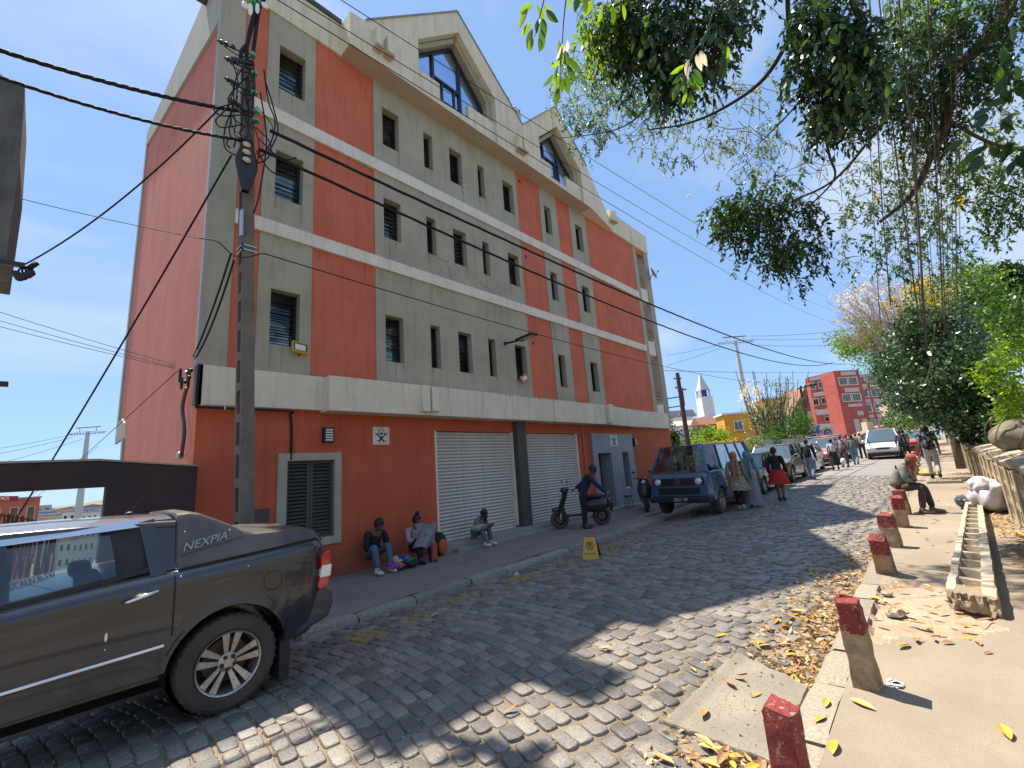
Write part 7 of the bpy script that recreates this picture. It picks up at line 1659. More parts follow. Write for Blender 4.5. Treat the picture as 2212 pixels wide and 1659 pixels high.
# retaining wall with pierced blocks and coping stones
YW = -.80; rw_ = empty('retaining_wall', (20, YW, .3), 'old retaining wall of pierced blocks with angular coping stones on the right', 'wall')
m_rw = mat('sunny_wall_stone', (.42, .34, .22), (.52, .43, .29), 2.5, .92, bump=.7, bs=25, streak=(.2, .15, .1), sstr=.7)
m_cop = mat('greyish_coping', (.36, .31, .24), (.46, .4, .32), 4, .92, bump=.7, bs=30, speck=(.16, .13, .1), spk=14)
b = MB(); b.grid(60, 2, lambda u, v: (5 + 60 * u, YW - .10, gz(5 + 60 * u) - .1 + 1.2 * v)); b.build('wall_core', m_rw, rw_)
x = 5.0; k = 0
while x < 40:
    L = 1.02; z0 = gz(x + .5)
    hh = 1.0 + .04 * math.sin(k * 2.1); ang = -.0
    vs = [(x + .02, YW + .04, z0 + hh), (x + L - .03, YW + .045, z0 + hh + .03), (x + L - .03, YW - .26, z0 + hh + .05), (x + .02, YW - .26, z0 + hh + .02), (x + .06, YW + .10, z0 + hh + .14), (x + L - .08, YW + .06, z0 + hh + .10), (x + L - .03, YW - .26, z0 + hh + .22), (x + .02, YW - .26, z0 + hh + .20)]
    vs = [(a + random.uniform(-.02, .02), c + random.uniform(-.02, .02), d + random.uniform(-.02, .02)) for a, c, d in vs]
    MB().add(vs, [(0, 3, 2, 1), (4, 5, 6, 7), (0, 1, 5, 4), (1, 2, 6, 5), (2, 3, 7, 6), (3, 0, 4, 7)]).build('coping_stone', m_cop, rw_, bevel=.015)
    MB().box(x - .09, x + .09, YW - .10, YW + .03, z0 - .1, z0 + hh).build('pilaster', m_rw, rw_, bevel=.012)
    x += L; k += 1
# pierced blocks: ring shaped units, shared mesh
pbm = MB(); s_ = .155
for (a, c, d, e) in ((-s_, s_, .105, .15), (-s_, s_, -.15, -.105)): pbm.box(a, c, -.05, .05, d, e)
pbm.box(-s_, -.10, -.05, .05, -.105, .105).box(.10, s_, -.05, .05, -.105, .105).box(-.02, .02, -.04, .04, -.105, .105)
pme = pbm.mesh('pierced_block'); pme.materials.append(m_rw)
cells = [(5.0 + k_ * 1.02 + .255 + j * .30, i) for k_ in range(19) for j in range(3) for i in range(3)]
for (xx, i) in cells[:290]:
    if xx > 6: o = bpy.data.objects.new('pierced_block', pme); COL.objects.link(o); o.parent = rw_; o.location = Vector((xx, YW - .05, gz(xx) + .14 + i * .305 + .05)) - rw_.location; o.rotation_euler = (random.uniform(-.03, .03), random.uniform(-.01, .01), random.uniform(-.05, .05))
# leaning trunk-like post and utility pole near walker
MB().tube([(24.6, -.62, gz(24.6)), (25.6, -.7, gz(25) + 2.2), (26.6, -.8, gz(25) + 5)], [.15, .13, .11], 10).build('leaning_post', m_bark, smooth=True, label='leaning wooden post beside the wall past the man in white trousers', cat='post')
BX, BY, BZ = W(2194, 934, 7.9)
# boulder-like stump covered with dry vines above the wall
b = MB().ball((BX, BY, BZ - .06), .36, .32, .27, 26, 18); P_ = [Vector((random.uniform(-1, 1), random.uniform(-1, 1), random.uniform(-1, 1))).normalized() for _ in range(10)]
b.v = [tuple(Vector((BX, BY, BZ)) + (Vector(v) - Vector((BX, BY, BZ))) * (1 + sum(.035 * math.sin((Vector(v) - Vector((BX, BY, BZ))).dot(p) * 17) for p in P_))) for v in b.v]
bo = b.build('boulder', mat('mossy_boulder', (.14, .12, .08), (.25, .22, .15), 5, .95, bump=.8, bs=16, speck=(.12, .11, .06), spk=8), smooth=True, label='big mossy boulder wrapped in dry creepers on top of the wall', cat='boulder')
for k in range(5):
    a = random.uniform(0, 3.1); pts = [Vector((BX, BY, BZ)) + Vector((math.cos(a + q * .5) * .39 * math.cos(q - 1), math.sin(a + q * .5) * .36 * math.cos(q - 1) + .02, math.sin(q - 1) * .38)) for q in np.linspace(0, 2, 6)]
    tb('dry_creeper', pts, .009, bo, m_bark)
m_litg = leafmat('dry_leaf_litter', (.42, .24, .09), (.55, .4, .22), .2, .7)
b = MB().grid(26, 10, lambda u, v: (4 + 33 * u, -1.0 - 2.2 * v, gz(4 + 33 * u) + 1.12 + .5 * v + .06 * math.sin(u * 60 + v * 9))); b.build('planted_bank', m_soil, smooth=True, kind='structure')

# ================================================================== TREES
def tree_roots(name, label, cat, base, group=None): return empty(name, tuple(base), label, cat, group)
def scatter(c, r, n, flat=1.0, clumps=14, spread=.32, rnd=None):
    """leaf positions: small clumps spread through an ellipsoid"""
    c = np.array(c, float); r = np.array(r if hasattr(r, '__len__') else (r, r, r), float)
    u = rng.normal(size=(clumps, 3)); u /= np.linalg.norm(u, axis=1)[:, None]; cc = c + u * r * (rng.uniform(.25, 1, clumps) ** .55)[:, None]
    ids = rng.integers(0, clumps, n); return cc[ids] + rng.normal(size=(n, 3)) * r.mean() * spread, cc
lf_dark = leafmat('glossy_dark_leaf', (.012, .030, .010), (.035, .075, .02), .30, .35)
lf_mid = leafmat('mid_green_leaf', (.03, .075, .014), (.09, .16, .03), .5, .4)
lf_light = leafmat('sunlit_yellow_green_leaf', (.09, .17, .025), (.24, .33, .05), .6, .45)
lf_fine = leafmat('fine_grey_green_leaf', (.07, .12, .035), (.26, .30, .14), .55, .4)
lf_bush = leafmat('glossy_bush_leaf', (.02, .05, .016), (.10, .17, .07), .15, .32)  # paler end of the colour range stands in for leaf highlights
lf_yel = leafmat('yellow_leaf', (.5, .33, .03), (.6, .45, .06), .5, .5)
lf_pale = leafmat('dry_pale_leaf', (.6, .5, .36), (.7, .62, .5), .4, .5)
# overhanging fig tree ------------------------------------------------
fig = empty('overhanging_fig_tree', (9, -3.2, 1.2), 'big fig tree reaching over the street from the right with hanging aerial roots', 'tree')
def limb(pts, r0, r1, m=m_barkd, par=fig, n=8, nm='limb'):
    P_ = curve([W(*p) for p in pts], 6); k = len(P_); return MB().tube(P_, [r0 + (r1 - r0) * i / (k - 1) for i in range(k)], n).build(nm, m, par, smooth=True)
base_ = Vector((10.5, -3.4, 1.3))
MB().tube(curve([base_, base_ + Vector((-.3, .1, 2.5)), W(2330, 120, 8), W(2215, -60, 7)], 6), [.38] * 4 + [.3] * 6 + [.17] * 9, 12).build('trunk', m_barkd, fig, smooth=True)
limb([(2190, -60, 6.5), (2160, 50, 6.6), (2085, 130, 6.8), (2050, 170, 7), (2045, 260, 7.2), (2010, 340, 7.4), (1970, 420, 7.8), (1900, 480, 8.2)], .12, .03)
limb([(1760, -60, 6.5), (1715, 60, 7), (1650, 170, 7.5), (1560, 235, 8), (1480, 268, 8.2), (1400, 280, 8.5)], .05, .012)
limb([(1700, -40, 6.6), (1708, 90, 7.2), (1745, 150, 7.5), (1738, 200, 7.6), (1700, 250, 7.8), (1640, 310, 8)], .035, .01)
limb([(1710, 90, 7.2), (1760, 200, 7.6), (1790, 330, 7.9), (1800, 390, 8), (1720, 470, 8.2)], .03, .012)
limb([(2060, 60, 7), (1960, 200, 7.4), (1880, 300, 7.8), (1800, 390, 8), (1700, 440, 8.2)], .045, .014)
limb([(1935, 240, 7.4), (1880, 285, 7.6), (1820, 305, 7.8)], .016, .006)
limb([(2050, 260, 7.2), (2120, 300, 7.2), (2180, 320, 7.3), (2260, 330, 7.4)], .03, .02)
limb([(1480, 120, 7.5), (1400, 230, 8), (1330, 280, 8.2), (1200, 300, 8.4)], .02, .006)
limb([(1590, -40, 7), (1560, 80, 7.4), (1480, 200, 7.8), (1380, 270, 8.2)], .025, .006)
def cluster(px, py, d, rpx, n, size, m, clumps=16, spread=.22, droop=.6, asp=.42, twigs=6, nm='foliage'):
    c = W(px, py, d); r = [q * d / FPX for q in (rpx if hasattr(rpx, '__len__') else (rpx, rpx))]; rad = (r[0], r[0], r[1])
    ns = max(3, n // 15); _, cc = scatter(c, rad, 5, clumps=ns, spread=spread); P_, D_ = [], []; b = MB()
    for q in cc:      # one drooping twig with its leaves
        h = rng.normal(size=3); h[2] = 0; h /= np.linalg.norm(h) + 1e-6; ln = size * rng.uniform(3.2, 6.5); v = h * .55 + np.array([0, 0, .15]); p = np.array(q, float) - v * ln * .3; line = [tuple(p)]
        for k in range(15):
            v = v + np.array([0, 0, -.13]); p = p + v / (np.linalg.norm(v) + 1e-6) * ln / 15; sd = np.cross(v, [0, 0, 1]) + rng.normal(size=3) * .35; sd /= np.linalg.norm(sd) + 1e-6
            P_.append(p + rng.normal(size=3) * size * .15); D_.append(v * .6 + sd * (1 if k % 2 else -1) * .9 + np.array([0, 0, -.35])); line.append(tuple(p)) if k % 3 == 2 else None
        b.tube(line, .0028 if size < .09 else .004, 3, cap=False)
    link(nm, leaves_mesh(nm, np.array(P_), size, droop * .4, asp, dirs=np.array(D_)), m, fig); b.build('leaf_twigs', m_barkd, fig, kind='stuff'); cc = cc[:: max(1, len(cc) // 14)][:14]
    if twigs:
        b = MB()
        done_ = [Vector(cc[int(np.argmax(cc[:, 0]))])]; rest = [Vector(q) for q in cc]
        while rest:
            i, j = min(((i, j) for i in range(len(rest)) for j in range(len(done_))), key=lambda t: (rest[t[0]] - done_[t[1]]).length); q, o_ = rest.pop(i), done_[j]
            if (q - o_).length > .01: b.tube(curve([o_, o_.lerp(q, .5) + Vector((rng.normal() * .05, rng.normal() * .05, .04)), q], 3), .0045, 4)
            done_.append(q)
        b.build('twigs', m_barkd, fig, kind='stuff')
# (px, py, depth, radius px, leaves, leaf length, material)
for a in [
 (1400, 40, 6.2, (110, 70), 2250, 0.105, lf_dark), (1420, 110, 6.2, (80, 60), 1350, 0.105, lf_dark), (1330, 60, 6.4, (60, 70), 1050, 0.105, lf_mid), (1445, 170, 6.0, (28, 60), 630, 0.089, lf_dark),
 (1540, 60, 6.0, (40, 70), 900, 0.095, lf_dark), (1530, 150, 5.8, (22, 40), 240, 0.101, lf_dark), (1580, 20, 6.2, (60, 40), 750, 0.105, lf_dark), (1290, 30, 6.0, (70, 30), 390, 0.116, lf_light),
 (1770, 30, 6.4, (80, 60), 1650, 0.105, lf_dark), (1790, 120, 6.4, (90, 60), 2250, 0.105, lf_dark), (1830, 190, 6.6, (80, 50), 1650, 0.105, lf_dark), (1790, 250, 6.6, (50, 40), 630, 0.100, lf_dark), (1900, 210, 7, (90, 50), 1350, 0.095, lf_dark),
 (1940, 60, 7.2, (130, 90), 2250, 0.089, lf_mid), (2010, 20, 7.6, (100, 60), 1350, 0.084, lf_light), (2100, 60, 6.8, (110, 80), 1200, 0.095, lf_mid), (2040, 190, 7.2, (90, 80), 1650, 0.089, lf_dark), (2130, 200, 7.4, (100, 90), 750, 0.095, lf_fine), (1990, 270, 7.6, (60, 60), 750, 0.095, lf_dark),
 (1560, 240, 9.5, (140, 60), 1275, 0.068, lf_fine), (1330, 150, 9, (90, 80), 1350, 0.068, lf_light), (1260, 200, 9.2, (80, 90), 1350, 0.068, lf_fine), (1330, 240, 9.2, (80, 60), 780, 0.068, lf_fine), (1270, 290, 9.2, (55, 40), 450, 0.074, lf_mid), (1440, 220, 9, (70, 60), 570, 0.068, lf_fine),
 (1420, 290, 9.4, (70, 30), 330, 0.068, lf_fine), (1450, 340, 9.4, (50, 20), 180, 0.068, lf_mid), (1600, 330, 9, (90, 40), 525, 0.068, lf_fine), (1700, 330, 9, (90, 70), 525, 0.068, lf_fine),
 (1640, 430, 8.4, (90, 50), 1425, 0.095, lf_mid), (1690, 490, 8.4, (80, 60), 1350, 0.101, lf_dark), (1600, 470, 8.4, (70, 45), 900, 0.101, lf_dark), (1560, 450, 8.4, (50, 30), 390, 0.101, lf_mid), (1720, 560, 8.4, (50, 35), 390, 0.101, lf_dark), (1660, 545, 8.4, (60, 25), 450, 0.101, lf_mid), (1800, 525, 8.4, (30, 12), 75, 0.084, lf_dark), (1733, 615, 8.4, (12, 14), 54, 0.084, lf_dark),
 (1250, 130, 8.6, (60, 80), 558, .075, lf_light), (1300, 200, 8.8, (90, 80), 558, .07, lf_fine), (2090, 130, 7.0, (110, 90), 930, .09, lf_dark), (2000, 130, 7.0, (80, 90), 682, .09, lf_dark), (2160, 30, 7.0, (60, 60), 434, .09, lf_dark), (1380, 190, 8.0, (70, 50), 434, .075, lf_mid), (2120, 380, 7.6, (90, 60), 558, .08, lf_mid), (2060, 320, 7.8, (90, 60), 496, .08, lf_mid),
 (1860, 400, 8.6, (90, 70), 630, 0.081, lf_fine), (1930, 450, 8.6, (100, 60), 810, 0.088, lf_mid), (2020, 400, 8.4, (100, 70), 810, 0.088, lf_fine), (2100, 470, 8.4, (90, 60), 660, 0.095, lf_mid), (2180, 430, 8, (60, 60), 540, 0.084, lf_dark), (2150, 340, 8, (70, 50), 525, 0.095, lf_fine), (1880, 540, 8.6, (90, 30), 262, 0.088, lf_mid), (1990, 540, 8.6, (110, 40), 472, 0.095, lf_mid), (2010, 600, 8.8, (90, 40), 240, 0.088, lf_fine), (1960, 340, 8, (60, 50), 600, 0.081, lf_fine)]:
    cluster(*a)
cluster(1720, 300, 9, (240, 160), 500, .045, lf_pale, 60, .1); cluster(1500, 260, 9, (200, 120), 160, .05, lf_pale, 40, .1); cluster(1950, 300, 8, (180, 260), 160, .06, lf_yel, 50, .1)
# bare fine twigs
b = MB()
for k in range(90):
    px, py = random.choice([(1480, 270), (1560, 240), (1640, 310), (1720, 380), (1700, 440), (1600, 300), (1800, 390), (1900, 480), (2040, 330), (2150, 420), (1330, 280)]); px += random.uniform(-70, 70); py += random.uniform(-50, 50); d = random.uniform(7.8, 9)
    a = W(px, py, d); e = a + Vector((random.uniform(-.7, .5), random.uniform(-.5, .5), random.uniform(-.6, .3))); mdl = a.lerp(e, .5) + Vector((0, 0, random.uniform(-.1, .12))); b.tube(curve([a, mdl, e], 4), .005, 4)
b.build('bare_twigs', m_barkd, fig, kind='stuff')
# large near leaves, one by one
def leaf_mesh(name, m, fold=.12, curl=.25, asp=.36):
    n = 7; vs = []
    for i in range(n + 1):
        t = i / n; w = asp * .5 * math.sin(math.pi * min(1, t * .97 + .02)) ** .8; z = -curl * t * t
        for s in (-1, -.5, 0, .5, 1): vs.append((t, s * w, z + abs(s) * w * fold * 2))
    me = bpy.data.meshes.new(name); me.from_pydata(vs, [], [(i * 5 + j, i * 5 + j + 1, (i + 1) * 5 + j + 1, (i + 1) * 5 + j) for i in range(n) for j in range(4)]); me.materials.append(m)
    for p in me.polygons: p.use_smooth = True
    return me
lg = [leaf_mesh('leaf', lf_light, asp=.36), leaf_mesh('leaf', lf_mid, asp=.42), leaf_mesh('leaf', lf_dark, asp=.45), leaf_mesh('leaf', lf_pale, asp=.4, curl=.5)]
def big_leaf(px, py, d, dx, dy, L, k, roll=None):
    a = W(px, py, d); e = W(px + dx, py + dy, d + random.uniform(-.05, .05)); X = (e - a).normalized(); Zc = Vector((EYEP)) - a; Y_ = Zc.cross(X).normalized(); Z_ = X.cross(Y_)
    Mx = Matrix((X, Y_, Z_)).transposed() @ Matrix.Rotation(random.uniform(-1.0, 1.0) if roll is None else roll, 3, 'X')
    o = bpy.data.objects.new('leaf', lg[k]); COL.objects.link(o); o.parent = fig; o.matrix_local = Matrix.Translation(-fig.location) @ Matrix.LocRotScale(a, Mx.to_euler(), Vector((L, L, L))); return o
near = [(1165, 40, 4, -12, 34), (1147, 50, 4, -28, 36), (1150, 62, 4, -10, 30), (1172, 40, 4, 4, 36), (1168, 62, 4, 6, 44), (1150, 80, 4, -12, 50), (1165, 82, 4, 8, 46), (1140, 18, 4, -14, 26), (1160, 12, 4, 14, 24), (1152, 10, 4, -22, 10), (1180, 22, 4, 16, 20), (1172, 8, 4, 20, 22),
        (1215, 125, 4.2, -22, 26), (1205, 145, 4.2, -14, 44), (1212, 100, 4.2, -8, 44), (1222, 110, 4.2, 6, 40), (1226, 140, 4.2, 12, 30), (1210, 160, 4.2, -14, 34), (1214, 165, 4.2, 4, 44), (1206, 190, 4.2, -6, 34), (1222, 160, 4.2, 8, 34), (1195, 160, 4.2, -16, 28), (1208, 88, 4.2, 2, 34), (1230, 125, 4.2, 18, 28)]
for q in near: big_leaf(*q, random.uniform(.13, .17), random.choice((0, 0, 1, 1)), None)
big_leaf(1218, 95, 4.2, -6, 34, .14, 3); big_leaf(1224, 84, 4.2, 8, 26, .12, 3)
near2 = [(1478, 140, 4.6, -24, 20), (1472, 160, 4.6, -22, 34), (1468, 180, 4.6, -18, 40), (1488, 170, 4.6, 20, 34), (1494, 160, 4.6, 26, 30), (1482, 190, 4.6, -4, 44), (1490, 200, 4.6, 4, 42), (1496, 150, 4.6, 18, 14), (1478, 160, 4.6, 0, 30), (1560, 120, 4.8, 2, 36), (1572, 100, 4.8, 4, 34), (1500, 175, 4.6, 22, 38), (1568, 140, 4.8, -6, 26), (1548, 70, 4.8, -20, 26), (1590, 60, 5, 22, 24), (1300, 20, 4.8, -8, 40), (1322, 15, 4.8, 8, 40), (1280, 0, 4.8, -14, 40), (1345, 10, 4.8, 12, 44), (1250, -10, 4.6, -10, 40), (1262, -5, 4.6, 8, 40), (1228, -10, 4.6, 6, 36)]
for q in near2: big_leaf(*q, random.uniform(.13, .18), random.choice((0, 1, 1, 2)), None)
big_leaf(1486, 130, 4.6, -6, 34, .15, 3); big_leaf(1504, 118, 4.6, 10, 30, .15, 3); big_leaf(1512, 110, 4.6, 14, 34, .15, 3)
for k in range(40):    # dark big leaves, right edge
    px, py = random.choice([(2150, 250), (2190, 180), (2195, 230), (2120, 330), (2170, 60), (2090, 320), (2205, 330), (2180, 120)]); big_leaf(px + random.uniform(-25, 25), py + random.uniform(-25, 25), 5.0, random.uniform(-35, 30), random.uniform(10, 45), random.uniform(.16, .22), random.choice((1, 2, 2)))
for k in range(120):
    px, py = random.choice([(1400, 60), (1440, 120), (1450, 190), (1530, 130), (1540, 60), (1790, 100), (1830, 180), (1770, 40), (1900, 200), (1800, 240), (1850, 120)]); big_leaf(px + random.uniform(-45, 45), py + random.uniform(-50, 45), 5.2, random.uniform(-14, 14), random.uniform(12, 30), random.uniform(.10, .15), random.choice((2, 2, 2, 1)))
for pts in ([(1230, -60, 4.3), (1218, 40, 4.25), (1214, 110, 4.2), (1208, 200, 4.2)], [(1190, -60, 4), (1170, 20, 4), (1155, 80, 4)], [(1560, -60, 4.8), (1530, 60, 4.7), (1490, 130, 4.6), (1480, 200, 4.6)], [(1640, -20, 6), (1590, 120, 6.2), (1540, 190, 6.2)]):
    limb(pts, .008, .003, n=5, nm='twig')
# aerial roots
m_root = mat('aerial_root', (.08, .06, .05), (.13, .10, .085), 8, .9)
for i, (xa, xb, yb, r) in enumerate([(1853, 1905, 700, .008), (1872, 1925, 660, .012), (1893, 1985, 700, .014), (1905, 1960, 730, .006), (1922, 1968, 640, .008), (1942, 2003, 760, .020), (1950, 1993, 700, .008), (1958, 2000, 740, .008), (1968, 2012, 650, .006), (1975, 2020, 720, .006), (2005, 2035, 700, .014), (2012, 2042, 720, .010), (2030, 2052, 690, .007), (2060, 2070, 640, .010), (2072, 2078, 700, .007), (1985, 2025, 560, .005), (1880, 1915, 560, .005), (1930, 1990, 600, .005), (2048, 2060, 600, .005)]):
    d = 6.6 + .25 * math.sin(i * 2.3); pts = [W(xa + (xb - xa) * t + 3 * math.sin(t * 5 + i), -30 + (yb + 30) * t, d + .6 * t) for t in np.linspace(0, 1, 9)]
    MB().tube(curve(pts, 3), r * .72, 5).build('aerial_root', m_root, fig, smooth=True)
tb('aerial_root', [W(x, y, 7.4) for x, y in ((1955, 700), (1950, 780), (1965, 830), (1995, 830), (2010, 790), (2020, 700))], .009, fig, m_root)
# jacaranda-like dome behind -------------------------------------------
jac = empty('bare_domed_tree', tuple(W(1930, 860, 40)), 'wide domed tree with bare mauve twigs and yellow-green foliage at its lower left', 'tree'); jd = 40
trk = W(1985, 860, jd); MB().tube([trk, W(1975, 760, jd)], [.5, .35], 8).build('trunk', m_bark, jac)
b = MB(); tips = []
for k in range(70):
    a = random.uniform(math.radians(2), math.radians(178)); rr_ = random.uniform(.55, .9); ex, ey = 1940 + 140 * math.cos(a) * rr_, 750 - 150 * math.sin(a) * rr_; dd = jd + random.uniform(-3.5, 3.5)
    s0 = W(1975 + random.uniform(-12, 12), 800, jd); e = W(ex, ey, dd); mdl = s0.lerp(e, .5) + Vector((random.uniform(-.8, .8), random.uniform(-.8, .8), .3)); pts = curve([s0, mdl, e], 4); b.tube(pts, [.06 * (1 - i / len(pts)) + .02 for i in range(len(pts))], 4)
    for q in range(9):
        f = pts[random.randrange(3, len(pts))]; o_ = (f - s0).normalized(); g = f + (o_ + Vector((random.uniform(-.9, .9), random.uniform(-.9, .9), random.uniform(-.4, .8)))) * random.uniform(.7, 1.5); b.tube([f, f.lerp(g, .5) + Vector((0, 0, .12)), g], .016, 3)
        for r in range(5):
            h = f.lerp(g, random.uniform(.3, 1)); b.tube([h, h + (o_ * .6 + Vector((random.uniform(-1, 1), random.uniform(-1, 1), random.uniform(-.3, 1)))) * random.uniform(.3, .7)], .011, 3)
b.build('bare_branches', mat('mauve_twig', (.36, .25, .20), (.45, .33, .27), 4, .9), jac, kind='stuff')
for (px, py, rp_, n, m) in ((1850, 730, (50, 30), 1500, lf_light), (1900, 760, (60, 40), 1500, lf_light), (1830, 745, (30, 22), 500, lf_light), (1940, 790, (50, 40), 900, lf_mid), (2000, 650, (60, 50), 700, lf_yel), (2060, 660, (70, 50), 900, lf_light), (1900, 660, (90, 60), 700, lf_yel), (1880, 640, (70, 40), 700, lf_pale)):
    pts, _ = scatter(W(px, py, jd), [rp_[0] * jd / FPX] * 2 + [rp_[1] * jd / FPX], n, clumps=26, spread=.2); link('foliage', leaves_mesh('foliage', pts, .26, .2, .4), m, jac)
# bushes, each its own thing -------------------------------------------
def bush(name, label, parts, cat='bush', trunk=None):
    x, y, d = parts[0][:3]; c = W(x, y, d); t = empty(name, (c.x, c.y, gz(min(c.x, 60))), label, cat)
    for (px, py, d, rp_, n, size, m, *o) in parts:
        r = [q * d / FPX for q in rp_]; pts, cc = scatter(W(px, py, d), (r[0], r[0] * .8, r[1]), n, clumps=o[0] if o else 40, spread=o[1] if len(o) > 1 else .2); link('foliage', leaves_mesh('foliage', pts, size, .4, .5), m, t)
    if trunk:
        b = MB(); s = Vector(trunk); 
        for q in range(10): e = Vector(cc[q % len(cc)]); b.tube(curve([s, s.lerp(e, .5) + Vector((.1, 0, .2)), e], 4), [.06 * (1 - i / 9) + .012 for i in range(9)], 5)
        b.build('branches', m_bark, t, kind='stuff')
    return t
bush('glossy_bush', 'large dark glossy-leaved bush overhanging the retaining wall', [(2010, 800, 13, (90, 110), 9000, .12, lf_bush, 90, .13), (1950, 820, 15, (60, 90), 5000, .12, lf_bush, 60, .14), (2080, 830, 12, (90, 100), 6000, .12, lf_bush, 70, .15), (2060, 720, 13, (90, 70), 3500, .12, lf_bush, 50, .16), (1985, 700, 13, (50, 40), 1500, .11, lf_bush, 30, .16), (2150, 880, 11, (60, 70), 3500, .12, lf_dark, 40, .2), (2090, 880, 14, (80, 40), 3000, .12, lf_dark, 40, .2), (2010, 865, 16, (70, 30), 2000, .12, lf_bush, 40, .18)], trunk=(14.5, -1.9, 1.2))
bush('mixed_green_shrub', 'brighter mixed green shrub with yellow leaves behind the glossy bush', [(2080, 640, 15, (110, 60), 3200, .11, lf_mid, 50, .18), (2150, 700, 14, (80, 90), 4200, .11, lf_mid, 60, .18), (2010, 640, 16, (50, 45), 900, .11, lf_yel, 20, .2), (2110, 600, 16, (60, 40), 700, .11, lf_light, 24, .2)])
bush('bright_green_creeper', 'bright green leafy creeper hanging at the right edge of the picture', [(2130, 800, 9, (26, 30), 260, .10, lf_light, 14, .25), (2160, 850, 9, (45, 50), 700, .10, lf_light, 26, .22), (2190, 760, 9, (40, 70), 800, .10, lf_light, 26, .22), (2190, 890, 9, (40, 45), 500, .10, lf_light, 20, .22), (2180, 680, 9, (50, 50), 500, .10, lf_mid, 20, .22)], 'creeper')
bush('dark_conifer', 'dark feathery conifer rising at the right edge', [(2170, 610, 20, (70, 30), 5000, .16, lf_dark, 60, .12), (2190, 660, 20, (60, 60), 5000, .16, lf_dark, 50, .16), (2140, 590, 20, (40, 14), 1000, .16, lf_dark, 20, .12)], 'conifer')
bush('hanging_hedge', 'pale green hedge drooping over the far end of the wall', [(1990, 895, 26, (60, 20), 2200, .14, lf_fine, 40, .2), (2010, 895, 24, (50, 16), 1400, .13, lf_mid, 30, .2), (1945, 905, 30, (40, 22), 1500, .18, lf_mid, 30, .2), (1925, 885, 36, (26, 18), 700, .2, lf_pale, 18, .25), (2110, 915, 14, (36, 16), 1200, .11, lf_mid, 24, .22)], 'hedge')
bush('undergrowth', 'shaded undergrowth on the bank above the wall', [(2120, 930, 12, (60, 26), 2600, .09, lf_dark, 40, .22), (2170, 950, 10.5, (40, 14), 900, .09, lf_bush, 30, .25), (2200, 900, 10, (30, 40), 900, .09, lf_mid, 30, .25)], 'shrub')
# trees left of the street
bush('sparse_flowering_tree', 'sparse tree with bare tops and pale blossom in front of the yellow house', [(1625, 850, 42, (34, 34), 420, .22, lf_pale, 26, .14), (1690, 850, 42, (50, 40), 380, .22, lf_fine, 30, .14), (1660, 900, 42, (70, 34), 800, .22, lf_fine, 40, .16), (1722, 905, 44, (30, 26), 700, .2, lf_mid, 30, .18), (1700, 935, 40, (60, 24), 1800, .22, lf_mid, 40, .2), (1738, 915, 40, (20, 24), 500, .2, lf_mid, 30, .2)], 'tree')
ft = empty('bare_branch_tree', tuple(W(1680, 950, 42)), 'thin bare-branched tree standing in the sparse foliage before the yellow house', 'tree'); b = MB()
for k in range(46):
    x0_ = random.uniform(1640, 1715); ex, ey = x0_ + random.uniform(-60, 40), random.uniform(800, 870); b.tube(curve([W(x0_, 955, 42), W((x0_ + ex) / 2 + random.uniform(-6, 6), 905, 42 + random.uniform(-1, 1)), W(ex, ey, 42 + random.uniform(-2, 2))], 4), [.07 * (1 - i / 9) + .015 for i in range(9)], 4)
b.build('branches', m_bark, ft, kind='stuff')
bush('roadside_shrub', 'rounded light green shrub beside the corrugated fence', [(1632, 968, 30, (34, 26), 2200, .14, lf_fine, 40, .18), (1610, 990, 28, (26, 18), 1000, .14, lf_mid, 20, .2), (1668, 950, 34, (30, 16), 900, .15, lf_mid, 20, .2)], 'shrub')
bush('dark_roadside_tree', 'dark green tree just past the terracotta building corner', [(1448, 940, 24, (22, 26), 1500, .12, lf_dark, 24, .2), (1460, 970, 24, (26, 16), 700, .12, lf_light, 20, .25)], 'tree')
bush('garden_banana_plants', 'yellow-green garden plants in front of the grey shed', [(1535, 945, 30, (50, 12), 1100, .2, lf_light, 26, .2), (1515, 935, 32, (40, 14), 500, .2, lf_mid, 18, .2), (1500, 985, 26, (16, 12), 200, .25, lf_light, 8, .2), (1560, 965, 28, (40, 10), 500, .15, lf_yel, 18, .2)], 'plant')
bush('distant_hillside_trees', 'distant trees on the ridge between the houses', [(1880, 900, 70, (40, 16), 900, .5, lf_mid, 20, .2), (1760, 930, 66, (40, 16), 900, .5, lf_mid, 20, .2)], 'trees')

# ================================================================== FALLEN LEAVES
m_ly = mat('fallen_yellow', (.55, .31, .03), (.62, .42, .07), 9, .5); m_lo = mat('fallen_orange', (.38, .19, .05), (.5, .29, .09), 9, .55); m_lb = mat('fallen_brown', (.24, .12, .05), (.4, .24, .12), 9, .65)
FL = [leaf_mesh('fallen_leaf', m, .3, c_, .34) for m, c_ in ((m_ly, -.05), (m_lo, -.12), (m_lb, -.22), (m_lb, .06), (m_ly, .03))]
def fleaf(x, y, k, L=None, a=None, label=None, group=None, lift=0):
    z = (rz(x, y) if y > .94 else gz(x)) + .012 + lift; me = FL[k]; o = bpy.data.objects.new('fallen_leaf', me); COL.objects.link(o); L = L or random.uniform(.09, .13)
    o.location = (x, y, z + .0); o.rotation_euler = (random.uniform(-.2, .2), random.uniform(-.08, .08), a if a is not None else random.uniform(0, 6.28)); o.scale = (L, L, L); return tag(o, (label.replace('dry', ('dry yellow', 'dry orange', 'curled brown', 'flat brown', 'small yellow')[k], 1) if group else label), 'leaf', group)
def gpt(px, py, right=True):
    r = _ray(px, py); z = .02
    for _ in range(30):
        t_ = (z - EYE) / r[2]; x, y = r[0] * t_, r[1] * t_; z = z * .4 + .6 * (gz(x) if y < .94 else rz(x, y))
    return x, y
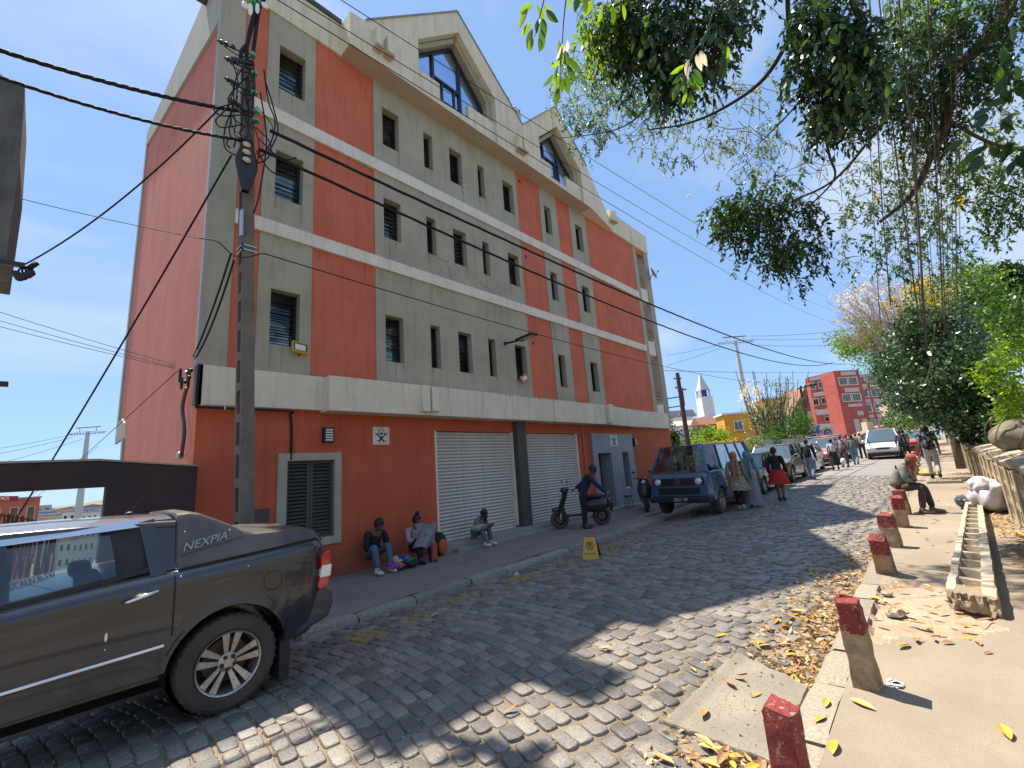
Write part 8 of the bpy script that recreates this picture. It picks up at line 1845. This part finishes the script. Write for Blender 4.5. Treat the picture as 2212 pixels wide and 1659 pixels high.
for (px, py, k, lab) in ((1648, 1510, 0, 'yellow leaf on the cover slab just behind the nearest bollard'), (1783, 1532, 0, 'slender yellow leaf on the kerb right of the nearest bollard'), (1892, 1538, 0, 'yellow leaf right of the foot of the second bollard'), (2185, 1603, 0, 'large yellow leaf at the right edge of the near pavement'), (1762, 1565, 4, 'short yellow leaf on the kerb between the two nearest bollards'),
                         (1293, 1403, 1, 'golden leaf alone on the sunlit cobbles left of the slab'), (1740, 1330, 0, 'long yellow leaf near the kerb above the cover slab'), (1905, 1298, 0, 'yellow leaf at the far rim of the sandy hole'), (1965, 1345, 1, 'orange leaf in the middle of the sandy hole'), (2115, 1362, 1, 'golden curled leaf at the right end of the sandy hole'), (945, 1325, 0, 'yellow leaf on the shaded cobbles near the kerb'), (930, 1335, 0, 'second yellow leaf beside the first on the shaded cobbles'),
                         (1135, 1255, 1, 'orange leaf on the shaded cobbles below the step'), (825, 1383, 2, 'brown leaf on the shaded cobbles behind the pickup'), (1775, 1400, 4, 'yellow leaf stuck beside the second bollard'), (1570, 1480, 2, 'curled brown leaf in the middle of the cover slab'), (1530, 1545, 1, 'ochre leaf near the front edge of the cover slab'), (1545, 1385, 0, 'small yellow leaf at the far corner of the cover slab'), (1965, 1395, 0, 'yellow leaf below the sandy hole'), (1085, 1545, 2, 'red-brown leaf in the shadow tip at the bottom'), (1800, 1635, 0, 'yellow leaf at the very bottom of the pavement')):
    x, y = gpt(px, py); fleaf(x, y, k, random.uniform(.11, .15), None, lab, lift=.024 if 'cover slab' in lab and y > .95 else 0)
G = 'fallen leaves scattered along the gutter'
for i in range(115):
    x = random.choice([random.uniform(2.7, 7.5), random.uniform(3, 5.5), random.uniform(2.6, 9)]); y = .97 + abs(random.gauss(0, .28)); 
    fleaf(x, y, random.choice((1, 2, 2, 3, 3, 0)), random.uniform(.08, .14), None, 'dry leaf among the litter in the right gutter', G)
for i in range(46): fleaf(2.5 + random.uniform(-.2, .35), 1.15 + random.gauss(0, .10), random.choice((1, 0, 2, 3, 1)), random.uniform(.09, .16), None, 'big dry leaf in the heap in front of the cover slab', 'heap of big leaves before the cover slab', random.uniform(0, .06))
for i in range(40): x = random.uniform(4.9, 6.9); fleaf(x, random.uniform(-.05, .7), random.choice((1, 2, 3, 0, 3)), random.uniform(.07, .12), None, 'dry leaf lying in the sandy hole', 'dry leaves in the sandy hole')
for i in range(30): fleaf(random.uniform(7, 15), random.uniform(-.4, .6), random.choice((0, 1, 2)), random.uniform(.07, .11), None, 'scattered dry leaf on the far right pavement', 'leaves on the right pavement')
for i in range(34): u = random.random(); p = tp_(u * .9, random.uniform(.25, .68), .06); o = fleaf(p.x, p.y, random.choice((0, 1, 3, 2)), random.uniform(.08, .12), None, 'dry leaf lying inside the concrete trough', 'leaves in the trough'); o.location.z = p.z + .02
for i in range(46): fleaf(random.uniform(7.2, 13), random.uniform(-.76, -.45), random.choice((0, 1, 2, 3)), random.uniform(.07, .12), None, 'dry leaf between the trough and the wall', 'leaves between trough and wall')
def litter(name, fn, n, size, m):
    pts = np.array([fn() for _ in range(n)]); d = rng.normal(size=(n, 3)); d[:, 2] *= .25; return link(name, leaves_mesh(name, pts, size, 0, .4, dirs=d * 3), m)
def lf1():
    x = 2.3 + abs(random.gauss(0, 3)); y = .95 + abs(random.gauss(0, .27)); return (x, y, rz(x, y) + random.uniform(.0, .02))
tag(litter('leaf_litter', lf1, 2700, .06, leafmat('brown_litter', (.32, .19, .08), (.66, .48, .25), .1, .8)), kind='stuff')
def lf2():
    x = random.uniform(-1, 10); y = random.uniform(1.0, 5.8); return (x, y, rz(x, y) + .0)
tag(litter('leaf_crumbs', lf2, 4200, .026, leafmat('tan_crumb', (.3, .2, .1), (.5, .38, .22), .1, .8)), kind='stuff')
def lf3():
    x = random.uniform(6.8, 16); y = random.uniform(-.78, -.5); return (x, y, gz(x) + .008)
tag(litter('wall_litter', lf3, 900, .06, leafmat('wall_litter_leaf', (.3, .17, .06), (.6, .42, .15), .1, .8)), kind='stuff')
def lf4():
    x = random.uniform(6.5, 18); v = random.uniform(-.06, .5); return (x, -1.0 - 2.2 * v, gz(x) + 1.16 + .5 * v)
tag(litter('bank_litter', lf4, 2600, .09, m_litg), kind='stuff')
b = MB().ball((5.75, 5.55, rz(5.75, 5.55) + .02), .05, .03, .03, 8, 5); b.build('litter_scrap', mat('blue_white_packet', (.2, .3, .7), (.8, .8, .85), 30, .3), smooth=False, label='small blue and white scrap of litter below the left kerb', cat='litter')
